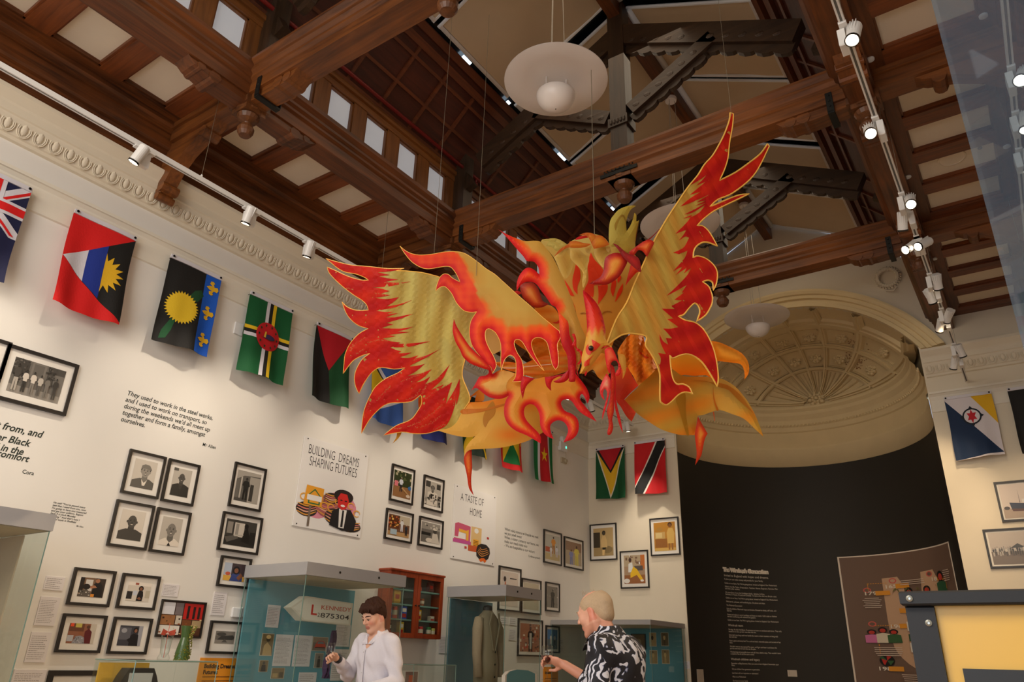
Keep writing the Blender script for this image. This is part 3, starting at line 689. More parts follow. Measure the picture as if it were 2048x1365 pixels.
for k, (y, z, lab) in enumerate(((4.79, 6.58, 'large white disc pendant lamp near the top of the photo'), (7.83, 6.58, 'white disc pendant lamp partly behind the tall right wing'), (10.9, 6.50, 'white disc pendant lamp in front of the apse dome'))):
    t = thing('pendant_lamp', (XC, y, z-.35), lab, 'lamp', 'white disc pendant lamps')
    R = .5; prof = [(.02, .035), (.3, .03), (R-.01, .006), (R, 0), (R-.004, -.006), (.3, .018), (.02, .022)]
    mb = MB(); mb.lathe(prof, (XC, y, z), 56); mb.build('reflector_disc', ENM, t, smooth=True)
    b = [(.186*math.cos(a), -.165*math.sin(a)) for a in np.linspace(0, math.pi/2*.98, 10)]
    mb = MB(); mb.lathe([(.182, .004)]+[(r, h) for r, h in b], (XC, y, z-.17), 36); o = mb.build('bowl', ENM, t, smooth=True)
    MB().ball((XC, y, z-.336), .006, 8).build('finial', CHR, o)
    for a in (.6, 2.5, 4.1): MB().tube([(XC+.10*math.cos(a), y+.10*math.sin(a), z-.17), (XC+.10*math.cos(a), y+.10*math.sin(a), z+.03)], .007, 6).build('rod', ENM, t)
    mb = MB(); mb.lathe([(.14, .0), (.12, .05), (.03, .08)], (XC, y, z+.03), 20); mb.build('hub_cap', mat('grey_hub', (96, 96, 92), rough=.5), t)
    for a in (.5, 2.6, 4.7): MB().tube([(XC+.09*math.cos(a), y+.09*math.sin(a), z+.05), (XC+.05*math.cos(a), y+.05*math.sin(a), 8.58)], .0035, 5).build('cable', CAB, t)
    MB().lathe([(.075, 0), (.08, .02), (.08, .05), (.05, .06)], (XC, y, 8.56), 18).build('ceiling_rose', ENM, t)
for (px_, py_, lab) in ((1741, 120, 'small round white smoke sensor on the right ceiling beside the nearest panel'), (1967, 33, 'small round white smoke sensor seen through the glass at the top right'), (1816, 355, 'small round white smoke sensor beside the second spotlight cluster'), (1869, 519, 'small round white smoke sensor beside the two left-pointing spotlights'), (2014, 294, 'small round white smoke sensor near the right edge'), (1960, 297, 'tiny dark ceiling camera above the round speaker')):
    p = onz(px_, py_, 6.43); m = CHR if 'camera' in lab else WPL; r = .022 if 'camera' in lab else .035
    tag(MB().lathe([(r, 0), (r*.95, -.012), (r*.5, -.016)], (p[0], p[1], 6.44), 16).build('smoke_sensor' if m is WPL else 'ceiling_camera', m), lab, 'sensor' if m is WPL else 'camera')
p = onz(1904, 318, 6.49); mb = MB(); mb.lathe([(.135, 0), (.135, -.008), (.12, -.012), (.118, -.006)], (p[0], p[1], 6.50), 32)
tag(mb.build('ceiling_speaker', PANEL), 'round white loudspeaker grille set in a right ceiling panel', 'speaker')
# emergency light and socket in the far corner of the left wall
c = onx(1122, 888, XL)
t = thing('emergency_light', (XL, c[1], c[2]-.12), 'white wall emergency light with a round head and green indicator in the far left corner', 'light')
MB().bbox((XL, c[1]-.10, c[2]-.14), (XL+.06, c[1]+.12, c[2]+.02), .01).build('housing', WPL, t)
MB().lathe([(.06, 0), (.06, .04), (.045, .06)], (XL+.02, c[1]-.02, c[2]+.07), 16, axis=(1, 0, 0)).build('lamp_head', WPL, t)
MB().box((XL+.06, c[1]+.07, c[2]-.08), (XL+.064, c[1]+.09, c[2]-.04)).build('indicator', mat('green_led', (60, 220, 170), emit=(60, 255, 200), estr=2, var=0), t)
c = onx(1126, 922, XL); mb = MB(); mb.bbox((XL, c[1]-.09, c[2]-.05), (XL+.03, c[1]+.09, c[2]+.05), .006); mb.lathe([(.035, 0), (.03, .03)], (XL+.03, c[1]+.04, c[2]), 12, axis=(1, 0, 0))
mb.tube([(XL+.04, c[1]+.04, c[2]+.03), (XL+.05, c[1]+.02, c[2]+.12), (XL+.03, c[1], c[2]+.2)], .005, 5); tag(mb.build('wall_socket', mat('beige_plastic', (190, 176, 150), rough=.5)), 'small beige wall socket with a plug below the emergency light', 'socket')
c = onx(477, 658, XL+.01); tag(MB().bbox((XL, c[1]-.05, c[2]-.07), (XL+.02, c[1]+.05, c[2]+.07), .004).build('blank_plate', WPL), 'white blanking plate on the wall behind the left edge of the green crossed flag', 'plate')
# ================================================================ flags, framed photographs, posters and lettering
CLOTH = paintmat('printed_cloth', rough=.75, trl=.12, bump=.15, bscale=60); PRINT = paintmat('photo_print', rough=.35); CARD = paintmat('printed_card', rough=.6)
def fleft(u, v, h): return (XL+h, u, v)
def fend(u, v, h): return (u, YE-h, v)
def flag(surf, u0, z1, wd, ht, layers, label, seed=0, drop=0):
    rn = random.Random(seed); a, b = rn.uniform(0, 6), rn.uniform(0, 6)
    def fm(u, v, h):
        k = 1-v; amp = .004+.022*k
        w_ = amp*math.sin(u*7+a+1.5*v)+.012*k*math.sin(u*15+b)
        sx = .012*k*math.sin(v*5+b)
        sag = .012*math.cos(u*3+a)*k
        return surf(u0+u*wd+sx, z1-(1-v)*ht+sag, .088+.05*k*k+w_+h)
    t = thing('flag', surf(u0+wd/2, z1-ht, .08), label, 'flag', 'flags hung below the cornice')
    s = Sheet(fm); base = layers[0]
    s.layer(rect(0, 0, 1, 1), base, h0=0, step=.045, thick=.003)
    for i, (poly, col) in enumerate(layers[1:]): s.layer(poly, col, h0=.0012*(i+1), step=.045)
    s.build('cloth', CLOTH, t, smooth=False)
    s = Sheet(fm); s.layer(rect(0, .985, 1, 1.03), (226, 222, 228), h0=.012, step=.07, thick=.014); s.build('header_band', CLOTH, t)
    for uu in (.04, .96):
        p = fm(uu, 1.008, .02); w0 = surf(u0+uu*wd, z1+.008*ht, .006); MB().tube([tuple(w0), (p[0], p[1], p[2]+.004)], .003, 5).build('hook', CHR, t); n = Vector(surf(0, 0, 1))-Vector(surf(0, 0, 0)); MB().lathe([(.012, 0), (.012, .006), (.006, .006), (.006, .0)], p, 10, axis=tuple(n)).build('eyelet', CHR, t)
    return t
Rd, Bk, Wh, Bl, Yl, Gn = (226, 22, 22), (22, 20, 18), (226, 222, 230), (26, 52, 150), (236, 184, 30), (6, 84, 44)
halfsun = []
for i in range(17):
    a = -math.pi/2+math.pi*i/16; r = .30 if i % 2 == 0 else .19; halfsun.append((.62+r*math.cos(a)*1.05, .5+r*math.sin(a)*.72))
FL = []
antigua = [Rd, ([(1, .985), (0, .5), (1, .02)], Bk), ([(.62, .80), (0, .5), (.62, .21)], Bl), ([(.36, .675), (0, .5), (.36, .33)], Wh), (halfsun, Yl)]
sunr = []
for i in range(64): a = 2*math.pi*i/64; r = .30 if i % 2 == 0 else .25; sunr.append((.36+r*math.cos(a), .46+r*.66*math.sin(a)))
def fleur(cx, cy, s=1.0):
    P = [(0, .10), (.03, .05), (.035, .0), (.06, .05), (.10, .04), (.11, -.0), (.085, -.03), (.07, -.01), (.03, -.03), (.04, -.08), (0, -.10)]
    P = P+[(-x, y) for x, y in P[::-1][1:-1]]
    return [(cx+(-y)*1.2*s, cy+x*.8*s) for x, y in P][::-1]
guad = [Bk, (rect(.70, 0, 1, 1), (18, 92, 206)), ([(.50, .56), (.62, .60), (.72, .70), (.66, .76), (.54, .72), (.44, .62)], (20, 74, 40)), ([(.22, .30), (.12, .14), (.10, .04), (.20, .06), (.26, .16), (.30, .30)], (20, 84, 44)), (sunr, (240, 200, 40)),
        (fleur(.86, .84), Yl), (fleur(.85, .52), Yl), (fleur(.86, .18), Yl)]
dom = [(6, 92, 46)]
for k, c in enumerate(((236, 196, 30), Bk, Wh)):
    dom.append((rect(0, .555-.045*k, 1, .60-.045*k), c))
for k, c in enumerate((Wh, Bk, (236, 196, 30))): dom.append((rect(.40+.075*k, 0, .475+.075*k, 1), c))
dom.append((ell(.5, .53, .28, .185, 28), (206, 24, 34)))
for i in range(10):
    a = 2*math.pi*i/10; dom.append((star(.5+.22*math.cos(a), .53+.145*math.sin(a), .028, .012), (14, 60, 34)))
dom += [(ell(.52, .52, .13, .035, 14), (20, 70, 50)), ([(.36, .50), (.50, .56), (.64, .53), (.60, .50), (.46, .49)], (60, 40, 90)), ([(.38, .50), (.41, .58), (.44, .58), (.43, .50)], (230, 190, 60))]
mart = [(14, 80, 40), ([(0, 1), (0, 0), (.52, 0), (.44, .44)], Bk), ([(0, 1), (1, 1), (.44, .44)], (196, 14, 34))]
stl = [(60, 100, 178), ([(0, .95), (.98, .40), (0, .08)], Wh), ([(0, .86), (.84, .42), (0, .16)], Bk), ([(0, .80), (.42, .62), (.42, .35), (0, .22)], (238, 200, 20))]
barb = [(30, 40, 110), (rect(0, .36, 1, .66), (240, 180, 20)), ([(.3, .46), (.7, .44), (.7, .5), (.45, .51), (.7, .53), (.7, .58), (.3, .56)], Bk)]
jam = [(10, 74, 40), ([(0, 0), (1, 0), (.5, .46)], (14, 34, 20)), ([(0, 1), (1, 1), (.5, .54)], (14, 30, 18)), ([(0, .0), (0, .09), (.91, 1), (1, 1), (1, .91), (.09, 0)], (240, 196, 20)), ([(1, 0), (1, .09), (.09, 1), (0, 1), (0, .91), (.91, 0)], (240, 196, 20))]
gren = [(222, 26, 30), ([(.13, .10), (.13, .90), (.5, .5)], (240, 200, 30)), ([(.87, .10), (.87, .90), (.5, .5)], (240, 200, 30)), ([(.13, .10), (.87, .10), (.5, .5)], (8, 120, 58)), ([(.13, .90), (.87, .90), (.5, .5)], (8, 120, 58)), (ell(.5, .5, .08, .05, 12), (222, 26, 30)), (star(.06, .5, .045, .02), (240, 200, 30)), (star(.94, .5, .045, .02), (240, 200, 30)), (star(.5, .5, .05, .02), (240, 200, 30))]
suri = [(8, 120, 60), (rect(.2, 0, .8, 1), Wh), (rect(.3, 0, .7, 1), (206, 24, 34)), (star(.5, .5, .15, .055), (240, 196, 20))]
guy = [(6, 84, 42), ([(0, 1), (1, 1), (.5, 0)], (235, 225, 205)), ([(.045, 1), (.955, 1), (.5, .06)], (236, 186, 30)), ([(0, 1), (1, 1), (.5, .50)], Bk), ([(.09, 1), (.91, 1), (.5, .555)], (196, 16, 34))]
trin = [(206, 10, 20), ([(.70, 1), (1, 1), (1, .86), (.30, 0), (0, 0), (0, .14)], (235, 225, 215)), ([(.76, 1), (1, 1), (1, .89), (.24, 0), (0, 0), (0, .11)], (14, 12, 12))]
bon = [(226, 218, 222), ([(0, .97), (0, 0), (1, .04)], (16, 44, 80)), ([(.55, 1), (1, 1), (1, .50)], (232, 180, 20)), (ell(.5, .66, .2, .135, 26), (22, 30, 40)), (ell(.5, .66, .165, .11, 26), (226, 218, 222)), (star(.5, .66, .115, .06, 6), (200, 30, 44))]
for a in (0, .5, 1, 1.5): bon.append(([(.5+.25*math.cos(math.pi*a), .66+.17*math.sin(math.pi*a)), (.5+.19*math.cos(math.pi*a+.25), .66+.128*math.sin(math.pi*a+.25)), (.5+.19*math.cos(math.pi*a-.25), .66+.128*math.sin(math.pi*a-.25))], (22, 30, 40)))
unio = [(24, 28, 70), ([(.0, 1), (.1, 1), (1, .52), (1, .45), (.9, .45), (.0, .93)], Wh), ([(1, 1), (1, .93), (.1, .45), (0, .45), (0, .52), (.9, 1)], Wh), ([(1, .985), (1, .95), (.1, .47), (.04, .47)], Rd), ([(0, .985), (0, .95), (.9, .47), (.96, .47)], Rd), (rect(.36, .45, .68, 1), Wh), (rect(0, .66, 1, .80), Wh), (rect(.42, .45, .62, 1), Rd), (rect(0, .69, 1, .77), Rd)]
bb = [Bk, (rect(.45, 0, 1, 1), (232, 160, 20))]
names = [(unio, 'navy flag with a red and white Union cross canton at the left edge'), (antigua, 'red flag with white, blue and black triangle and a yellow half sun'), (guad, 'black flag with a yellow sun and blue strip of three yellow fleurs-de-lis'),
         (dom, 'green flag with yellow, black and white cross and red parrot disc'), (mart, 'red, black and green flag with a red triangle, left of the wing'), (stl, 'blue flag with yellow, black and white triangle behind the wing tips'),
         (barb, 'dark blue and yellow flag showing only its lower edge under the left wing'), (jam, 'dark green and black flag with yellow diagonals under the yellow banner'), (gren, 'red bordered flag with yellow and green triangles, under the phoenix'), (suri, 'green, white and red striped flag with a yellow star')]
for k, (L, lab) in enumerate(names):
    y0 = 2.456+.972*(k-1); flag(fleft, y0, 5.11, .60, .92, L, lab, k+3)
c = ony(1195, 903, YE-.03); flag(fend, c[0], 5.10, .60, .95, guy, 'green flag with yellow arrowhead and red triangle on the end wall', 31)
c = ony(1271.5, 891, YE-.03); flag(fend, c[0], 5.12, .60, .95, trin, 'red flag with a white edged black diagonal band on the end wall', 32)
c = ony(1887, 793, YE-.03); flag(fend, c[0], 5.13, .60, .92, bon, 'white, navy and yellow flag with a red star in a compass ring', 33)
c = ony(2012, 773, YE-.03); flag(fend, c[0], 5.13, .60, .92, bb, 'black and yellow flag cut by the right edge of the photo', 34)
# ---------------------------------------------------------------- framed photographs
FRM = mat('black_frame', (36, 31, 27), rough=.4, var=.05); MNT = mat('mount_card', (232, 226, 216), rough=.8, var=.01)
def g(v, k=1.0): return (v, v*.955, v*.89) if not isinstance(v, tuple) else v
def shp(sh, asp):
    k = sh[0]
    if k == 'r': return rect(*sh[1:5]), sh[5]
    if k == 'e': return ell(sh[1], sh[2], sh[3], sh[4], 14), sh[5]
    if k == 'p': return [tuple(p) for p in sh[1]], sh[2]
def man(cx, by, h, top=60, leg=110, skin=70, hair=25, asp=1., pose=0):
    """small printed standing figure; asp = print height / width"""
    w_ = h*asp
    s = [('p', [(cx-.10*w_, by), (cx-.02*w_, by), (cx, by+.45*h), (cx+.03*w_, by), (cx+.11*w_, by), (cx+.10*w_, by+.52*h), (cx-.09*w_, by+.52*h)], leg),
         ('p', [(cx-.10*w_, by+.48*h), (cx+.10*w_, by+.48*h), (cx+.13*w_, by+.80*h), (cx+.05*w_, by+.85*h), (cx-.05*w_, by+.85*h), (cx-.13*w_, by+.80*h)], top),
         ('p', [(cx-.13*w_, by+.80*h), (cx-.17*w_, by+.62*h), (cx+.04*w_*(1 if pose else -2), by+.60*h), (cx-.08*w_, by+.68*h)], top),
         ('p', [(cx+.13*w_, by+.80*h), (cx+.17*w_, by+.62*h), (cx+.02*w_, by+.58*h), (cx+.09*w_, by+.68*h)], top),
         ('e', cx, by+.93*h, .050*w_, .065*h, hair), ('e', cx, by+.915*h, .042*w_, .055*h, skin)]
    return s
def bust(cx, cy, r, skin, hair, top, asp, bald=False, coll=230, cap=None):
    """head and shoulders portrait, r = head half-height"""
    w_ = r*asp
    s = [('p', [(cx-2.1*w_, -.0), (cx-2.0*w_, cy-1.7*r), (cx-.8*w_, cy-1.2*r), (cx+.8*w_, cy-1.2*r), (cx+2.0*w_, cy-1.7*r), (cx+2.1*w_, -.0)], top),
         ('p', [(cx-.42*w_, cy-.5*r), (cx+.42*w_, cy-.5*r), (cx+.5*w_, cy-1.4*r), (cx, cy-1.8*r), (cx-.5*w_, cy-1.4*r)], skin*.8 if not isinstance(skin, tuple) else tuple(v*.8 for v in skin)),
         ('p', [(cx-.5*w_, cy-1.35*r), (cx, cy-1.9*r), (cx+.5*w_, cy-1.35*r), (cx+.2*w_, cy-2.4*r), (cx-.2*w_, cy-2.4*r)], coll)]
    if not bald: s.append(('e', cx, cy+.22*r, .86*w_, .95*r, hair))
    s += [('e', cx-.74*w_, cy-.05*r, .13*w_, .22*r, skin), ('e', cx+.74*w_, cy-.05*r, .13*w_, .22*r, skin), ('e', cx, cy, .70*w_, 1.0*r, skin)]
    if cap is not None: s += [('p', [(cx-.85*w_, cy+.45*r), (cx-.8*w_, cy+.95*r), (cx-.3*w_, cy+1.25*r), (cx+.5*w_, cy+1.15*r), (cx+.9*w_, cy+.6*r), (cx+1.0*w_, cy+.3*r), (cx, cy+.5*r)], cap)]
    dk = 30
    s += [('e', cx-.27*w_, cy+.15*r, .12*w_, .06*r, dk), ('e', cx+.27*w_, cy+.15*r, .12*w_, .06*r, dk), ('p', [(cx-.40*w_, cy+.30*r), (cx-.14*w_, cy+.30*r), (cx-.2*w_, cy+.37*r), (cx-.38*w_, cy+.36*r)], dk), ('p', [(cx+.14*w_, cy+.30*r), (cx+.40*w_, cy+.30*r), (cx+.38*w_, cy+.36*r), (cx+.2*w_, cy+.37*r)], dk),
          ('e', cx, cy-.17*r, .15*w_, .10*r, skin*.72 if not isinstance(skin, tuple) else tuple(v*.7 for v in skin)), ('p', [(cx-.30*w_, cy-.42*r), (cx+.30*w_, cy-.42*r), (cx+.12*w_, cy-.62*r), (cx-.12*w_, cy-.62*r)], dk), ('p', [(cx-.24*w_, cy-.44*r), (cx+.24*w_, cy-.44*r), (cx+.1*w_, cy-.54*r), (cx-.1*w_, cy-.54*r)], 225)]
    return s
def speck(n, seed, cols, y0=0, y1=1, x0=0, x1=1, s=.05):
    rn = random.Random(seed); L = []
    for i in range(n):
        x, y = rn.uniform(x0, x1), rn.uniform(y0, y1); a, b = rn.uniform(.3, 1)*s, rn.uniform(.3, 1)*s; L.append(('r', max(0, x-a), max(0, y-b), min(1, x+a), min(1, y+b), rn.choice(cols)))
    return L
def picture(surf, u0, z0, u1, z1, shapes, bg, label, fw=.022, mw=.05, dep=.028, name='framed_photograph', cat='framed photograph', group='black framed photographs', mcol=MNT, mb_=None):
    W_, H_ = u1-u0, z1-z0
    t = thing(name, surf((u0+u1)/2, z0, 0), label, cat, group)
    mb = MB(); O = [(u0, z0), (u1, z0), (u1, z1), (u0, z1)]; I = [(u0+fw, z0+fw), (u1-fw, z0+fw), (u1-fw, z1-fw), (u0+fw, z1-fw)]
    V = [surf(a, b, h) for h, Q in ((0.002, O), (dep, O), (dep, I), (.010, I)) for a, b in Q]
    F = [(k*4+i, k*4+(i+1) % 4, k*4+4+(i+1) % 4, k*4+4+i) for k in range(3) for i in range(4)]
    mb.add(V, F); mb.build('frame', FRM, t)
    v = [surf(a, b, .012) for a, b in I]; put('mount', v, [(0, 1, 2, 3)], mcol, t)
    mx = my = mw
    if mb_: mx, my = mb_
    p0, q0, p1, q1 = u0+fw+mx, z0+fw+my, u1-fw-mx, z1-fw-my
    s = Sheet(lambda a, b, h: surf(p0+(p1-p0)*a, q0+(q1-q0)*b, h)); s.layer(rect(0, 0, 1, 1), g(bg), .014)
    for i, sh in enumerate(shapes):
        poly, c = shp(sh, 1); poly = [(min(1, max(0, a)), min(1, max(0, b))) for a, b in poly]; s.layer(poly, g(c), .014+.00012*(i+1))
    s.build('print', PRINT, t)
    return t
def LW(tl, br, **k):
    a = onx(tl[0], tl[1], XL+.02); b = onx(br[0], br[1], XL+.02); return a[1], b[2], b[1], a[2]
def EW(tl, br):
    a = ony(tl[0], tl[1], YE-.02); b = ony(br[0], br[1], YE-.02); return a[0], b[2], b[0], a[2]
def pl(tl, br, shapes, bg, label, **k): u0, z0, u1, z1 = LW(tl, br); return picture(fleft, u0, z0, u1, z1, shapes, bg, label, **k)
def pe(tl, br, shapes, bg, label, **k): u0, z0, u1, z1 = EW(tl, br); return picture(fend, u0, z0, u1, z1, shapes, bg, label, **k)
# group of six young men by a brick wall
sh = [('r', 0, .0, 1, .22, 150), ('r', 0, .5, .3, 1, 70), ('r', .34, .55, .62, 1, 125), ('r', .38, .62, .58, .95, 105), ('r', .66, .45, 1, 1, 80), ('r', .80, .2, 1, .8, 120)]+speck(40, 1, [60, 90, 110], .3, 1, 0, .32, .03)+speck(24, 2, [70, 95, 60], .4, .98, .64, .82, .03)
for cx, h, top, leg in ((.10, .78, 75, 180), (.27, .66, 215, 60), (.42, .66, 215, 130), (.56, .62, 190, 95), (.70, .62, 120, 120), (.86, .64, 62, 70)): sh += man(cx, .06, h, top, leg, 60, 22, asp=.55)
pl((16.7, 687), (131, 833), sh, 110, 'large framed black and white photo of six young men standing by a brick wall', fw=.028, mw=.06)
pl((-60, 660), (2, 760), [], 90, 'framed photo cut by the left edge, above the bold quotation ending in comfort', fw=.028)
pl((261.5, 898), (316, 999.5), bust(.55, .60, .21, 150, 60, 90, 1.25, cap=120, coll=225), 205, 'framed portrait of a smiling man in a flat cap')
pl((339.7, 917), (385.5, 1014), bust(.5, .66, .17, 85, 40, 48, 1.35, bald=True, coll=60)+[('r', 0, .9, .25, 1, 90)], 190, 'framed portrait of a smiling man in a dark polo shirt')
pl((235, 999), (292, 1102), bust(.5, .62, .21, 80, 40, 66, 1.3, bald=True, coll=66), 215, 'framed portrait of a bald man grinning in a dark t-shirt')
pl((317, 1014.7), (367, 1112.5), bust(.52, .55, .24, 130, 60, 228, 1.3, bald=True, coll=228)+[('p', [(.42, 0), (.5, .12), (.6, 0)], 25)], 190, 'framed portrait of a man in white shirt and black tie looking upward')
bus = [('r', 0, 0, 1, .12, 80), ('p', [(0, .7), (.3, .85), (1, .9), (1, 1), (0, 1)], 170), ('r', .55, 0, 1, .85, 165), ('r', .60, .05, .75, .6, 60), ('r', .0, .1, .14, .7, 110), ('r', .18, .1, .24, .8, 190)]
pl((471.7, 923.8), (520.5, 1025), bus+man(.42, .06, .74, 42, 36, 55, 30, asp=1.3), 100, 'framed photo of a uniformed conductor at a bus door', mb_=(.03, .05))
pl((447.9, 1022.7), (515, 1111.5), [('r', 0, 0, 1, .35, 40), ('r', .28, .35, .6, .9, 200), ('r', .32, .38, .42, .86, 150), ('r', .05, .45, .22, .9, 140), ('p', [(.0, .3), (.4, .42), (.45, .3), (.1, .1)], 90), ('p', [(.55, .2), (.6, .6), (.7, .75), (.78, .5), (.9, .1)], 22), ('e', .66, .80, .07, .10, 25), ('p', [(.30, .42), (.60, .46), (.58, .40), (.3, .36)], 180), ('r', .8, .1, 1, .6, 30)], 60, 'framed photo of a bus driver seated at a large steering wheel', mb_=(.035, .04))
sk = (132, 84, 58)
pl((443.9, 1111), (495, 1179), [('r', 0, 0, 1, .3, (220, 170, 70)), ('r', .0, .3, .35, 1, (180, 190, 205)), ('p', [(.3, 0), (.4, .4), (.65, .5), (.9, .3), (.9, 0)], (56, 70, 130)), ('e', .58, .62, .17, .24, (26, 20, 22)), ('e', .58, .60, .10, .14, sk), ('p', [(.75, .05), (.62, .2), (.8, .48), (.92, .3)], sk), ('e', .2, .4, .12, .1, (200, 90, 60))], (66, 54, 58), 'small framed colour photo of a smiling woman with long dark hair', mb_=(.035, .04))
pl((151, 1135), (217.5, 1215.5), [('r', .0, .2, .16, 1, (36, 28, 24)), ('r', .22, .3, .5, .9, (210, 205, 198)), ('r', .6, .0, 1, 1, (52, 42, 36)), ('p', [(.5, .0), (.56, .7), (.75, .85), (.92, .6), (.95, .0)], (22, 20, 22)), ('e', .68, .86, .09, .11, (170, 116, 84)), ('p', [(.36, .55), (.6, .62), (.7, .5), (.45, .44)], (170, 116, 84)), ('p', [(0, 0), (.1, .3), (.3, .4), (.5, .2), (.55, 0)], (92, 84, 76)), ('e', .28, .52, .15, .15, (30, 24, 22)), ('r', .5, 0, .64, .16, (220, 140, 50))]+speck(10, 5, [(220, 215, 205), (40, 40, 40)], 0, .3, 0, .5, .03), (120, 92, 70), 'framed colour photo of a barber trimming a seated customer', mb_=(.05, .05))
pl((247.3, 1146.3), (308.5, 1222), [('r', 0, .82, 1, 1, (236, 226, 214)), ('r', .0, .1, .24, .5, (40, 36, 36)), ('r', .26, .3, .45, .55, (200, 204, 214)), ('r', .8, .2, 1, .6, (190, 180, 160)), ('r', .3, .86, .45, .97, (160, 80, 60)), ('p', [(.44, .02), (.46, .35), (.5, .55), (.68, .55), (.72, .3), (.70, .02)], (24, 20, 24)), ('e', .58, .68, .11, .14, (24, 18, 18)), ('e', .58, .66, .065, .09, sk), ('p', [(.46, .14), (.56, .24), (.66, .14), (.6, .08)], sk)], (214, 204, 190), 'framed colour photo of a woman in black standing in a bright salon', mb_=(.05, .045))
pl((128.3, 1227.3), (199, 1307.5), [('r', .0, .6, .55, 1, (110, 66, 46)), ('r', .04, .84, .16, 1, (230, 80, 40)), ('r', .22, .8, .45, 1, (200, 186, 90)), ('r', .78, .0, 1, 1, (206, 196, 180)), ('p', [(.62, .0), (.6, .6), (.72, .76), (.86, .6), (.88, .0)], (96, 26, 30)), ('e', .70, .84, .07, .09, (90, 56, 40)), ('p', [(.2, 0), (.3, .35), (.46, .4), (.62, .3), (.66, 0)], (150, 150, 156)), ('e', .46, .50, .08, .11, (150, 92, 60)), ('r', .0, .1, .22, .4, (186, 186, 190))]+speck(14, 8, [(40, 40, 44), (210, 210, 214)], .02, .3, .22, .62, .025), (150, 96, 70), 'framed colour photo of two men in a barber shop, one in a patterned cape', mb_=(.05, .05))
pl((230, 1234), (292, 1310), [('r', 0, .3, .5, .9, (96, 96, 104)), ('e', .2, .75, .12, .12, (160, 160, 166)), ('r', .82, 0, 1, 1, (160, 160, 168)), ('p', [(.48, 0), (.5, .5), (.62, .62), (.84, .55), (.88, .0)], (24, 22, 28)), ('e', .70, .78, .11, .15, (26, 22, 22)), ('e', .70, .75, .065, .09, (150, 100, 76)), ('p', [(.5, .4), (.36, .3), (.48, .18), (.52, .3)], (24, 22, 28))], (62, 62, 70), 'framed photo of a woman in black with hand on hip', mb_=(.05, .045))
col = [('r', .02, .62, .30, .97, (220, 220, 226)), ('r', .32, .62, .5, .97, (120, 110, 112)), ('r', .52, .5, .98, .97, (190, 32, 26)), ('r', .60, .52, .66, .9, (36, 20, 20)), ('r', .74, .52, .80, .88, (40, 20, 20)), ('r', .86, .52, .92, .88, (40, 24, 20)), ('r', .02, .32, .34, .60, (156, 106, 66)), ('r', .36, .34, .5, .60, (206, 196, 180)), ('r', .02, .04, .48, .30, (226, 222, 214)), ('r', .52, .04, .74, .48, (120, 70, 36)), ('r', .76, .26, .98, .48, (176, 150, 110)), ('r', .76, .04, .98, .24, (90, 54, 34))]+speck(16, 11, [(230, 200, 150), (60, 36, 26), (150, 80, 40)], .06, .58, .04, .96, .03)
pl((325.7, 1199), (401, 1278), col, (60, 34, 26), 'glossy framed collage of colour photos and captions in a thin black frame', fw=.012, mw=.0, name='framed_collage')
pl((423, 1241.4), (477.5, 1309.5), [('r', 0, .6, 1, 1, 130), ('p', [(.1, .3), (.3, .6), (.9, .7), (1, .5), (.9, .3)], 66), ('r', 0, 0, 1, .3, 140), ('p', [(.35, .1), (.5, .4), (.65, .1)], 90), ('e', .3, .75, .25, .15, 80)], 110, 'framed grey street photo under the white plates', mb_=(.055, .07))
pl((99.5, 1341.7), (226, 1420), [('r', .0, .8, 1, 1, (230, 220, 210))], (180, 150, 130), 'wide framed picture cut by the bottom edge at lower left', fw=.04, mw=.06)
gd = [('r', 0, .4, 1, 1, (52, 60, 34)), ('r', 0, 0, 1, .42, (150, 106, 66))]+speck(22, 21, [(90, 100, 60), (180, 170, 140), (30, 34, 22)], .45, 1, 0, 1, .06)
pl((785.7, 927.4), (825, 1012), gd+[('e', .92, .42, .1, .08, (60, 110, 170)), ('r', .05, .4, .25, .6, (220, 120, 130))]+man(.42, .22, .55, (212, 214, 224), (44, 40, 44), (110, 70, 50), (200, 200, 196), 1.3)+[('p', [(.45, .35), (.9, .12), (.92, .16), (.5, .4)], (190, 150, 100)), ('e', .85, .1, .12, .06, (220, 200, 180))], (100, 90, 60), 'framed colour photo of a person digging in a garden', mb_=(.03, .045))
pl((849, 949.4), (885, 1027.5), [('r', .0, .75, .3, 1, 70), ('r', .7, .72, .95, .95, 60), ('r', 0, 0, 1, .3, 150)]+bust(.45, .72, .11, 120, 20, 215, 1.4)+speck(26, 30, [40, 90, 200, 60], .0, .45, .0, 1, .07), 185, 'framed black and white photo of a person behind a table of dishes', mb_=(.03, .045))
pl((774, 1016), (823, 1088.5), [('r', 0, .35, .5, .95, (96, 50, 26)), ('r', .5, .6, 1, 1, (200, 186, 160)), ('r', 0, 0, 1, .2, (190, 150, 100))]+speck(30, 41, [(200, 100, 50), (230, 180, 90), (60, 34, 20)], .4, .95, 0, .5, .05)+man(.62, .25, .6, (226, 226, 226), (220, 220, 226), (110, 70, 50), (225, 225, 225), .9)+man(.84, .1, .5, (46, 50, 60), (40, 40, 44), (110, 70, 50), (225, 225, 225), .9)+[('r', .1, .05, .4, .3, (170, 190, 200))], (120, 84, 60), 'framed colour photo of bakers in white in front of stacked shelves', mb_=(.035, .04))
pl((840, 1032), (884, 1100.5), [('r', 0, .65, 1, 1, 150), ('r', .0, .35, .5, .5, 40), ('e', .45, .12, .2, .12, 215), ('p', [(.55, 0), (.6, .5), (.85, .5), (1, 0)], 205), ('e', .72, .62, .10, .13, 70), ('e', .72, .72, .12, .07, 220)]+speck(8, 50, [40, 200], .7, .9, .0, 1, .06), 110, 'framed black and white photo of a cook in a white cap stirring a bowl', mb_=(.035, .04))
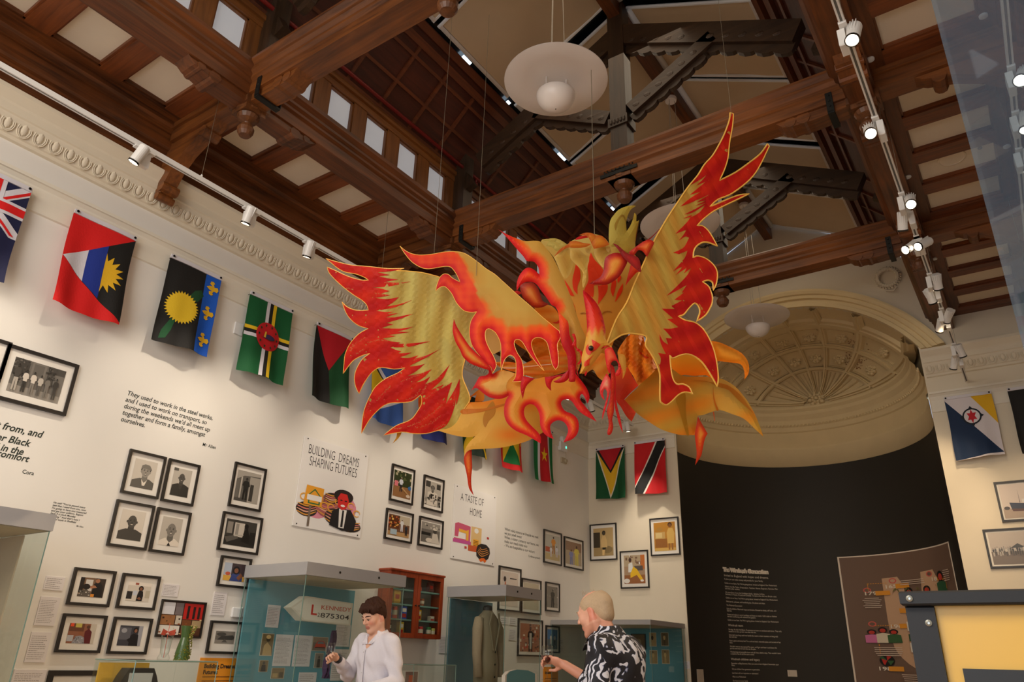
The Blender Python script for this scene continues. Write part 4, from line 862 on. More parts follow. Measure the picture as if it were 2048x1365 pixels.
pl((1088.3, 1058.5), (1123.5, 1133), [('r', 0, 0, 1, .25, (200, 180, 130)), ('r', 0, .3, .3, .5, (190, 86, 50))]+man(.55, .25, .7, (226, 150, 40), (180, 120, 40), (100, 64, 44), 24, 1.4)+man(.38, .12, .42, (230, 230, 236), (220, 210, 210), (100, 64, 44), 24, 1.4)+man(.78, .14, .45, (226, 226, 236), (210, 200, 210), (100, 64, 44), 24, 1.4), (196, 196, 186), 'framed colour photo of a woman in orange with two children in white', mb_=(.035, .045))
pl((1128.8, 1072.6), (1167, 1142.8), [('r', .0, .6, 1, 1, (150, 120, 100))]+man(.34, 0, .66, (132, 140, 196), (120, 130, 180), (100, 64, 44), 20, 1.3)+man(.68, 0, .86, (218, 204, 96), (210, 196, 90), (80, 54, 40), 20, 1.2), (180, 164, 140), 'framed colour photo of two girls in lilac and yellow dresses', mb_=(.035, .045))
tx = [('r', .1, .2, .45, .9, (210, 200, 190)), ('e', .2, .78, .08, .08, (60, 50, 46)), ('p', [(.15, .3), (.3, .3), (.26, .7), (.2, .7)], (196, 106, 60))]
pl((998.9, 1131.4), (1041, 1226), tx+[('r', .5, .8, .9, .83, 60), ('r', .45, .5, .95, .52, 90), ('r', .3, .25, .95, .27, 150)], (214, 200, 186), 'framed drawing of a magnifier shape with pencil notes, behind the middle glass case')
pl((1043.9, 1156.2), (1082, 1231), [('r', .35, .4, .65, .6, (206, 196, 170))], (196, 184, 160), 'framed plain beige sheet, behind the middle glass case', mw=.04)
pl((1091.8, 1163.9), (1119.5, 1226), speck(20, 60, [60, 120, 150, 190])+man(.5, .02, .85, 60, 36, 90, 20, 1.5), 130, 'narrow framed black and white photo of a standing figure right of the middle glass case', mb_=(.03, .04))
pl((1037, 1237), (1085, 1314.5), speck(30, 61, [(200, 60, 40), (220, 160, 90), (90, 60, 60), (230, 220, 200)])+man(.5, -.1, 1.0, (30, 26, 30), (30, 26, 30), (96, 60, 44), 20, .9)+[('p', [(.46, .1), (.54, .1), (.56, .66), (.44, .66)], (196, 190, 180))], (170, 110, 80), 'framed colour photo of a woman in a dark jacket before patterned cloth', mb_=(.04, .045))
pl((1092.2, 1251.3), (1119, 1307.5), [('r', 0, .5, 1, 1, (84, 124, 170))]+man(.35, .25, .5, 200, 190, 90, 20, 1.4)+man(.7, .2, .55, 190, 60, 90, 20, 1.4)+speck(12, 62, [60, 120, 30], 0, .3), (110, 120, 126), 'narrow framed blue toned photo of a family group', mb_=(.03, .035))
sp_ = lambda v: (v, v*.85, v*.58)
pe((1179.2, 1050.3), (1234.5, 1120), [('r', 0, 0, 1, .3, sp_(170)), ('r', 0, .3, .34, .85, sp_(60)), ('e', .7, .22, .25, .13, sp_(140))]+[('p', [(.4, .3), (.38, .55), (.46, .72), (.6, .72), (.68, .55), (.7, .3)], sp_(222)), ('e', .53, .82, .09, .085, sp_(30)), ('e', .53, .80, .07, .07, sp_(70)), ('p', [(.44, .3), (.64, .3), (.6, .22), (.46, .22)], sp_(50)), ('p', [(.44, .22), (.58, .22), (.54, .02), (.44, .02)], sp_(232))], sp_(196), 'framed sepia photo of a small girl seated beside a television', mb_=(.05, .055))
pe((1239.4, 1103.5), (1299, 1176.5), [('r', 0, .6, .8, 1, (180, 160, 130)), ('r', .8, .5, 1, 1, (190, 110, 50)), ('r', .5, .45, .9, .62, (90, 80, 76)), ('r', 0, 0, 1, .3, (150, 96, 56)), ('p', [(.2, .4), (.22, .7), (.4, .75), (.45, .4)], (226, 226, 222)), ('p', [(.3, .35), (.45, .6), (.62, .5), (.9, .14), (.8, .08), (.6, .3), (.3, .2)], (232, 186, 40)), ('e', .3, .83, .07, .08, (70, 44, 34)), ('e', .12, .1, .15, .08, (226, 222, 214)), ('e', .85, .1, .08, .04, (230, 226, 220))]+speck(10, 70, [(230, 226, 220), (120, 90, 70)], .65, .98, 0, .8, .06), (170, 140, 110), 'framed colour photo of a person in yellow dungarees sitting in a living room', mb_=(.05, .055))
pe((1298.5, 1038.4), (1361, 1110), [('r', 0, 0, 1, .1, (210, 170, 90)), ('r', .05, .12, .6, .42, (150, 96, 40)), ('r', .05, .42, .52, .66, (196, 160, 96)), ('r', .09, .46, .38, .63, (216, 190, 130)), ('e', .28, .76, .14, .07, (176, 130, 60)), ('p', [(.62, .25), (.6, .62), (.68, .78), (.88, .78), (.96, .6), (.92, .25)], (212, 172, 92)), ('r', .66, .03, .73, .25, (150, 100, 50)), ('r', .8, .03, .87, .25, (150, 100, 50)), ('e', .76, .90, .10, .085, (70, 44, 20)), ('e', .76, .87, .075, .065, (130, 84, 44))], (186, 130, 46), 'framed amber toned photo of a woman in a long coat beside a television cabinet', mb_=(.05, .055))
pe((1986.2, 965.5), (2090, 1040), [('r', 0, 0, 1, .28, (170, 148, 128)), ('p', [(.22, .46), (1, .38), (1, .2), (.26, .24)], (40, 46, 66)), ('p', [(.26, .28), (1, .24), (1, .18), (.28, .2)], (90, 50, 36)), ('r', .6, .45, .9, .55, (220, 214, 206)), ('p', [(.52, .44), (.53, .85), (.54, .44)], (90, 80, 76)), ('e', .12, .3, .09, .05, (70, 60, 56))], (208, 192, 180), 'framed photo of a dark blue hulled ship, right of the apse', fw=.028, mw=.018)
pe((1964.2, 1060.2), (2080, 1135), [('r', 0, 0, 1, .40, (120, 104, 88)), ('p', [(.5, .5), (.7, .64), (.9, .5)], 70)]+sum([man(.06+.055*i, .26+.02*(i % 3), .26, random.Random(i).choice([200, 90, 160, 60]), random.Random(i+9).choice([80, 190, 60]), 60, 30, .6) for i in range(16)], []), (186, 172, 158), 'framed photo of a crowd crossing a square, right of the apse', fw=.028, mw=.022)
# ---------------------------------------------------------------- caption cards, plates, orange panels
def card(surf, box, label, name='caption_card', colr=(228, 222, 222), txt=(150, 142, 140), rows=9, cat='caption', head=None, hp=None, thick=.006, big=0):
    u0, z0, u1, z1 = box; s = Sheet(surf); s.layer(rect(u0, z0, u1, z1), colr, thick, thick=thick)
    w_, h_ = u1-u0, z1-z0; rn = random.Random(int(abs(u0*977+z0*131)))
    for i in range(rows):
        zz = z1-h_*(.10+.82*(i+.5)/rows); l = rn.uniform(.45, .86) if i % 4 == 3 else rn.uniform(.76, .88); q = h_*.22/rows
        x = u0+w_*.06; e = u0+w_*l
        while x < e:
            k = rn.uniform(.03, .13)*w_; s.layer(rect(x, zz-q*.5, min(x+k, e), zz+q*.5), txt, thick+.0004); x += k+w_*.02
    return tag(s.build(name, CARD), label, cat, 'white caption cards' if name == 'caption_card' else None)
for tl, br, lab, n in (((94.9, 1152.4), (126.2, 1182.6), 'small caption card left of the barber photo, topmost of the left column', 6), ((84.2, 1193.3), (109.5, 1253), 'second caption card down in the left column beside the photos', 14), ((65.5, 1264.7), (91, 1326), 'third caption card down in the left column beside the photos', 12), ((30.7, 1340), (82, 1400), 'large caption card at the bottom edge in the left column', 14),
                    ((330, 1167.6), (356.6, 1195), 'small caption card above the glossy collage', 7), ((431, 1184), (449.8, 1232.5), 'tall caption card right of the collage, under the small colour portrait', 10), ((1003, 1234), (1017, 1250), 'tiny left caption card seen through the middle glass case', 3), ((1021, 1235), (1034, 1252), 'tiny right caption card seen through the middle glass case', 3),
                    ((1020, 1258.5), (1033, 1282), 'tall caption card seen through the middle glass case', 6), ((1118.8, 1278), (1128, 1308), 'narrow caption card right of the blue toned photo', 8), ((881.7, 1271), (895.6, 1307.5), 'narrow caption card below the wooden wall cabinet', 10)):
    card(fleft, LW(tl, br), lab, rows=n)
card(fend, EW((1360.3, 1323.3), (1379.6, 1338.6)), 'caption card on the end wall strip left of the dark apse', rows=5)
for i in range(3):
    u0, z0, u1, z1 = LW((466.6+17.2*i, 1215.2), (481.4+17.2*i, 1237)); t = MB().bbox((XL, u0, z0), (XL+.03, u1, z1), .008).build('wall_plate', WPL)
    tag(t, 'blank white square wall plate, %s of three beside the blue glass case' % ['left', 'middle', 'right'][i], 'plate', 'white square wall plates')
u0, z0, u1, z1 = LW((403.2, 1316.3), (474, 1400)); ORA = (238, 152, 34)
s = Sheet(fleft); s.layer(rect(u0, z0, u1, z1), ORA, .008, thick=.008)
for i in range(12):
    zz = z1-.17-.035*i; s.layer(rect(u0+.05, zz, u1-.06-.1*(i % 3 == 2), zz+.007), (110, 60, 14), .009)
o = s.build('orange_text_panel', CARD); tag(o, 'orange text panel headed Building Dreams, at the lower left beside the blue case', 'text panel')
font_mesh('heading', 'Building Dreams, Shaping\nFutures', .052, mat('ink_dark', (40, 30, 24), rough=.7), lambda u, v, h: fleft(u0+.05+u, z1-.09+v, .009+h*.4), bold=.002, parent=o)
u0b, z0b, u1b, z1b = LW((1088.3, 1334.8), (1117.5, 1395)); s = Sheet(fleft); s.layer(rect(u0b, z0b, u1b, z1b), ORA, .008, thick=.008)
for i in range(9): s.layer(rect(u0b+.04, z1b-.17-.035*i, u1b-.05, z1b-.163-.035*i), (110, 60, 14), .009)
o = s.build('orange_text_panel', CARD); tag(o, 'orange text panel near the bottom edge right of the middle glass case', 'text panel')
font_mesh('heading', 'Education', .05, MATS['ink_dark'], lambda u, v, h: fleft(u0b+.04+u, z1b-.10+v, .009+h*.4), bold=.002, parent=o)
# ---------------------------------------------------------------- wall lettering
INK = mat('vinyl_lettering', (38, 48, 42), rough=.5, var=.02)
def fit_text(name, body, p0, p1, lastp, shear, bold, parent=None, m=None):
    """lettering fitted between the first baseline start p0, the right end p1 of its longest line and the last baseline"""
    a = onx(p0[0], p0[1], XL); b = onx(p1[0], p1[1], XL); c = onx(lastp[0], lastp[1], XL); n = body.count('\n')+1
    cu = bpy.data.curves.new('t', 'FONT'); cu.body = body; cu.shear = shear; ob = bpy.data.objects.new('t', cu); COL.objects.link(ob); dg = bpy.context.evaluated_depsgraph_get()
    me = ob.evaluated_get(dg).to_mesh(); wd = max(v.co.x for v in me.vertices); ob.evaluated_get(dg).to_mesh_clear(); bpy.data.objects.remove(ob, do_unlink=True); bpy.data.curves.remove(cu)
    su = (b[1]-a[1])/wd; sv = (a[2]-c[2])/(n-1) if n > 1 else su*1.05
    return font_mesh(name, body, 1.0, m or INK, lambda u, v, h: fleft(a[1]+u*su, a[2]+v*sv, h), shear=shear, bold=bold, parent=parent)
def quote(body, p0, p1, lastp, label, who, shear=.2, bold=.012):
    o = fit_text('wall_quote', body, p0, p1, lastp, shear, bold); tag(o, label, 'wall text', 'dark vinyl quotations on the left wall'); fit_text('signature', who[0], who[1], who[2], who[1], 0, bold*.7, parent=o)
quote('They used to work in the steel works,\nand I used to work on transport, so\nduring the weekends we\u2019d all meet up\ntogether and form a family, amongst\nourselves.', (253, 790), (425, 838), (243, 843), 'dark slanted wall quotation about steel works and transport, signed Mr Allen', ('Mr Allen', (404.5, 892), (431, 899)))
o = fit_text('wall_quote', 'support from, and', (-72, 841), (83, 883), (-72, 841), .25, .02); tag(o, 'bold slanted wall quotation ending in comfort, cut by the left edge', 'wall text', 'dark vinyl quotations on the left wall')
for b_, x0, y0, x1, y1 in (('and other Black', -76, 865, 59.5, 893), ('community and in the', -140, 872, 47, 905.5), ('warmth and comfort', -118, 890, 57, 924)): fit_text('line', b_, (x0, y0), (x1, y1), (x0, y0), .25, .02, parent=o)
fit_text('signature', 'Cora', (43.5, 947), (66.5, 952.5), (43, 947), 0, .012, parent=o)
quote('He said \u201cYou\u2019ve passed every\ntest that I need from you, now\nI\u2019m going to have you measured\nand get your uniform. Report\nback 9 o\u2019clock Monday\nmorning.\u201d And that\u2019s how I\nstarted work in Sheffield', (106, 1007), (171.5, 1033), (103, 1040), 'small slanted wall quotation about uniforms above the left glass case', ('Mr Allen', (152.5, 1054), (166, 1057)))
quote('When visita come a wi fireside we mek\nwe pot smell sweet\nWhen a visitor comes to our home, we\nmake our meals taste nice\n- We are hospitable to our visitors', (1009, 1061), (1077, 1082.5), (1009, 1094), 'thin wall proverb about hospitality right of the Taste of Home poster', ('Caribbean proverb', (1056.5, 1114.5), (1080, 1119.5)), shear=.12, bold=0)
# ---------------------------------------------------------------- posters
def wav(s, pts, wd, col, h): # painted stroke
    P = smooth_poly(pts, 4, closed=False); N = []
    for i in range(len(P)):
        d = P[min(i+1, len(P)-1)]-P[max(i-1, 0)]; n = np.array((-d[1], d[0])); n = n/(np.hypot(*n)+1e-9); w_ = wd*(.35+.65*math.sin(math.pi*(i+.6)/(len(P)+.2))); N.append((P[i]+n*w_, P[i]-n*w_))
    s.layer([tuple(a) for a, b in N]+[tuple(b) for a, b in N][::-1], col, h)
pz = onx(608.4, 871.7, XL); pb = onx(719, 1077, XL); u0, z1, u1, z0 = pz[1], pz[2], pb[1], pb[2]; W_, H_ = u1-u0, z1-z0
S = lambda a, b, h: fleft(u0+W_*a, z0+H_*b, h); s = Sheet(S); s.layer(rect(0, 0, 1, 1), (236, 232, 228), .012, thick=.009)
h = [.0126]
def L_(poly, c): s.layer(poly, c, h[0]); h[0] += .00012
def W2(pts, wd, c): wav(s, pts, wd, c, h[0]); h[0] += .00012
L_(ell(.62, .30, .27, .16, 26), (222, 140, 160)); L_(ell(.30, .22, .16, .10), (222, 140, 160))
for k, (cx, cy, rx, ry) in enumerate(((.16, .20, .15, .08), (.80, .11, .19, .07), (.45, .26, .17, .11), (.56, .18, .14, .09), (.50, .38, .12, .06), (.28, .34, .12, .07))):
    L_(ell(cx, cy, rx, ry, 18), [(44, 34, 32), (52, 40, 36), (168, 92, 92), (60, 44, 40), (40, 30, 28), (120, 60, 60)][k])
    for j in range(4): W2([(cx-rx*.9, cy-ry*.4+j*ry*.35), (cx, cy-ry*.75+j*ry*.4), (cx+rx*.9, cy-ry*.1+j*ry*.3)], .008, [(214, 150, 60), (226, 168, 140), (210, 120, 110)][j % 3])
for k in range(9):
    a = k*.7; cx, cy = .10+.1*k, .33+.07*math.sin(a*1.9); W2([(cx+.05*math.cos(t), cy+.035*math.sin(t)) for t in np.linspace(0, 5.5, 8)], .007, (232, 168, 60))
L_(rect(.185, .02, .215, .26), (120, 104, 90)); L_([(.10, .25), (.36, .25), (.37, .46), (.12, .465)], (232, 160, 42))
for P in ([(.15, .36), (.24, .44), (.34, .36), (.32, .36), (.24, .42), (.17, .36)], [(.16, .36), (.18, .36), (.18, .28), (.31, .28), (.31, .36), (.33, .36), (.33, .265), (.16, .265)]): L_(P, (60, 110, 60))
L_([(.14, .305), (.35, .305), (.35, .365), (.14, .365)], (236, 232, 228))
L_([(.50, .08), (.52, .24), (.62, .29), (.80, .29), (.90, .18), (.88, .06), (.7, .04)], (28, 24, 26)); L_([(.64, .07), (.62, .28), (.74, .28), (.72, .07)], (236, 232, 226)); L_([(.665, .08), (.672, .27), (.70, .27), (.70, .08)], (30, 26, 28))
L_(ell(.67, .43, .15, .075, 18), (40, 28, 26)); L_([(.60, .30), (.58, .40), (.62, .46), (.72, .46), (.76, .38), (.72, .29), (.66, .27)], (212, 40, 36)); L_(ell(.64, .38, .02, .008, 8), (30, 20, 20)); L_(ell(.71, .38, .02, .008, 8), (30, 20, 20)); L_(ell(.67, .32, .035, .014, 10), (240, 232, 226))
o = s.build('exhibition_poster', CARD); tag(o, 'large white poster lettered Building Dreams Shaping Futures with a SOLD sign drawing', 'poster', 'white exhibition posters')
for a, b in ((.05, .975), (.95, .975), (.05, .025), (.95, .025)): MB().lathe([(.008, 0), (.008, .004)], S(a, b, .012), 8, axis=(1, 0, 0)).build('screw', CHR, o)
INKH = mat('hand_lettering', (44, 42, 40), rough=.6)
for (txt, ux, vz, sz, sc) in (('BUILDING  DREAMS', .075, .815, .145, .86), ('SHAPING FUTURES', .11, .685, .145, .84)): font_mesh('lettering', txt, sz, INKH, lambda u, v, hh: fleft(u0+W_*ux+u*.74*sc, z0+H_*vz+v*1.1, .0125+hh*.3), parent=o, bold=-.0012)
font_mesh('sold_lettering', 'SOLD', .078, mat('red_lettering', (190, 50, 40)), lambda u, v, hh: fleft(u0+W_*.155+u*.84, z0+H_*.313+v, .0160+hh*.3), parent=o)
pz = onx(908.7, 968.4, XL); pb = onx(987.5, 1133, XL); ua, zb, ub, za = pz[1], pz[2], pb[1], pb[2]; Wb, Hb = ub-ua, zb-za
S2 = lambda a, b, h: fleft(ua+Wb*a, za+Hb*b, h); s = Sheet(S2); s.layer(rect(0, 0, 1, 1), (236, 232, 228), .012, thick=.009); h = [.0126]
MG = (206, 88, 120)
L_(rect(.42, .20, .66, .48), (226, 190, 130)); L_(ell(.54, .43, .05, .035), (240, 236, 230)); L_(rect(.36, .14, .62, .22), (200, 90, 44)); L_(rect(.47, .22, .6, .31), (240, 170, 40))
for k in range(4): L_(rect(.48, .225+.02*k, .59, .232+.02*k), (80, 50, 20))
L_([(.05, .30), (.05, .47), (.12, .49), (.40, .47), (.40, .25), (.40, .22), (.04, .25), (.04, .28), (.30, .28), (.30, .37), (.14, .38), (.13, .30)], MG); L_([(.14, .41), (.30, .40), (.36, .42), (.36, .27), (.31, .27), (.31, .36), (.14, .37)], (236, 176, 60)); L_(rect(.02, .22, .42, .265), (196, 80, 150))
L_([(.56, .09), (.55, .17), (.58, .24), (.66, .27), (.78, .27), (.86, .23), (.88, .16), (.84, .08), (.76, .04), (.66, .04)], (36, 28, 26))
for k in range(4): W2([(.57+.02*k, .16+.02*k), (.68, .10+.03*k), (.86-.02*k, .16+.02*k)], .006, (206, 140, 70))
L_([(.62, .05), (.66, .02), (.72, .04), (.76, .015), (.80, .05), (.74, .08), (.68, .075)], (232, 110, 30)); L_(rect(.28, .16, .33, .19), (190, 60, 50)); L_(rect(.79, .35, .84, .38), (190, 60, 50))
o = s.build('exhibition_poster', CARD); tag(o, 'white poster lettered A Taste of Home with a sewing machine and cooking pot', 'poster', 'white exhibition posters')
for a, b in ((.05, .975), (.95, .975), (.05, .025), (.95, .025)): MB().lathe([(.008, 0), (.008, .004)], S2(a, b, .012), 8, axis=(1, 0, 0)).build('screw', CHR, o)
for (txt, ux, vz) in (('A TASTE OF', .14, .80), ('HOME', .36, .63)): font_mesh('lettering', txt, .135, INKH, lambda u, v, hh: fleft(ua+Wb*ux+u*.78, za+Hb*vz+v*1.15, .0125+hh*.3), parent=o, bold=-.0012)
# ================================================================ showcases, wall cabinet and what is in them
GLS = glassmat('showcase_glass', (249, 252, 251)); HOOD = mat('grey_powder_coat', (172, 170, 170), rough=.45, var=.015); TEAL = mat('teal_backing', (96, 158, 172), rough=.8, var=.02)
TEALD = mat('slate_blue_backing', (92, 128, 140), rough=.8, var=.02); PLN = mat('plinth_white', (224, 220, 214), rough=.6, var=.02); EDGE = mat('glass_edge', (120, 150, 140), rough=.2)
def showcase(x0, x1, y0, y1, zt, hood, label, zb=.85, m=HOOD, seams=True, group='tall glass showcases with grey hoods'):
    t = thing('glass_showcase', ((x0+x1)/2, (y0+y1)/2, 0), label, 'showcase', group)
    MB().bbox((x0, y0, 0), (x1, y1, zb), .01).build('plinth', PLN, t)
    h = MB(); h.box((x0-.01, y0-.01, zt-hood), (x1+.01, y1+.01, zt))
    h.build('hood', m, t); MB().box((x0+.02, y0+.02, zt-hood), (x1-.02, y1-.02, zt-hood-.004)).build('light_diffuser', mat('hood_lining', (200, 186, 160), rough=.7), t)
    for (a, b, c, d) in ((x0+.004, y0+.004, x0+.010, y1-.004), (x1-.010, y0+.004, x1-.004, y1-.004), (x0+.012, y0+.004, x1-.012, y0+.010), (x0+.012, y1-.010, x1-.012, y1-.004)): MB().box((a, b, zb), (c, d, zt-hood)).build('glass_pane', GLS, t)
    e = 0.006
    for (a, b) in ((x0+.002, y0+.002), (x1-.002-e, y0+.002), (x0+.002, y1-.002-e), (x1-.002-e, y1-.002-e)): MB().box((a, b, zb), (a+e, b+e, zt-hood)).build('corner_joint', EDGE, t)
    if seams:
        for k in (.3, .7): MB().lathe([(.012, 0), (.012, .004), (.006, .004)], (x1+.01, y0+(y1-y0)*k, zt-hood*.5), 10, axis=(1, 0, 0)).build('hood_lock', CHR, t)
    return t
def back(t, x, y0, y1, z0, z1, m, name='back_panel', th=.02): return MB().box((x, y0, z0), (x+th, y1, z1)).build(name, m, t)
# --- first blue showcase with the minicab sign
Z1T = 2.24; a = onz(616, 1124, Z1T); b = onz(797.5, 1153, Z1T); X1, Y0, Y1 = float(a[0]), float(a[1]), float(b[1])
c1_ = showcase(XL+.06, X1, Y0, Y1, Z1T, .12, 'tall glass showcase with grey hood and teal back holding the taxi sign')
yb = float(onx(711.8, 1170, XL+.12)[1]); back(c1_, XL+.10, Y0+.02, yb, .85, 2.11, TEAL)
fb = lambda u, v, h: (XL+.122+h, u, v)
def bw(tl, br, X): p = onx(tl[0], tl[1], X); q = onx(br[0], br[1], X); return float(p[1]), float(q[2]), float(q[1]), float(p[2])
for tl, br, lab, n in (((536.7, 1210), (555.8, 1256.6), 'white text card high on the left of the teal back panel', 12), ((553.2, 1269.4), (580, 1333.5), 'left of the two typed letters on the teal back panel', 20), ((591.6, 1271), (618.4, 1334.2), 'right of the two typed letters on the teal back panel', 20), ((673.4, 1249.6), (697.5, 1294.6), 'typed letter on the teal panel right of the purple scarf, upper', 14), ((666.8, 1299), (692, 1362), 'form with a small stamp on the teal panel right of the purple scarf, lower', 14), ((598.7, 1345.8), (630, 1380), 'cream note low in the teal showcase', 8)):
    card(fb, bw(tl, br, XL+.125), lab, name='document', rows=n, cat='document', thick=.003)
def snap(X, tl, br, shapes, bg, label, surf=None):
    f_ = surf or (lambda u, v, h: (X+h, u, v)); u0, z0, u1, z1 = bw(tl, br, X); s = Sheet(lambda a, b, h: f_(u0+(u1-u0)*a, z0+(z1-z0)*b, h)); s.layer(rect(0, 0, 1, 1), (206, 196, 176), .003, thick=.003); s.layer(rect(.03, .03, .97, .97), g(bg), .0034)
    for i, q in enumerate(shapes):
        poly, c = shp(q, 1); s.layer([(min(.97, max(.03, a)), min(.97, max(.03, b))) for a, b in poly], g(c), .0036+.00012*i)
    return tag(s.build('loose_photograph', PRINT), label, 'photograph', 'unframed photographs in the showcases')
snap(XL+.122, (525, 1267), (542.6, 1312.9), [('p', [(.2, 0), (.25, .45), (.5, .6), (.85, .4), (.95, 0)], sp_(200)), ('e', .55, .74, .17, .13, sp_(70)), ('e', .55, .84, .2, .09, sp_(225))], sp_(130), 'sepia photo of a nurse in a white cap on the teal panel')
snap(XL+.122, (519.6, 1321), (533.8, 1345), [('p', [(.2, 0), (.3, .6), (.7, .6), (.8, 0)], 40), ('e', .5, .75, .15, .14, 70)], sp_(130), 'small sepia photo of a couple below the nurse photo')
snap(XL+.122, (543.7, 1336.4), (566.8, 1358.3), [('r', .1, .1, .5, .5, sp_(190)), ('r', .6, .1, .9, .6, sp_(90))], sp_(140), 'sepia photo of a desk low on the teal panel')
snap(XL+.122, (626, 1274.2), (653.6, 1303.4), [('r', 0, .6, 1, 1, (150, 130, 110)), ('p', [(.15, .2), (.2, .45), (.35, .72), (.7, .72), (.85, .45), (.9, .2)], (206, 60, 30)), ('p', [(.3, .5), (.38, .68), (.68, .68), (.76, .5)], (110, 120, 130)), ('r', .2, .2, .85, .28, (60, 40, 36))], (120, 110, 100), 'colour photo of a red car on the teal panel')
snap(XL+.122, (630.5, 1306.7), (643.7, 1337), [('p', [(.3, 0), (.35, .6), (.65, .6), (.7, 0)], 50), ('e', .5, .72, .12, .1, 80)], 130, 'small grey photo below the red car photo')
# sign
FS = lambda X: (lambda u, v, h: (X+h, u, v))
XS = -6.22; P = [onx(*p, XS) for p in ((574.9, 1215.5), (606.3, 1193), (699.7, 1207.8), (694, 1251.8), (598.7, 1242))]; P = [(float(p[1]), float(p[2])) for p in P]
s = Sheet(FS(XS)); s.layer(P[::-1], (226, 220, 204), .05, thick=.11); cx_, cz_ = np.mean([p[0] for p in P]), np.mean([p[1] for p in P])
inner = [(cx_+(p[0]-cx_)*.93, cz_+(p[1]-cz_)*.88) for p in P]; s.layer(inner[::-1], (240, 236, 224), .0505)
o = s.build('taxi_sign', paintmat('sign_plastic', rough=.35)); tag(o, 'worn white arrow shaped minicab light box lettered KENNEDY 875304 in the teal showcase', 'sign')
def fitp(name, body, X, p0, p1, hpx, parent, m, bold=0, hh=.052, off=.0):
    a = onx(p0[0], p0[1], X); b = onx(p1[0], p1[1], X); c = onx(p0[0], p0[1]-hpx, X)
    cu = bpy.data.curves.new('t', 'FONT'); cu.body = body; ob = bpy.data.objects.new('t', cu); COL.objects.link(ob); dg = bpy.context.evaluated_depsgraph_get()
    me = ob.evaluated_get(dg).to_mesh(); wd = max(v.co.x for v in me.vertices); ob.evaluated_get(dg).to_mesh_clear(); bpy.data.objects.remove(ob, do_unlink=True); bpy.data.curves.remove(cu)
    su = (b[1]-a[1])/wd; sv = (c[2]-a[2])/.7; kz = (b[2]-a[2])/(b[1]-a[1])
    return font_mesh(name, body, 1.0, m, lambda u, v, h: (X+hh, a[1]+u*su, a[2]+v*sv+u*su*kz), bold=bold, parent=parent)
SR = mat('sign_red', (206, 44, 34), rough=.4); SO = mat('sign_orange_red', (204, 78, 40), rough=.4); SK = mat('sign_black', (26, 22, 20), rough=.4)
fitp('lettering', 'KENNEDY', XS, (634.5, 1219.5), (694.5, 1225), 8.5, o, SO, bold=.008); fitp('lettering', 'L', XS, (613, 1229.5), (626, 1231), 20, o, SR, bold=.02); fitp('lettering', '875304', XS, (633, 1235.5), (690.5, 1241), 9.5, o, SK, bold=.008); fitp('lettering', '2', XS, (627.5, 1234), (632, 1234.5), 8, o, SK)
# purple scarf hanging inside
mb = MB(); V = []; n = 14
for i in range(n+1):
    t_ = i/n; px_, py_ = 669.5-19*t_, 1262+96*t_; w_ = 3.2+3.4*t_
    for k in range(7): q = onx(px_-w_+2*w_*k/6, py_, -6.45); V.append((q[0]+.03*math.sin(k*2.1+i*.5), q[1], q[2]))
mb.add(V, [(i*7+k, i*7+k+1, i*7+k+8, i*7+k+7) for i in range(n) for k in range(6)]); mb.add([(v[0]-.012, v[1], v[2]) for v in V], [(i*7+k+7, i*7+k+8, i*7+k+1, i*7+k) for i in range(n) for k in range(6)])
tag(mb.build('scarf', mat('purple_scarf', (84, 54, 92), rough=.9, var=.3, scale=40)), 'purple scarf hanging in the teal showcase right of the red car photo', 'scarf')
# --- wooden wall cabinet with provisions
CW = wood('cherry_wood', (116, 40, 14), (170, 72, 30), 2, rough=.35); XCB = XL+.20
p = onx(783, 1141, XCB); q = onx(881.5, 1280, XCB); cy0, cy1, cz1, cz0 = float(p[1]), float(q[1]), float(p[2]), float(q[2])
t = thing('wall_cabinet', (XL+.1, (cy0+cy1)/2, cz0), 'reddish wooden wall cabinet with two glazed doors and shelves of groceries', 'cabinet')
mb = MB(); mb.box((XL+.005, cy0, cz1-.03), (XCB-.022, cy1, cz1)); mb.box((XL+.005, cy0, cz0), (XCB-.022, cy1, cz0+.03)); mb.box((XL+.005, cy0, cz0+.03), (XCB-.022, cy0+.025, cz1-.03)); mb.box((XL+.005, cy1-.025, cz0+.03), (XCB-.022, cy1, cz1-.03)); mb.bbox((XL+.0, cy0-.015, cz1), (XCB+.01, cy1+.015, cz1+.03), .008); mb.build('carcass', CW, t)
MB().box((XL+.005, cy0+.025, cz0+.03), (XL+.015, cy1-.025, cz1-.03)).build('back_board', mat('cabinet_lining', (150, 146, 136), rough=.8), t)
SHT = mat('shelf_teal', (130, 172, 160), rough=.6); ym = (cy0+cy1)/2; sz = []
for k in range(1, 4): z = cz0+.03+(cz1-cz0-.06)*k/4; MB().box((XL+.016, cy0+.026, z-.008), (XCB-.03, cy1-.026, z+.008)).build('shelf', SHT, t); sz.append(z+.008)
sz = [cz0+.03]+sz
for (ya, yb_) in ((cy0+.002, ym-.002), (ym+.002, cy1-.002)):
    mb = MB(); w_ = .055
    for (a, b, c, d) in ((ya, ya+w_, cz0+.002, cz1-.002), (yb_-w_, yb_, cz0+.002, cz1-.002), (ya+w_, yb_-w_, cz0+.002, cz0+w_), (ya+w_, yb_-w_, cz1-w_, cz1-.002)): mb.box((XCB-.02, a, c), (XCB, b, d))
    dr = mb.build('cabinet_door', CW, t); MB().box((XCB-.012, ya+w_, cz0+w_), (XCB-.008, yb_-w_, cz1-w_)).build('pane', GLS, dr)
    MB().lathe([(.008, 0), (.006, .012), (.012, .02), (.004, .026)], (XCB, ya+w_*.5 if ya > cy0+.1 else yb_-w_*.5, (cz0+cz1)/2), 10, axis=(1, 0, 0)).build('knob', CHR, dr)
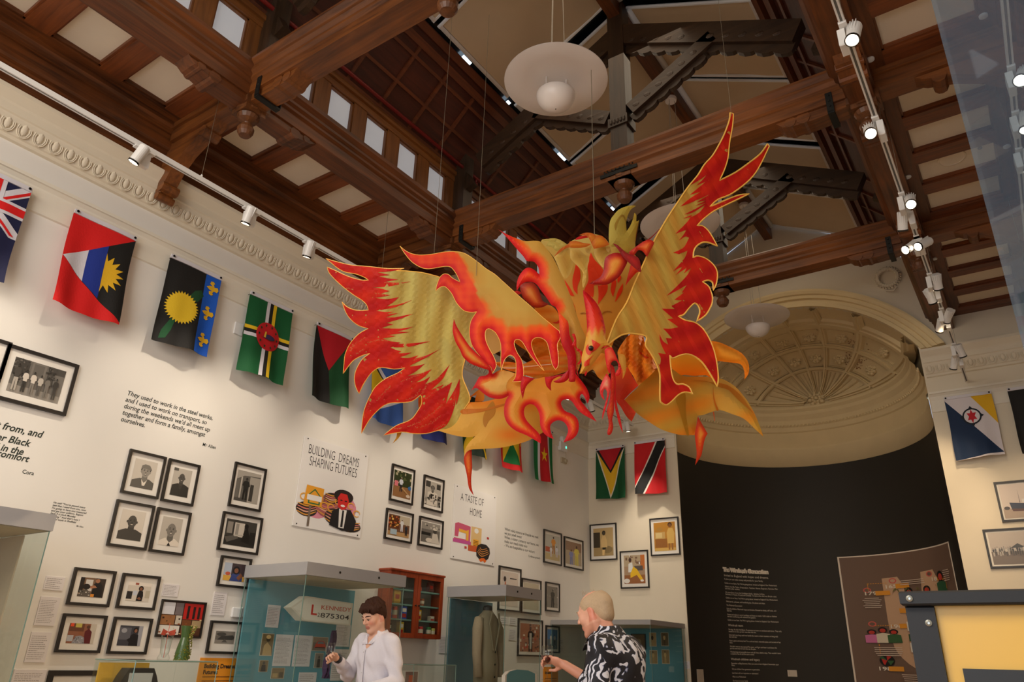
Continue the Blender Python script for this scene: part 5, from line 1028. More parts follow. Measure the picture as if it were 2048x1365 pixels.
goods = [(0, .10, 'box', (40, 30, 26), .10, .04, 'dark narrow box'), (0, .30, 'box', (230, 200, 60), .12, .06, 'yellow carton'), (1, .08, 'box', (60, 110, 190), .09, .05, 'blue small box'), (1, .18, 'tin', (220, 80, 60), .11, .05, 'red and white round tin'), (1, .33, 'box', (60, 90, 190), .12, .07, 'blue and red packet'), (2, .06, 'box', (236, 170, 40), .12, .04, 'orange packet edge'), (2, .18, 'bag', (240, 180, 40), .14, .09, 'yellow custard packet'), (3, .18, 'bag', (120, 70, 70), .09, .08, 'brown paper bag of spice'),
         (0, .58, 'tin', (140, 40, 30), .08, .05, 'dark red tin'), (0, .66, 'tin', (200, 40, 36), .09, .06, 'bright red tin'), (0, .82, 'tin', (60, 120, 60), .09, .05, 'green tin'), (0, .90, 'tin', (200, 190, 90), .08, .05, 'pale green tin'), (1, .60, 'box', (230, 190, 40), .10, .07, 'yellow and red seasoning box'), (1, .86, 'box', (190, 170, 150), .05, .06, 'pale flat packet'), (2, .56, 'bottle', (60, 34, 22), .10, .035, 'dark brown sauce bottle'), (2, .66, 'tin', (160, 90, 50), .07, .045, 'small brown jar'), (3, .58, 'bag', (226, 110, 40), .05, .05, 'orange pouch'), (3, .80, 'bag', (110, 60, 50), .11, .07, 'dark pouch of dried goods')]
for (k, u, kd, c, h_, w_, nm) in goods:
    y = cy0+(cy1-cy0)*u; z = sz[k]+.001; x = XCB-.062; s = MB(); h_ *= 1.22; w_ *= 1.3; lc = tuple(v/255 for v in c)
    m = paintmat('grocery_print', rough=.4)
    if kd == 'box': s.box((x-.03, y-w_/2, z), (x+.02, y+w_/2, z+h_), col=lin(c)); s.box((x+.02, y-w_*.38, z+h_*.55), (x+.0215, y+w_*.38, z+h_*.85), col=lin((236, 228, 210))); s.box((x+.02, y-w_*.38, z+h_*.12), (x+.0215, y+w_*.38, z+h_*.42), col=lin((190, 40, 30)))
    elif kd == 'tin': s.lathe([(w_/2, 0), (w_/2, h_*.96), (w_*.47, h_)], (x, y, z), 16, col=lin(c)); s.lathe([(w_/2+.001, h_*.3), (w_/2+.001, h_*.7)], (x, y, z), 16, col=lin((226, 214, 190)))
    elif kd == 'bottle': s.lathe([(w_/2, 0), (w_/2, h_*.6), (w_*.2, h_*.78), (w_*.2, h_*.93), (w_*.25, h_*.93), (w_*.25, h_)], (x, y, z), 14, col=lin(c)); s.lathe([(w_/2+.001, h_*.15), (w_/2+.001, h_*.45)], (x, y, z), 14, col=lin((226, 214, 190)))
    else:
        V = [(x+dx*sx, y+w_/2*sy*tw, z+h_*t_) for t_, dx, tw in ((0, .02, .9), (.12, .028, 1), (.8, .022, 1), (.93, .004, .95), (1, .004, 1)) for sx, sy in ((-1, -1), (1, -1), (1, 1), (-1, 1))]
        s.add(V, [(3, 2, 1, 0), (16, 17, 18, 19)]+[(r*4+i, r*4+(i+1) % 4, r*4+4+(i+1) % 4, r*4+4+i) for r in range(4) for i in range(4)], col=lin(c)); s.box((x+.024, y-w_*.3, z+h_*.25), (x+.0265, y+w_*.3, z+h_*.6), col=lin((200, 50, 30)))
    tag(s.build('grocery_'+{'box': 'carton', 'tin': 'tin', 'bottle': 'bottle', 'bag': 'packet'}[kd], m, cols=True), nm+' on the %s shelf of the %s cabinet door' % (['bottom', 'second', 'third', 'top'][k], 'left' if u < .5 else 'right'), 'grocery', 'groceries in the wall cabinet')
# --- second showcase with jacket
Z2T = 2.27; a = onz(1012, 1170, Z2T); b = onz(1081, 1181, Z2T); X2, Y20, Y21 = float(a[0]), float(a[1]), float(b[1])
c2_ = showcase(XL+.35, X2, Y20, Y21, Z2T, .13, 'tall glass showcase with grey hood holding a pale jacket on a stand')
yb2 = float(onx(986.8, 1200, XL+.40)[1]); back(c2_, XL+.37, Y20+.02, yb2, .85, 2.13, TEALD)
jx, jy = X2-.42, float(onx(973, 1290, X2-.42)[1])
t = thing('jacket_stand', (jx, jy, .85), 'tailored pale khaki jacket on a black headless tailor form, in the second showcase', 'jacket')
prof = [(0, .10, .0), (.08, .20, .145), (.35, .205, .15), (.55, .17, .125), (.72, .205, .14), (.84, .205, .125), (.90, .16, .10), (.94, .09, .08), (.965, .065, .065)]
V = []; n = 28; zz0 = 1.02; JS = .90
for h_, rx, ry in prof[1:]:
    for k in range(n): a_ = 2*math.pi*k/n; w_ = 1+.02*math.sin(a_*9+h_*8); V.append((jx+ry*math.cos(a_)*w_*JS, jy+rx*math.sin(a_)*w_*JS, zz0+h_*1.0))
L = len(prof)-1; F = [(i*n+k, i*n+(k+1) % n, (i+1)*n+(k+1) % n, (i+1)*n+k) for i in range(L-1) for k in range(n)]+[tuple(range(n))[::-1]]
JK = mat('khaki_wool', (150, 138, 112), rough=.9, var=.08, scale=60); put('jacket_body', V, F, JK, t, smooth=True)
for sy in (-1, 1): MB().tube([(jx, jy+sy*.17, zz0+.86), (jx+.02, jy+sy*.225, zz0+.74), (jx+.03, jy+sy*.235, zz0+.45), (jx+.06, jy+sy*.225, zz0+.20)], [.06, .066, .056, .05], 14).build('sleeve', JK, t, smooth=True)
for sy in (-1, 1): MB().prism([(jy+sy*.02, zz0+.50), (jy+sy*.09, zz0+.80), (jy+sy*.05, zz0+.93), (jy+sy*.075, zz0+.94), (jy+sy*.12, zz0+.80)][::sy], 0, jx+.115, jx+.13).build('lapel', JK, t)
for k in range(3): MB().lathe([(.011, 0), (.011, .005)], (jx+.137, jy, zz0+.20+.14*k), 10, axis=(1, 0, 0)).build('button', CHR, t)
MB().lathe([(.062, .93), (.058, 1.0), (.05, 1.02), (.01, 1.03)], (jx, jy, zz0), 18).build('form_neck', mat('black_form', (24, 24, 24), rough=.5), t)
MB().tube([(jx, jy, .86), (jx, jy, 1.1)], .02, 10).build('stand_pole', IRON, t); MB().lathe([(.16, 0), (.16, .012), (.03, .02)], (jx, jy, .85), 24).build('stand_base', IRON, t)
# teal arched display with green shoe and a studded bracelet in the foreground of the second case
xa = -4.6; P = [onx(*p, xa) for p in ((1006, 1366), (1007, 1352), (1014, 1344), (1030, 1340), (1055, 1342), (1070, 1349), (1074, 1366))]; P = [(float(p[1]), float(p[2])) for p in P]
lowest = min(p[1] for p in P); P[0] = (P[0][0], .0); P[-1] = (P[-1][0], .0)
s = Sheet(FS(xa)); s.layer(P[::-1], (214, 206, 190), .02, thick=.04); cc = (np.mean([p[0] for p in P]), 1.34); s.layer([(cc[0]+(p[0]-cc[0])*.9, cc[1]+(p[1]-cc[1])*.9) for p in P][::-1], (90, 140, 144), .021)
o = s.build('arched_display_board', CARD); tag(o, 'teal arched display board with pale rim at the bottom edge below the jacket', 'display board')
# --- third showcase near the corner
Z3T = 2.02; a = onz(1300, 1240, Z3T); X3, Y30 = float(a[0]), float(a[1])
c3_ = showcase(XL+.02, X3, Y30, YE-.04, Z3T, .07, 'low wide glass showcase with teal back in the far corner behind the grey haired man', seams=False)
xl = float(ony(1240, 1290, YE-.12)[0]); MB().box((xl, YE-.10, .85), (X3-.03, YE-.08, Z3T-.07)).build('back_panel', TEAL, c3_)
fe = lambda u, v, h: (u, YE-.10-h, v)
for k, (tl, br, bg) in enumerate((((1298, 1266), (1313.5, 1294), 190), ((1321.5, 1266), (1338, 1293.5), 120), ((1299, 1301), (1316, 1329), 170), ((1323, 1300), (1340, 1329), 160))):
    p = ony(*tl, YE-.10); q = ony(*br, YE-.10); u0, z0, u1, z1 = float(p[0]), float(q[2]), float(q[0]), float(p[2]); s = Sheet(lambda a, b, h: fe(u0+(u1-u0)*a, z0+(z1-z0)*b, h)); s.layer(rect(0, 0, 1, 1), (214, 200, 176), .004, thick=.004); s.layer(rect(.05, .04, .95, .96), sp_(bg), .0044)
    for i, q_ in enumerate(man(.45, .05, .85, sp_([60, 230, 210, 220][k]), sp_([200, 90, 180, 200][k]), sp_(80), sp_(30), 1.2)): poly, c = shp(q_, 1); s.layer([(min(.95, max(.05, a)), min(.96, max(.04, b))) for a, b in poly], c, .0046+.0001*i)
    tag(s.build('loose_photograph', PRINT), 'sepia photo on the far corner showcase teal back, %s' % ['upper left', 'upper right', 'lower left', 'lower right'][k], 'photograph', 'sepia photos in the far corner showcase')
p = ony(1258, 1268, YE-.2); q = ony(1288, 1300, YE-.2); picture(lambda u, v, h: (u, YE-.105-h, v), float(p[0]), float(q[2]), float(q[0]), float(p[2]), [('e', .5, .5, .2, .2, (150, 130, 90))], (110, 84, 50), 'dark framed gilt flower picture behind the grey haired man', fw=.012, mw=.0, group=None)
# --- showcase cut by the left edge
a = onz(110, 1030, 2.30); X0_, Y0_ = float(a[0]), float(a[1])
c0_ = showcase(X0_-.75, X0_, Y0_-1.5, Y0_, 2.30, .115, 'tall glass showcase with grey hood cut by the left edge of the photo', seams=False)
back(c0_, X0_-.70, Y0_-1.45, Y0_-.05, .85, 2.17, mat('beige_linen', (190, 172, 148), rough=.9, var=.04, scale=30)); MB().box((X0_-.72, Y0_-.04, .85), (X0_-.3, Y0_-.03, 2.17)).build('side_curtain', MATS['beige_linen'], c0_)
# --- low acrylic boxes near the bottom edge
def acrylic(px0, px1, pyt, X, dx, label, contents):
    a = onx(px0, pyt, X); b = onx(px1, pyt, X); y0, y1, zt = float(a[1]), float(b[1]), float((a[2]+b[2])/2)
    t = thing('acrylic_case', (X-dx/2, (y0+y1)/2, 0), label, 'display case'); MB().box((X-dx, y0, 0), (X, y1, zt-.42)).build('plinth', PLN, t)
    for (p, q) in (((X-.005, y0, zt-.42), (X, y1, zt)), ((X-dx, y0, zt-.42), (X-dx+.005, y1, zt)), ((X-dx+.005, y0, zt-.42), (X-.005, y0+.005, zt)), ((X-dx+.005, y1-.005, zt-.42), (X-.005, y1, zt)), ((X-dx, y0, zt), (X, y1, zt+.005))): MB().box(p, q).build('acrylic_sheet', GLS, t)
    mb = MB(); 
    for p, q in (((X, y0, zt), (X, y1, zt)), ((X-dx, y0, zt), (X, y0, zt)), ((X, y0, zt-.4), (X, y0, zt)), ((X, y1, zt-.4), (X, y1, zt))): mb.tube([p, q], .004, 4)
    mb.build('polished_edges', EDGE, t); return X-dx, y0, y1, zt
x_, y0_, y1_, zt_ = acrylic(272, 436, 1324, -5.0, .5, 'low acrylic display case with yellow board and black bag at the lower left', None)
tag(MB().box((x_+.02, y0_+.02, zt_-.40), (x_+.035, y0_+(y1_-y0_)*.62, zt_-.02)).build('backing_board', mat('yellow_board', (232, 178, 60), rough=.7)), 'yellow board inside the low acrylic case at lower left', 'board')
mb = MB(); yc = y0_+(y1_-y0_)*.36; P = [(yc-.15, zt_-.40), (yc-.17, zt_-.22), (yc-.12, zt_-.10), (yc-.09, zt_-.05), (yc+.09, zt_-.05), (yc+.12, zt_-.10), (yc+.17, zt_-.22), (yc+.15, zt_-.40)]
mb.prism(P, 0, x_+.12, x_+.22); o = mb.build('handbag', mat('black_leather', (30, 26, 24), rough=.4)); tag(o, 'black bag with clipped corners inside the low acrylic case', 'bag'); MB().box((x_+.22, yc-.085, zt_-.38), (x_+.225, yc+.085, zt_-.08)).build('front_label', mat('pale_lining', (190, 190, 188), rough=.6), o)
rg = random.Random(4); yv = float(onx(366, 1300, x_+.25)[1]); mb = MB()   # sequinned bottle
pr_ = [(.05, 0), (.052, .05), (.042, .10), (.03, .15), (.035, .19), (.045, .23)]; tilt = .03
for i in range(420):
    h_ = rg.uniform(0, .23); a_ = rg.uniform(0, 6.283); r = np.interp(h_, [p[1] for p in pr_], [p[0] for p in pr_]); q = (x_+.25+r*math.cos(a_), yv+r*math.sin(a_)+tilt*h_/.23, zt_+.006+h_); mb.ball(q, (.006, .006, .004), 5)
o = mb.build('sequins', mat('gold_sequins', (190, 190, 96), rough=.2, metal=.9)); o['kind'] = 'stuff'
t = thing('sequinned_vase', (x_+.25, yv, zt_+.005), 'vase covered in green and gold sequins on top of the low acrylic case', 'vase'); MB().lathe([(r*.95, h_) for r, h_ in pr_], (x_+.25, yv, zt_+.006), 18).build('vase_body', mat('green_glass', (70, 96, 50), rough=.2), t)
me_o = ORG[o.name]; o.parent = t; o.location = Vector(me_o)-Vector(t.location)
yv = float(onx(330, 1300, x_+.25)[1]); t = thing('glass_vase', (x_+.25, yv, zt_+.005), 'clear glass vase with a red paper butterfly on top of the low acrylic case', 'vase')
MB().lathe([(.04, 0), (.042, .01), (.03, .04), (.036, .12), (.042, .16), (.039, .16), (.03, .05), (.01, .012)], (x_+.25, yv, zt_+.006), 20).build('vase_body', GLS, t, smooth=True)
mb = MB(); 
for sy in (-1, 1): mb.add([(x_+.25, yv, zt_+.19), (x_+.26, yv+sy*.05, zt_+.21), (x_+.25, yv+sy*.055, zt_+.17), (x_+.24, yv+sy*.02, zt_+.165)], [(0, 1, 2, 3) if sy > 0 else (3, 2, 1, 0)])
mb.tube([(x_+.25, yv, zt_+.02), (x_+.25, yv, zt_+.25)], .002, 5); mb.build('paper_butterfly', mat('red_paper', (206, 90, 70), rough=.6), t)
x_, y0_, y1_, zt_ = acrylic(828, 912, 1331, -4.9, .5, 'low acrylic display case beside the young man, near the bottom edge', None)
sf = lambda u, v, h: (x_+.1+h, u, v); s = Sheet(sf); ya = y0_+.30*(y1_-y0_); s.layer(rect(ya, zt_-.3, ya+.34, zt_-.06), (232, 226, 220), .006, thick=.006)
for i in range(5): s.layer(rect(ya+.02, zt_-.11-.03*i, ya+.12, zt_-.105-.03*i), (170, 160, 150), .0065)
s.layer(rect(ya+.15, zt_-.29, ya+.33, zt_-.07), (150, 120, 110), .0066); s.layer(rect(ya+.20, zt_-.26, ya+.27, zt_-.10), (210, 96, 50), .0068)
tag(s.build('open_leaflet', CARD), 'open leaflet with an orange picture inside the low acrylic case beside the young man', 'leaflet')
# --- curved timeline panel and wording on the charcoal apse wall
def apw(px_, py_):   # where a pixel's sight line meets the curved wall
    d = ray(px_, py_); lo, hi = 8., 22.
    f_ = lambda s_: ((CAM[0]+d[0]*s_-XC)/(AW-.02))**2+(max(0, CAM[1]+d[1]*s_-YE-.02)/(DP-.02))**2-1
    for _ in range(50):
        m_ = (lo+hi)/2
        if f_(m_) < 0: lo = m_
        else: hi = m_
    return CAM+d*lo
def apang(p): return math.atan2((p[1]-YE-.02)/DP, (p[0]-XC)/AW)
def fap(a, z, h): return ((XC+(AW-.004-h)*math.cos(a)), YE+.02+(DP-.004-h)*math.sin(a), z)
pt = apang(apw(1674, 1116)); pr2 = apang(apw(1894, 1082)); zt3 = apw(1674, 1116)[2]; zt4 = apw(1894, 1082)[2]; ztp = (zt3+zt4)/2
A0, A1 = pt, pr2; WT = 2.35
TP = lambda u, v, h: fap(A0+(A1-A0)*u, ztp-v*WT, h)   # u right, v down
s = Sheet(TP, flip=True); s.layer(rect(0, 0, 1, 1), (236, 222, 206), .004, step=.025, thick=.004); s.layer(rect(.012, .008, .988, .992), (118, 94, 80), .0046, step=.025)
hh = [.0052]
def tl_(poly, c): s.layer(poly, c, hh[0], step=.025); hh[0] += .0003
tl_(smooth_poly([(.30, .17, 1), (.42, .165, 1), (.46, .25), (.44, .42), (.50, .52), (.62, .56), (.62, .74), (.50, .78), (.36, .70), (.30, .56)], 3), (206, 168, 136)); tl_([(.62, .15), (.74, .145), (.80, .26), (.84, .44), (.60, .44), (.60, .3)], (206, 168, 136))
for (cx, cy) in ((.18, .245), (.38, .19), (.70, .17), (.18, .475), (.50, .70)): tl_(ell(cx, cy, .03, .018, 12), (212, 100, 90)); tl_(ell(cx, cy, .02, .012, 12), (118, 94, 80) if cx < .3 or cx > .6 else (206, 168, 136))
for (x0, y0, x1, y1) in ((.19, .20, .34, .204), (.187, .20, .193, .25), (.20, .485, .34, .489), (.205, .54, .212, .68), (.87, .20, .876, .28)):
    k = 0
    n_ = 8
    for k in range(n_):
        if x1-x0 > y1-y0: tl_(rect(x0+(x1-x0)*k/n_, y0, x0+(x1-x0)*(k+.6)/n_, y1), (232, 156, 50))
        else: tl_(rect(x0, y0+(y1-y0)*k/n_, x1, y0+(y1-y0)*(k+.6)/n_), (232, 156, 50))
yrs = (('1650', .31, .235, .40, .222, .52), ('1790', .15, .275, .24, .262, .36), ('1894', .71, .215, .78, .20, .86), ('19', .42, .40, .40, .385, .52), ('1966', .30, .50, .38, .485, .47), ('1986', .17, .775, .25, .76, .37))
for y_, x0, b, ox, oy, ox1 in yrs: tl_(rect(ox, oy-.008, ox1-.01, oy+.022), (232, 156, 50))
for (cx, by, h_, top, hr) in ((.50, .40, .16, (30, 26, 30), (24, 20, 20)), (.66, .37, .13, (150, 110, 80), (40, 26, 24)), (.82, .33, .17, (44, 92, 60), (24, 18, 18)), (.17, .60, .09, (214, 120, 170), (30, 20, 20)), (.25, .60, .105, (226, 214, 190), (36, 26, 22)), (.33, .60, .09, (60, 100, 60), (30, 20, 20))):
    tl_([(cx-.05, by), (cx-.05, by-h_*.55), (cx, by-h_*.62), (cx+.05, by-h_*.55), (cx+.055, by)], top); tl_(ell(cx, by-h_*.80, .034, h_*.19, 12), hr); tl_(ell(cx, by-h_*.76, .022, h_*.13, 12), (196, 60, 44))
tl_(ell(.25, .715, .055, .036, 20), (24, 22, 20)); tl_([(.21, .70), (.25, .715), (.23, .745), (.22, .735)], (200, 50, 40)); tl_([(.25, .68), (.25, .715), (.285, .69)], (200, 50, 40)); tl_([(.25, .715), (.30, .715), (.27, .745)], (60, 100, 60)); tl_([(.20, .70), (.25, .715), (.22, .685)], (60, 100, 60))
tl_(rect(.44, .465, .54, .525), (232, 226, 216)); tl_(ell(.49, .495, .03, .022, 16), (30, 28, 28)); tl_(ell(.49, .495, .023, .017, 16), (232, 226, 216)); tl_(rect(.488, .478, .493, .512), (30, 28, 28)); tl_(rect(.44, .60, .66, .66), (232, 226, 216))
for k in range(7): tl_(rect(.44+.02*k, .545, .452+.02*k, .59), [(60, 90, 60), (190, 60, 44), (226, 170, 60), (40, 34, 40)][k % 4])
for k in range(5): tl_(smooth_poly([(.44+.08*k, .31, 1), (.40+.09*k, .24), (.37+.1*k, .27, 1), (.42+.085*k, .25)], 2), (110, 106, 60))
rn = random.Random(9)
for (x0, y0, x1, n_) in ((.44, .195, .66, 3), (.14, .30, .28, 6), (.86, .165, .96, 6), (.17, .63, .38, 5), (.46, .61, .64, 4), (.34, .80, .60, 6)):
    for i in range(n_): e = rn.uniform(0, .02); tl_(rect(x0+e, y0+.0125*i, x1-e, y0+.0125*i+.0045), (214, 196, 180) if y0 != .61 else (120, 110, 104))
o = s.build('timeline_panel', paintmat('printed_panel', rough=.7)); tag(o, 'curved brown timeline panel with years and painted figures on the charcoal apse wall', 'panel')
TW = mat('white_lettering', (236, 224, 206), rough=.6)
for y_, x0, b, ox, oy, ox1 in yrs: font_mesh('year_lettering', y_, 1, TW, lambda u, v, h: TP(x0+u*.068, b+.004-v*.033, .016), bold=.02, parent=o)
ax0 = apw(1448, 1138); ANG = apang(ax0)
def wtext(px_, py_, body, hpx, parent=None, m=TW, bold=0.0, scx=.62):
    p_ = apw(px_, py_); q_ = apw(px_, py_-hpx); sz_ = (q_[2]-p_[2])/.72; a_ = apang(p_); ds = .5*(AW+DP)*.93
    return font_mesh('text_line', body, sz_, m, lambda u, v, h: fap(a_-u*scx*1.12/ds, p_[2]+v, .003), bold=bold, parent=parent)
wt = wtext(1447.6, 1142.5, 'The Windrush Generation', 6.8, bold=.012, scx=.86); ORG['apse_wall_text'] = ORG[wt.name]; wt.name = 'apse_wall_text'; tag(wt, 'cream wall text headed The Windrush Generation on the charcoal apse wall', 'wall text')
lines = [(1153, 'Invited to England with hopes and dreams.', 4.6), (1160, 'A place you can make money and provide for your family.', 3.6), (1168, 'Golden on our faces. Yes! We\u2019re going places. Invited to England. Our Motherland.', 3.3), (1175, 'Skilled in the 50s. Tailors. Dressmakers. Teachers. Nurses. Engineers. Farmers. Men', 3.3), (1179, 'and white collar workers.', 3.3), (1186.5, 'We came from all over the Caribbean islands \u2013 Jamaica, St Kitts,', 3.3), (1190.5, 'Barbados, St Vincent, St Lucia and Grenada. To name a few that was British ruled.', 3.3), (1197.5, 'Golden on our faces. Yes! We\u2019re going places. Invited to England! Our Motherland.', 3.3), (1205, 'With barrels, suitcases, and handheld grips. On planes and ships.', 3.3), (1212.5, 'The Windrush Generation!', 3.3), (1219.5, 'Early the children. Filled with hope and dreams. Dressed to sharp, stiff suits, and', 3.3), (1223.5, 'tidy hats.', 3.3), (1231, 'Granny and nylons in warm handbags and shoes to match. Call it style or fashion', 3.3), (1235, 'we were overflowing with ambition and passion.', 3.3), (1242, 'Golden on our faces. Yes! We\u2019re going places. Invited to England. Our Motherland.', 3.3),
         (1253, 'Windrush tears', 4.6), (1261, 'No dogs. No Irish. No Blacks. Prominence to know on windows and doors. They only', 3.3), (1265, 'wanted us to clean up their mess after the war.', 3.3), (1272, 'Some don\u2019t stay long, could not handle the racism in their situation or living with', 3.3), (1276, 'back and dear.', 3.3), (1283.5, 'From a green and sunny land. To a cold and dark, miserable place, and accents of up', 3.3), (1287.5, 'there.', 3.3), (1295, 'We didn\u2019t want to stay anyway! Five years, we\u2019ll grin and bear it and leave this', 3.3), (1299, 'put the sweet back at least that was the plan.', 3.3), (1306, 'Working long and unsociable hours and still, they called us lazy. That wouldn\u2019t learn', 3.3), (1310, 'to deserve if we all told the same a story!', 3.3), (1321, 'Windrush children and legacy', 4.6), (1329, 'Remember us Baby Boomers. How you came to be in England. Remember your', 3.3), (1333, 'Mama.', 3.3), (1340.5, 'Tell your children from generation to generation.', 3.3), (1348.5, 'Lead them with our inspiration or submission!', 3.3), (1356, 'What is our Motherland', 3.3), (1364, 'Our future is in your hands', 3.3)]
for (py_, b_, hp_) in lines: x_l = 1448+(py_-1142)*.0847; wtext(x_l, py_, b_, hp_, parent=wt, scx=.80 if hp_ > 4 else .66)
for (px0, py0, px1, py1, lab) in ((1575, 1341, 1595, 1354.5, 'small white card on the charcoal wall below the timeline'), (1395, 1339.5, 1410, 1372, 'tall pale leaflet on the charcoal wall left of the wall text')):
    p = apw(px0, py0); q = apw(px1, py1); aa, ab = apang(p), apang(q); s = Sheet(lambda u, v, h: fap(aa+(ab-aa)*u, p[2]+(q[2]-p[2])*v, h), flip=True); s.layer(rect(0, 0, 1, 1), (206, 194, 178), .005, thick=.005)
    for i in range(5): s.layer(rect(.1, .12+.15*i, .85, .16+.15*i), (150, 136, 120), .0056)
    tag(s.build('caption_card', CARD), lab, 'caption', 'white caption cards')
# --- yellow board in a black frame, close on the right
YBD = 2.0; a = ony(1799, 1185, YBD); x0, zt = float(a[0]), float(a[2]); b = ony(1808, 1213, YBD); zr = float(b[2]); px0 = float(ony(1812, 1225, YBD)[0]); px1 = float(ony(1869.5, 1225, YBD)[0]); x1 = x0+1.25
t = thing('framed_board', ((x0+x1)/2, YBD, 0), 'yellow board in a bolted black timber frame, close at the lower right', 'board'); BLT = mat('black_stained_timber', (30, 30, 32), rough=.6, var=.12, scale=8)
MB().bbox((x0, YBD-.02, zr), (x1, YBD+.04, zt), .004).build('top_rail', BLT, t)
for (p, q) in ((px0, px1), (x1-.02-(px1-px0), x1-.02)): MB().bbox((p, YBD, 0), (q, YBD+.04, zr), .004).build('post', BLT, t)
MB().bbox((px1, YBD+.005, .35), (x1-.02-(px1-px0), YBD+.04, .42), .004).build('bottom_rail', BLT, t)
MB().box((px1, YBD+.015, .42), (x1-.02-(px1-px0), YBD+.03, zr)).build('panel', mat('yellow_acrylic', (226, 176, 62), rough=.35, var=.02), t)
c = ony(1925, 1338, YBD+.01); MB().box((float(c[0]), YBD+.008, .6), (x1-.2, YBD+.014, float(c[2]))).build('dark_graphic', mat('dark_print', (34, 34, 34), rough=.5), t)
for (px_, py_) in ((1819, 1198), (1855, 1246)): c = ony(px_, py_, YBD-.02); MB().lathe([(.007, 0), (.007, .003), (.003, .005), (.003, .002)], (c[0], YBD-(.02 if py_ < 1210 else .0), c[2]), 12, axis=(0, -1, 0)).build('bolt', mat('zinc_bolt', (170, 170, 160), rough=.35, metal=.8), t)
# --- tall glass case right beside the camera
p = ony(1955, 350, 1.15); gx, gy = float(p[0]), float(p[1]); t = thing('glass_screen', (gx, gy, 0), 'tall clear glass screen close on the right, with a blue haze in its colour imitating reflected daylight', 'glass screen')
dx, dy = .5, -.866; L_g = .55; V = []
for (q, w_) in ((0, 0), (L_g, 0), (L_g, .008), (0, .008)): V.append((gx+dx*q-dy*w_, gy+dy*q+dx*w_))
mb = MB(); mb.add([(x, y, .02) for x, y in V]+[(x, y, 3.3) for x, y in V], [(3, 2, 1, 0), (4, 5, 6, 7), (0, 1, 5, 4), (1, 2, 6, 5), (2, 3, 7, 6), (3, 0, 4, 7)]); gm = glassmat('screen_glass', (222, 233, 240), refl=.3); nt = gm.node_tree; m0 = [n for n in nt.nodes if n.type == 'MIX_SHADER'][0]; df = nt.nodes.new('ShaderNodeBsdfDiffuse'); df.inputs[0].default_value = (.55, .7, .9, 1); m1_ = nt.nodes.new('ShaderNodeMixShader'); m1_.inputs[0].default_value = .05  # pale blue diffuse mixed into the pane to imitate a haze of reflected daylight
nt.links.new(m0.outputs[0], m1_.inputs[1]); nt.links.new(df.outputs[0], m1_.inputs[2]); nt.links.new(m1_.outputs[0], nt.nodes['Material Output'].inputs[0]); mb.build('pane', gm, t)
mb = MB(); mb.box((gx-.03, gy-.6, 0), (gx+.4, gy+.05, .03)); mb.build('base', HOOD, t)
# ================================================================ people (smooth-blended solids turned into one continuous skin)
import openvdb
class Solid:
    def __init__(s, lo, hi, vox):
        s.lo = np.array(lo, float); s.v = vox; s.n = np.ceil((np.array(hi)-s.lo)/vox).astype(int)+1; s.D = np.full(tuple(s.n), 1.0, np.float32)
    def _box(s, lo, hi, pad):
        a = np.clip(((np.array(lo)-pad-s.lo)/s.v).astype(int), 0, s.n-1); b = np.clip(((np.array(hi)+pad-s.lo)/s.v).astype(int)+2, 1, s.n)
        g_ = np.meshgrid(*[s.lo[i]+s.v*np.arange(a[i], b[i]) for i in range(3)], indexing='ij'); return tuple(slice(a[i], b[i]) for i in range(3)), np.stack(g_, -1)
    def _mix(s, sl, d, k, sub):
        A = s.D[sl]
        if sub: d = -d; h = np.clip(.5-.5*(d-A)/k, 0, 1); s.D[sl] = d*h+A*(1-h)+k*h*(1-h) if False else np.maximum(A, d)+np.maximum(0, k-np.abs(A-d))**2/(4*k)
        else: s.D[sl] = np.minimum(A, d)-np.maximum(0, k-np.abs(A-d))**2/(4*k)
    def cap(s, a, b, ra, rb=None, k=.02, sub=False):
        rb = ra if rb is None else rb; a = np.array(a, float); b = np.array(b, float); r = max(ra, rb)
        sl, P = s._box(np.minimum(a, b)-r, np.maximum(a, b)+r, k*2+.03); ba = b-a; t = np.clip(((P-a)@ba)/(ba@ba+1e-12), 0, 1)
        d = np.linalg.norm(P-(a+t[..., None]*ba), axis=-1)-(ra+(rb-ra)*t); s._mix(sl, d.astype(np.float32), k, sub); return s
    def ell(s, c, r, R=None, k=.02, sub=False):
        c = np.array(c, float); r = np.array(r if hasattr(r, '__len__') else (r, r, r), float); m = r.max(); sl, P = s._box(c-m, c+m, k*2+.03); Q = P-c
        if R is not None: Q = Q@R
        k0 = np.linalg.norm(Q/r, axis=-1); k1 = np.linalg.norm(Q/(r*r), axis=-1)+1e-9; d = k0*(k0-1)/k1; s._mix(sl, d.astype(np.float32), k, sub); return s
    def noise(s, f): 
        g_ = np.meshgrid(*[s.lo[i]+s.v*np.arange(s.n[i]) for i in range(3)], indexing='ij'); s.D += f(*g_).astype(np.float32); return s
    def mesh(s, blur=1):
        D = np.ascontiguousarray(s.D); g_ = openvdb.FloatGrid(1.0); g_.copyFromArray(D); g_.transform = openvdb.createLinearTransform(s.v)
        pts, quads = g_.convertToQuads(0.0); pts = np.asarray(pts)+s.lo; Q = np.asarray(quads)[:, ::-1]
        for _ in range(blur):
            acc = np.zeros_like(pts); cnt = np.zeros(len(pts))
            for a, b in ((0, 1), (1, 2), (2, 3), (3, 0)):
                np.add.at(acc, Q[:, a], pts[Q[:, b]]); np.add.at(acc, Q[:, b], pts[Q[:, a]]); np.add.at(cnt, Q[:, a], 1); np.add.at(cnt, Q[:, b], 1)
            pts = pts*.5+.5*acc/np.maximum(cnt, 1)[:, None]
        return pts, [tuple(int(i) for i in q) for q in Q]
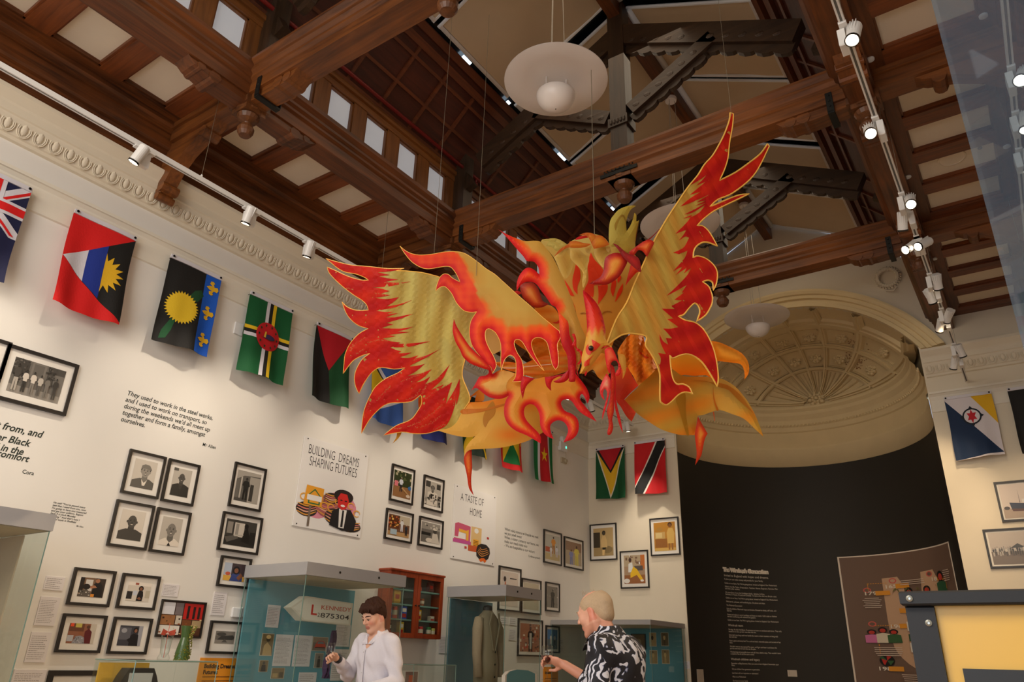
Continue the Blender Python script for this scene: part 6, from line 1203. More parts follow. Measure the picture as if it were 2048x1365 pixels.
def rot(ax, a):
    c, s_ = math.cos(a), math.sin(a)
    return np.array({'x': [[1, 0, 0], [0, c, -s_], [0, s_, c]], 'y': [[c, 0, s_], [0, 1, 0], [-s_, 0, c]], 'z': [[c, -s_, 0], [s_, c, 0], [0, 0, 1]]}[ax])
def head_into(S, H, T, old=False):
    """face looking along -Y of the head frame; H rotation, T position of the head centre"""
    p = lambda x, y, z: T+H@np.array((x, y, z)); E = lambda c, r, **k: S.ell(p(*c), r, R=H, **k)
    E((0, .016, .030), (.075, .097, .086), k=.02); E((0, -.030, -.020), (.058, .066, .082), k=.03)
    for sx in (-1, 1):
        S.cap(p(sx*.056, .012, -.050), p(sx*.020, -.062, -.094), .022, .018, k=.03); E((sx*.040, -.058, -.022), (.022, .022, .022), k=.025)
        E((sx*.076, .014, -.004), (.009, .019, .031), k=.006); E((sx*.084, .008, .0), (.005, .011, .018), k=.006, sub=True)
        E((sx*.031, -.100, .006), (.017, .016, .012), k=.012, sub=True); E((sx*.031, -.077, .004), (.014, .013, .012), k=.004)
        S.cap(p(sx*.012, -.090, .020), p(sx*.046, -.076, .022), .009, .008, k=.016); E((sx*.012, -.103, -.025), (.008, .009, .007), k=.007)
        S.cap(p(sx*.070, .018, -.04), p(sx*.045, .02, -.15), .012, .016, k=.03)
    S.cap(p(0, -.086, .020), p(0, -.110, -.012), .0085, .0085, k=.012); E((0, -.114, -.020), (.010, .010, .009), k=.008)
    E((0, -.078, -.100), (.022, .018, .018), k=.02); S.cap(p(-.018, -.088, -.056), p(0, -.097, -.053), .006, k=.006); S.cap(p(.018, -.088, -.056), p(0, -.097, -.053), .006, k=.006); S.cap(p(-.014, -.088, -.066), p(.014, -.088, -.066), .007, k=.007)
    S.cap(p(-.024, -.100, -.0605), p(.024, -.100, -.0605), .0022, k=.004, sub=True)
    return p
def hand_into(S, wr, d, up, side, curl=1.0, fingers_only=False):
    """wrist point, pointing direction, back-of-hand normal, thumb side vector"""
    d = np.array(d, float); d /= np.linalg.norm(d); up = np.array(up, float); up -= d*(up@d); up /= np.linalg.norm(up); sd = np.cross(d, up)*side; R = np.stack([sd, d, up], 1); wr = np.array(wr, float)
    L = lambda a, b, c: wr+sd*a+d*b+up*c
    S.ell(L(0, .045, 0), (.040, .050, .016), R=R, k=.012)
    for i, (ox, ln) in enumerate(((.030, .068), (.010, .076), (-.010, .070), (-.029, .055))):
        a = L(ox, .085, .002); th = [.5*curl, 1.0*curl, 1.3*curl]; q = a; ang = 0
        for j, sg_ in enumerate((.42, .32, .26)): ang += th[j]*.75; nx = q+(d*math.cos(ang)-up*math.sin(ang))*ln*sg_*1.1; S.cap(q, nx, .0085-.0008*j, .0078-.0008*j, k=.004); q = nx
    a = L(.032, .025, -.004); b = L(.058, .055, -.016); c = L(.052, .082, -.030); S.cap(a, b, .013, .010, k=.01); S.cap(b, c, .010, .008, k=.004)
def person(name, crown_px, z_crown, face_dir, label, spec):
    """place so the crown lies on the sight line at the given height"""
    c = onz(crown_px[0], crown_px[1], z_crown); ang = math.atan2(face_dir[0], -face_dir[1]); Rz = rot('z', ang); root = np.array((c[0], c[1], 0))-Rz@np.array((spec['crown'][0], spec['crown'][1], 0))
    t = thing(name, tuple(root), label, 'person'); 
    top = spec['top']; dz = z_crown-top
    def W(P):
        Q = np.array(P, dtype=float)@Rz.T; z = Q[..., 2]; Q[..., 2] = np.where(z < .9, z*(.9+dz)/.9, z+dz); return Q+root
    return t, W, Rz
def put_solid(name, S, m, t, W, colf=None, blur=1):
    P, Q = S.mesh(blur); C = None
    if colf is not None: C = np.concatenate([np.array([lin(c) for c in colf(P)]), np.ones((len(P), 1))], 1)
    return put(name, W(P), Q, m, t, None, True, C)
SKIN = paintmat('skin', rough=.5); sb = SKIN.node_tree.nodes['Principled BSDF']; sb.inputs['Subsurface Weight'].default_value = .12; sb.inputs['Subsurface Radius'].default_value = (.02, .008, .004); sb.inputs['Subsurface Scale'].default_value = .3
rimr = np.array([_r0[0], _r0[1]]); fh = np.array([math.sin(yaw), math.cos(yaw)])
def wineglass(t_label, base, h=.2, wine=None):
    t = thing('wine_glass', tuple(base), t_label, 'glass'); MB().lathe([(.032, 0), (.032, .002), (.005, .006), (.0035, .07), (.012, .085), (.034, .11), (.038, .14), (.031, .185), (.030, .185), (.037, .14), (.033, .111), (.002, .088)], base, 24).build('bowl_and_stem', GLS, t, smooth=True)
    if wine: MB().lathe([(.003, .090), (.031, .112), (.0355, .132)], base, 20).build('wine', mat('drink_'+wine[0], wine[1], rough=.1, trans=.4), t)
    return t
# ---- young man, white shirt, looking down to his right
HT = np.array((0, -.055, 1.615)); HR = rot('z', .0)@rot('x', .42)
spec = {'crown': (0, -.075), 'top': 1.742}
t, W, Rz = person('person', (747, 1200), 1.86, -.62*rimr-.78*fh, 'young man with brown hair in a white shirt looking down, glass in hand', spec)
S = Solid((-.42, -.56, 0), (.42, .22, 1.78), .0065)
S.ell((0, .0, .98), (.155, .105, .12), k=.05).ell((0, 0, 1.13), (.130, .095, .14), k=.05).ell((0, .0, 1.31), (.155, .105, .16), k=.05); S.cap((-.15, .01, 1.42), (.15, .01, 1.42), .052, k=.05)
S.cap((0, .015, 1.40), (0, -.02, 1.53), .056, .050, k=.03); pH = head_into(S, HR, HT)
for sx in (-1, 1): S.cap((sx*.09, 0, .93), (sx*.10, -.01, .50), .078, .052, k=.04); S.cap((sx*.10, -.01, .50), (sx*.10, .02, .09), .052, .036, k=.03); S.cap((sx*.10, .01, .05), (sx*.115, -.13, .035), .036, .03, k=.02)
elR, wrR = np.array((-.235, -.06, 1.17)), np.array((-.10, -.32, 1.29)); elL, wrL = np.array((.245, .02, 1.13)), np.array((.16, -.22, 1.06))
S.cap((-.18, .01, 1.41), elR, .048, .038, k=.03); S.cap(elR, wrR, .038, .026, k=.02); S.cap((.18, .01, 1.41), elL, .048, .038, k=.03); S.cap(elL, wrL, .038, .026, k=.02)
hand_into(S, wrR, (.35, -1, .25), (-.6, -.2, .75), 1, 1.0); hand_into(S, wrL, (-.2, -1, -.1), (.6, 0, .8), -1, .5)
def skin_y(P):
    Q = (P-HT)@HR; c = np.tile(np.array((222., 172., 146.)), (len(P), 1)); lip = (np.abs(Q[:, 0]) < .023) & (Q[:, 1] < -.086) & (Q[:, 2] > -.076) & (Q[:, 2] < -.048); c[lip] = (184, 112, 98)
    ck = np.exp(-((np.abs(Q[:, 0])-.042)**2+(Q[:, 2]+.03)**2)/.0004)*(Q[:, 1] < -.03); c = c+ck[:, None]*np.array((6, -20, -20)); ear = (np.abs(Q[:, 0]) > .072) & (Q[:, 2] < .04) & (Q[:, 2] > -.05); c[ear] = (214, 146, 122); return c
put_solid('body', S, SKIN, t, W, skin_y)
def hairdo(S, pH, H, full=True):
    E = lambda c, r, **k: S.ell(pH(*c), r, R=H, **k)
    if full:
        E((0, .022, .043), (.085, .103, .088), k=.02); E((0, -.045, .085), (.066, .05, .034), k=.02); E((0, .07, -.01), (.066, .04, .055), k=.02)
        for sx in (-1, 1): E((sx*.064, -.02, .06), (.022, .05, .042), k=.015); E((sx*.072, .045, .01), (.014, .035, .05), k=.015)
S = Solid((-.16, -.25, 1.42), (.16, .13, 1.80), .005); hairdo(S, pH, HR)
for sx in (-1, 1): S.ell(pH(sx*.07, -.035, -.01), (.03, .034, .044), R=HR, k=.01, sub=True)
S.ell(pH(0, -.105, .005), (.060, .05, .058), R=HR, k=.015, sub=True)
for i in range(9): x = -.052+.013*i; S.cap(pH(x*.9, -.05, .115), pH(x*1.08-.004, -.098, .068-.006*(i % 3)), .011, .004, k=.006)
for i in range(12): a = i*.55; S.cap(pH(.04*math.cos(a), .02+.05*math.sin(a), .128), pH(.085*math.cos(a), .02+.10*math.sin(a), .07), .013, .008, k=.01)
S.noise(lambda x, y, z: .0022*np.sin(x*420+2*np.sin(z*60))*np.sin(y*160+z*50))
HAIRB = mat('brown_hair', (58, 30, 15), rough=.6, spec=.25, var=.35, scale=8, stretch=(60, 60, 10), bump=.4); put_solid('hair', S, HAIRB, t, W)
for sx in (-1, 1):
    MB().ball(tuple(W(pH(sx*.031, -.0805, .003))), .0098, 12).build('eye', mat('eye_white', (226, 220, 214), rough=.15), t, smooth=True)
    d_ = W(pH(sx*.031, -.0905, -.001)); MB().ball(tuple(d_), .0045, 8).build('iris', mat('iris_brown', (50, 34, 26), rough=.1), t)
    P = [tuple(W(pH(sx*x, y, z))) for x, y, z in ((.012, -.0985, .027), (.028, -.0965, .033), (.044, -.084, .030), (.052, -.076, .025))]; MB().tube(P, [.003, .0035, .003, .0015], 6).build('eyebrow', HAIRB, t)
    P = [tuple(W(pH(sx*x, y, z))) for x, y, z in ((.019, -.0915, .003), (.031, -.0955, .0075), (.043, -.087, .004))]; MB().tube(P, [.0018, .002, .0015], 5).build('eyelid_lashes', HAIRB, t)
# shirt
S = Solid((-.42, -.45, .84), (.42, .22, 1.60), .0065)
S.ell((0, 0, .96), (.170, .122, .13), k=.05).ell((0, 0, 1.12), (.155, .118, .15), k=.06).ell((0, 0, 1.30), (.178, .124, .165), k=.06); S.cap((-.155, .01, 1.42), (.155, .01, 1.42), .068, k=.06); S.cap((0, .02, 1.42), (0, .0, 1.485), .076, .066, k=.03)
S.cap((-.185, .01, 1.405), elR, .066, .056, k=.03); S.cap(elR, elR+(wrR-elR)*.86, .056, .042, k=.02); S.cap((.185, .01, 1.405), elL, .066, .058, k=.03); S.cap(elL, elL+(wrL-elL)*.80, .058, .045, k=.02)
S.cap((0, .015, 1.44), (0, -.01, 1.62), .058, .058, k=.008, sub=True); S.cap((0, -.15, 1.33), (0, -.05, 1.47), .012, .050, k=.015, sub=True)
S.noise(lambda x, y, z: .007*np.sin(z*55+6*np.abs(x)+3*np.sin(y*18))*np.clip((1.5-z)*2, 0, 1)*np.clip(np.abs(x)*7, .3, 1)+.004*np.sin(x*60+z*40))
SHW = mat('white_cotton', (222, 218, 226), rough=.8, var=.015, bump=.1, scale=90); put_solid('shirt', S, SHW, t, W)
for sx in (-1, 1):
    A = [(sx*.004, -.092, 1.405), (sx*.050, -.060, 1.470), (sx*.070, .0, 1.500), (sx*.060, .055, 1.515), (sx*.0, .082, 1.525)]; B = [(sx*.060, -.110, 1.405), (sx*.094, -.055, 1.452), (sx*.100, .01, 1.468), (sx*.078, .075, 1.475), (sx*.0, .105, 1.478)]
    V = [W(p) for p in A]+[W(p) for p in B]; V += [v-np.array((0, 0, .006)) for v in V]; n = 5; F = [(i, i+1, n+i+1, n+i) for i in range(4)]+[(2*n+n+i, 2*n+n+i+1, 2*n+i+1, 2*n+i) for i in range(4)]+[(0, n, 3*n, 2*n), (n, n+1, 3*n+1, 3*n), (n+1, n+2, 3*n+2, 3*n+1), (n+2, n+3, 3*n+3, 3*n+2), (n+3, n+4, 3*n+4, 3*n+3), (i*0+4, 2*n+4, 3*n+4, n+4)]
    put('collar', V, F, SHW, t)
mb = MB(); V = [W(p) for p in ((-.014, -.125, 1.36), (.014, -.125, 1.36), (.014, -.130, 1.25), (-.014, -.130, 1.25), (-.014, -.124, 1.10), (.014, -.124, 1.10))]; mb.add([tuple(v) for v in V], [(0, 1, 2, 3), (3, 2, 5, 4)]); mb.build('button_placket', SHW, t)
for k in range(4): MB().ball(tuple(W((0, -.131+.004*(k == 3), 1.34-.075*k))), (.004, .004, .004), 8).build('button', WPL, t)
S = Solid((-.24, -.20, .05), (.24, .16, 1.02), .012); S.ell((0, 0, .95), (.168, .118, .10), k=.04)
for sx in (-1, 1): S.cap((sx*.09, 0, .92), (sx*.10, -.01, .50), .092, .070, k=.03); S.cap((sx*.10, -.01, .50), (sx*.10, .02, .10), .070, .062, k=.03)
put_solid('trousers', S, mat('navy_trousers', (40, 42, 54), rough=.85), t, W)
for sx in (-1, 1): S = Solid((sx*.10-.07, -.22, 0), (sx*.10+.07, .10, .13), .008); S.cap((sx*.10, .03, .05), (sx*.115, -.14, .035), .045, .038, k=.02); put_solid('shoe', S, mat('brown_leather', (70, 44, 30), rough=.4), t, W)
wv = wrR-np.array((.0, -.02, .005)); MB().lathe([(.033, -.014), (.035, -.012), (.035, .012), (.033, .014)], tuple(W(wv)), 20, axis=tuple(Rz@(wrR-elR))).build('wristwatch', mat('black_strap', (26, 26, 28), rough=.4), t)
gp = W(wrR+np.array((.035, -.095, -.075))); wineglass('clear wine glass in the young man\u2019s raised hand', tuple(gp))
# ---- grey haired man, floral shirt, seen from behind his left shoulder
HT = np.array((0, -.13, 1.575)); HR = rot('z', .05)@rot('x', .30); spec = {'crown': (0, -.12), 'top': 1.70}
t, W, Rz = person('person', (1192, 1181), 1.817, -.80*rimr+.60*fh, 'balding grey haired man in a dark floral shirt facing away to the left', spec)
S = Solid((-.42, -.62, 0), (.42, .24, 1.76), .0065)
S.ell((0, .0, .98), (.165, .12, .12), k=.05).ell((0, 0, 1.13), (.150, .115, .14), k=.05).ell((0, .0, 1.29), (.165, .12, .16), k=.05); S.cap((-.15, .0, 1.39), (.15, .0, 1.39), .055, k=.05)
S.cap((0, -.01, 1.38), (0, -.085, 1.52), .060, .054, k=.03); pH = head_into(S, HR, HT)
for sx in (-1, 1): S.cap((sx*.09, 0, .93), (sx*.10, -.01, .50), .08, .052, k=.04); S.cap((sx*.10, -.01, .50), (sx*.10, .02, .09), .052, .036, k=.03); S.cap((sx*.10, .01, .05), (sx*.115, -.13, .035), .036, .03, k=.02)
elR, wrR = np.array((-.24, -.14, 1.14)), np.array((-.10, -.40, 1.30)); elL, wrL = np.array((.25, .02, 1.10)), np.array((.18, -.20, 1.0))
S.cap((-.18, .0, 1.38), elR, .05, .04, k=.03); S.cap(elR, wrR, .038, .026, k=.02); S.cap((.18, .0, 1.38), elL, .05, .04, k=.03); S.cap(elL, wrL, .038, .026, k=.02)
hand_into(S, wrR, (.3, -1, .3), (-.6, -.2, .75), 1, 1.0); hand_into(S, wrL, (-.2, -1, -.1), (.6, 0, .8), -1, .5)
def skin_o(P):
    Q = (P-HT)@HR; c = np.tile(np.array((226., 170., 144.)), (len(P), 1)); ear = (np.abs(Q[:, 0]) > .072) & (Q[:, 2] < .04) & (Q[:, 2] > -.05); c[ear] = (218, 140, 116)
    top = (Q[:, 2] > .07); c[top] = (232, 176, 150); nk = Q[:, 2] < -.06; c[nk] = (214, 152, 126); lip = (np.abs(Q[:, 0]) < .023) & (Q[:, 1] < -.086) & (Q[:, 2] > -.076) & (Q[:, 2] < -.048); c[lip] = (190, 110, 96); return c
put_solid('body', S, SKIN, t, W, skin_o)
S = Solid((-.16, -.32, 1.38), (.16, .10, 1.76), .0045); S.ell(pH(0, .020, .034), (.0795, .101, .089), R=HR, k=.01); S.ell(pH(0, .065, -.02), (.062, .044, .055), R=HR, k=.02)
S.ell(pH(0, -.015, .125), (.062, .085, .052), R=HR, k=.02, sub=True); S.ell(pH(0, -.11, .0), (.09, .07, .10), R=HR, k=.012, sub=True)
for sx in (-1, 1): S.ell(pH(sx*.078, .0, -.015), (.022, .028, .036), R=HR, k=.006, sub=True)
S.noise(lambda x, y, z: .0016*np.sin(x*520+y*300)*np.sin(z*260+y*200)); HAIRG = mat('grey_blond_hair', (196, 168, 134), rough=.5, var=.12, scale=8, stretch=(60, 60, 12), bump=.4); put_solid('hair', S, HAIRG, t, W)
rg = random.Random(8)
for i in range(26):
    a_ = rg.uniform(-1.6, 1.6); b = pH(.055*math.sin(a_), .0+.06*math.cos(a_)*rg.uniform(-1, 1), .108); e_ = b+np.array((rg.uniform(-.015, .015), rg.uniform(-.015, .02), rg.uniform(.010, .028))); MB().tube([tuple(W(b)), tuple(W((b+e_)/2+np.array((0, .003, 0)))), tuple(W(e_))], [.0009, .0007, .0003], 4).build('wispy_hair', HAIRG, t)
for sx in (-1, 1):
    MB().ball(tuple(W(pH(sx*.031, -.0805, .003))), .0098, 12).build('eye', MATS['eye_white'], t, smooth=True)
    P = [tuple(W(pH(sx*x, y, z))) for x, y, z in ((.012, -.0985, .027), (.028, -.0965, .032), (.046, -.084, .029))]; MB().tube(P, [.0025, .003, .0015], 6).build('eyebrow', HAIRG, t)
S = Solid((-.42, -.50, .84), (.42, .26, 1.56), .0065)
S.ell((0, 0, .96), (.180, .136, .13), k=.05).ell((0, 0, 1.12), (.175, .136, .15), k=.06).ell((0, .01, 1.29), (.190, .140, .165), k=.06); S.cap((-.155, .0, 1.39), (.155, .0, 1.39), .072, k=.06); S.cap((0, -.01, 1.39), (0, -.06, 1.47), .082, .070, k=.03)
S.cap((-.185, .0, 1.375), elR, .070, .060, k=.03); S.cap(elR, elR+(wrR-elR)*.55, .060, .055, k=.02); S.cap((.185, .0, 1.375), elL, .070, .062, k=.03); S.cap(elL, elL+(wrL-elL)*.3, .062, .058, k=.02)
S.cap((0, -.02, 1.42), (0, -.10, 1.60), .063, .063, k=.008, sub=True)
S.noise(lambda x, y, z: .005*np.sin(z*38+5*np.abs(x)+3*np.sin(y*14))*np.clip(np.abs(x)*6, .3, 1)+.003*np.sin(x*50+z*30))
fm_ = bpy.data.materials.new('floral_shirt'); fm_.use_nodes = True; nt = fm_.node_tree; b_ = nt.nodes['Principled BSDF']; b_.inputs['Roughness'].default_value = .7
tc = nt.nodes.new('ShaderNodeTexCoord'); nz = nt.nodes.new('ShaderNodeTexNoise'); nz.inputs['Scale'].default_value = 7; nz.inputs['Detail'].default_value = 3; nt.links.new(tc.outputs['Object'], nz.inputs[0])
mxv = nt.nodes.new('ShaderNodeMixRGB'); mxv.inputs[0].default_value = .16; nt.links.new(tc.outputs['Object'], mxv.inputs[1]); nt.links.new(nz.outputs['Color'], mxv.inputs[2])
vo = nt.nodes.new('ShaderNodeTexVoronoi'); vo.inputs['Scale'].default_value = 11; nt.links.new(mxv.outputs[0], vo.inputs[0])
wv_ = nt.nodes.new('ShaderNodeTexWave'); wv_.inputs['Scale'].default_value = 8; wv_.inputs['Distortion'].default_value = 9; wv_.inputs['Detail'].default_value = 2; wv_.inputs['Detail Scale'].default_value = 1.6; nt.links.new(mxv.outputs[0], wv_.inputs[0])
ml = nt.nodes.new('ShaderNodeMath'); ml.operation = 'MULTIPLY'; inv = nt.nodes.new('ShaderNodeMath'); inv.operation = 'LESS_THAN'; inv.inputs[1].default_value = .62; nt.links.new(vo.outputs['Distance'], inv.inputs[0]); nt.links.new(inv.outputs[0], ml.inputs[0]); nt.links.new(wv_.outputs['Fac'], ml.inputs[1])
cr = nt.nodes.new('ShaderNodeValToRGB'); e = cr.color_ramp.elements; e[0].position = .42; e[0].color = lin((20, 19, 27))+(1,); e[1].position = .72; e[1].color = lin((214, 214, 222))+(1,); q = e.new(.54); q.color = lin((92, 104, 140))+(1,)
nt.links.new(ml.outputs[0], cr.inputs[0]); nt.links.new(cr.outputs[0], b_.inputs['Base Color']); put_solid('shirt', S, fm_, t, W)
for sx in (-1, 1):
    A = [(sx*.006, -.165, 1.395), (sx*.052, -.125, 1.465), (sx*.074, -.05, 1.500), (sx*.064, .0, 1.505), (0, .022, 1.51)]; B = [(sx*.050, -.185, 1.38), (sx*.098, -.125, 1.44), (sx*.108, -.04, 1.455), (sx*.088, .03, 1.455), (0, .058, 1.458)]
    V = [W(p) for p in A]+[W(p) for p in B]; V += [v-np.array((0, 0, .006)) for v in V]; n = 5; put('collar', V, [(i, i+1, n+i+1, n+i) for i in range(4)]+[(3*n+i, 3*n+i+1, 2*n+i+1, 2*n+i) for i in range(4)]+[(n+i, n+i+1, 3*n+i+1, 3*n+i) for i in range(4)], fm_, t)
S = Solid((-.24, -.20, .05), (.24, .18, 1.02), .012); S.ell((0, 0, .95), (.176, .13, .10), k=.04)
for sx in (-1, 1): S.cap((sx*.09, 0, .92), (sx*.10, -.01, .50), .094, .070, k=.03); S.cap((sx*.10, -.01, .50), (sx*.10, .02, .10), .070, .062, k=.03)
put_solid('trousers', S, mat('dark_trousers', (36, 36, 40), rough=.85), t, W)
for sx in (-1, 1): S = Solid((sx*.10-.07, -.22, 0), (sx*.10+.07, .10, .13), .008); S.cap((sx*.10, .03, .05), (sx*.115, -.14, .035), .045, .038, k=.02); put_solid('shoe', S, mat('black_shoe', (28, 26, 26), rough=.4), t, W)
mb = MB(); 
for q0, q1 in (((-.03, -.165, 1.40), (-.045, -.21, 1.18)), ((.03, -.165, 1.40), (.012, -.215, 1.18))): mb.tube([tuple(W(q0)), tuple(W(q1))], .0022, 5)
mb.tube([tuple(W((-.045, -.21, 1.18))), tuple(W((.012, -.215, 1.18)))], .003, 5); mb.build('neck_cord', mat('black_cord', (22, 22, 22), rough=.5), t)
gp = W(wrR+np.array((.03, -.10, -.085))); wineglass('wine glass with a little red wine in the grey haired man\u2019s hand', tuple(gp), wine=('red', (110, 20, 24)))
# ================================================================ suspended phoenix of dyed and painted cloth on light frames
PHX = paintmat('dyed_silk', rough=.6, trl=.5, bump=.06, bscale=14)
PHG = paintmat('painted_silk_glossy', rough=.5, trl=.4, bump=.06, bscale=20)
def Zc(ox, oy, s, pts): return [((ox+p[0]/s, oy+p[1]/s)+tuple(p[2:])) for p in pts]
S_ = 6.4
ZE = lambda p: Zc(780, 480, S_, p); ZF = lambda p: Zc(920, 560, S_, p); ZH = lambda p: Zc(920, 700, S_, p); ZG = lambda p: Zc(980, 420, S_, p)
ZI = lambda p: Zc(780, 780, S_, p); Z1 = lambda p: Zc(640, 440, S_, p); Z2 = lambda p: Zc(640, 640, S_, p); Z7 = lambda p: Zc(1120, 660, S_, p)
ZA = lambda p: Zc(1240, 220, S_, p); ZB = lambda p: Zc(1200, 400, S_, p); ZC = lambda p: Zc(1220, 600, S_, p); ZD = lambda p: Zc(1230, 760, S_, p)
YEL = (222, 204, 104); YEO = (236, 178, 60); ORG_ = (250, 120, 20); REDO = (246, 52, 22); RED = (232, 16, 26); DRED_ = (190, 10, 18); FLAME = (255, 76, 18); PALE = (246, 226, 160)
PROOT = thing('phoenix_sculpture', (-2.9, 4.9, 3.9), 'large red, orange and yellow silk phoenix hanging in the middle of the hall', 'sculpture')
def mixc(a, b, t):
    t = np.clip(t, 0, 1)[:, None]; return np.atleast_2d(np.asarray(a, float))*(1-t)+np.atleast_2d(np.asarray(b, float))*t
def grad(poly, stops, closed=True, noise=0):
    """dye colour by distance in from the given edge line(s): stops = [(dist,col),...]"""
    polys = poly if isinstance(poly[0][0], (list, tuple, np.ndarray)) else [poly]
    def f(W):
        d = np.min([segdist(W, np.asarray([q[:2] for q in p]), closed) for p in polys], axis=0)
        if noise: d = d+noise*np.sin(W[:, 0]*.35+np.sin(W[:, 1]*.21)*2)+noise*.6*np.sin(W[:, 1]*.6+W[:, 0]*.13)
        C = np.zeros((len(W), 3)); C[:] = stops[0][1]
        for (d0, c0), (d1, c1) in zip(stops[:-1], stops[1:]):
            k = d >= d0; C[k] = mixc(c0, c1, (d[k]-d0)/(d1-d0))
        return C
    return f
def piece(name, outline, col, dep, tilt=(0, 0), puff=.05, pr=22, rip=0, layers=(), step=6, thick=.006, k=3, mat_=None, parent=None, holes=(), ref=None, rdir=0, rim=0):
    O = smooth_poly(outline, k); c0 = O.mean(0) if ref is None else np.array(ref)
    def base(W):
        d = segdist(W, O); z = dep+tilt[0]*(W[:, 0]-c0[0])/100+tilt[1]*(W[:, 1]-c0[1])/100-.32*puff*(1-np.exp(-d/pr))
        if rip: a = W[:, 0]*math.cos(rdir)+W[:, 1]*math.sin(rdir); z = z+rip*np.sin(a*.22+1.3*np.sin(W[:, 1]*.02))+rip*.6*np.sin(a*.47+W[:, 1]*.01)
        return z
    s = Sheet(None)
    def add(poly, c, h, step_, th):
        W, T = tri2d(poly, step_, holes if h == 0 else ())
        if not T: return
        z = base(W); n = len(s.v); R = _f[None]+_r[None]*((W[:, :1]-1024)/FPX)-_u[None]*((W[:, 1:]-682.5)/FPX)
        C = np.array([c]*len(W), float) if not callable(c) else c(W)
        P = CAM[None]+R*(z-h)[:, None]; s.v += [tuple(p) for p in P]; s.c += [lin(q) for q in C]; s.f += [tuple(n+i for i in t[::-1]) for t in T]
        m = len(s.v); P = CAM[None]+R*(z+th)[:, None]; s.v += [tuple(p) for p in P]; s.c += [lin(q) for q in C]; s.f += [tuple(m+i for i in t) for t in T]
        if th:
            cnt = set()
            for t in T:
                for a, b in ((t[0], t[1]), (t[1], t[2]), (t[2], t[0])): cnt.add((a, b))
            for (a, b) in cnt:
                if (b, a) not in cnt: s.f.append((n+b, m+b, m+a, n+a))
    add(O, col, 0, step, thick)
    for i, (lp, lc) in enumerate(layers):
        LP = smooth_poly(lp, 3); add(LP, lc, .0025+.001*i, step*1.2, thick+.0025+.001*i)
    o = s.build(name, mat_ or PHX, parent or PROOT, smooth=False)
    if rim:
        z = base(O); P = [tuple(CAM+ray(a[0], a[1])*zz) for a, zz in zip(O, z)]; mb = MB(); mb.tube(P+[P[0]], rim, 5, cap=False); mb.build('edge_wire', mat('gold_edge', (244, 190, 84), rough=.5), o)
    return o
FIRE = [(0, (226, 10, 26)), (3, (236, 30, 24)), (9, (252, 96, 18)), (17, (252, 132, 22)), (26, YEO)]
# --- left wing: yellow silk with painted flame feathers
lw_left = [(808, 537.2, 1)]+Z1([(870, 625), (640, 600), (400, 580), (190, 530), (75, 495, 1), (150, 555), (230, 620), (330, 670), (450, 690), (560, 730), (625, 772, 1), (520, 770), (350, 720), (200, 650), (92, 605, 1), (120, 680), (200, 770), (300, 860), (430, 960), (540, 1030), (600, 1090), (620, 1155, 1), (520, 1162), (430, 1150), (340, 1110), (285, 1052, 1), (330, 1180), (400, 1280)])+Z2([(500, 75), (620, 112, 1), (500, 180), (390, 300), (325, 440), (310, 560), (298, 688, 1), (360, 600), (440, 510), (560, 450), (640, 430, 1), (540, 510), (465, 640), (442, 750), (460, 860), (500, 945, 1), (560, 820), (640, 700), (720, 630), (800, 610), (950, 630), (1090, 615, 1), (1000, 680), (850, 750), (720, 850), (640, 980), (570, 1150), (545, 1290)])+[(722.9, 867.2, 1)]+Z2([(620, 1300), (700, 1200), (800, 1110), (900, 1065), (1050, 1060), (1180, 1040), (1290, 960, 1), (1305, 1000), (1300, 1080)])+[(839.2, 816.8), (827.5, 834.4), (815.8, 843), (792.4, 852), (767.4, 871, 1)]+ZI([(150, 540), (300, 560), (460, 560), (600, 525, 1)])
jag = ZI([(600, 525, 1), (700, 470), (760, 395), (830, 200), (860, 0)])+Z2([(1740, 1090), (1785, 940), (1787, 755, 1), (1720, 900), (1610, 1080, 1), (1640, 960), (1690, 800, 1), (1540, 890, 1), (1580, 830, 1), (1420, 900, 1), (1560, 770), (1610, 680), (1660, 575, 1), (1560, 690), (1470, 770), (1340, 830, 1), (1380, 780), (1410, 725, 1), (1320, 780), (1225, 805, 1), (1340, 730), (1425, 635, 1), (1280, 690), (1120, 720, 1), (1230, 660), (1340, 565, 1), (1240, 590), (1150, 590), (1350, 490), (1540, 372, 1), (1380, 450), (1210, 500, 1), (1260, 455, 1), (1130, 490), (1020, 480, 1), (1100, 455), (1170, 420, 1), (1010, 430), (1040, 405, 1), (970, 385), (900, 355, 1), (1150, 345), (1410, 275, 1), (1200, 300), (1000, 310, 1), (1030, 290, 1), (900, 275), (800, 240, 1), (970, 210, 1), (870, 195, 1), (1000, 180), (1150, 157, 1), (990, 150, 1), (1100, 125), (1195, 88, 1), (1050, 112), (900, 112), (790, 108, 1), (860, 80), (940, 60, 1)])+Z1([(850, 1320, 1), (1020, 1270), (1190, 1205, 1), (1080, 1225), (960, 1250, 1), (840, 1250, 1), (1000, 1195, 1), (850, 1210, 1), (940, 1178, 1), (830, 1180), (720, 1165, 1), (960, 1120), (1170, 1030, 1), (1020, 1080), (850, 1110, 1), (930, 1060), (1010, 990, 1), (860, 1015), (700, 1000, 1), (800, 985), (900, 965, 1), (780, 945, 1), (890, 912, 1), (780, 880), (670, 868, 1), (900, 850), (1160, 790, 1), (1000, 805), (840, 795, 1), (1000, 762, 1), (880, 750), (755, 725, 1), (900, 705, 1), (820, 690), (740, 672, 1), (900, 660)])
lw_right = Z1([(970, 650), (1100, 655), (1300, 675), (1450, 710), (1530, 735)])+[(905, 566), (950, 620), (948, 680), (930, 720)]+Z2([(1820, 710), (1880, 880), (1920, 1000), (1900, 1060)])+ZI([(1020, 150), (960, 230), (900, 340), (850, 430), (760, 495), (620, 522)])
lw = lw_right[::-1]+[(808, 537.2, 1)]+lw_left[1:]
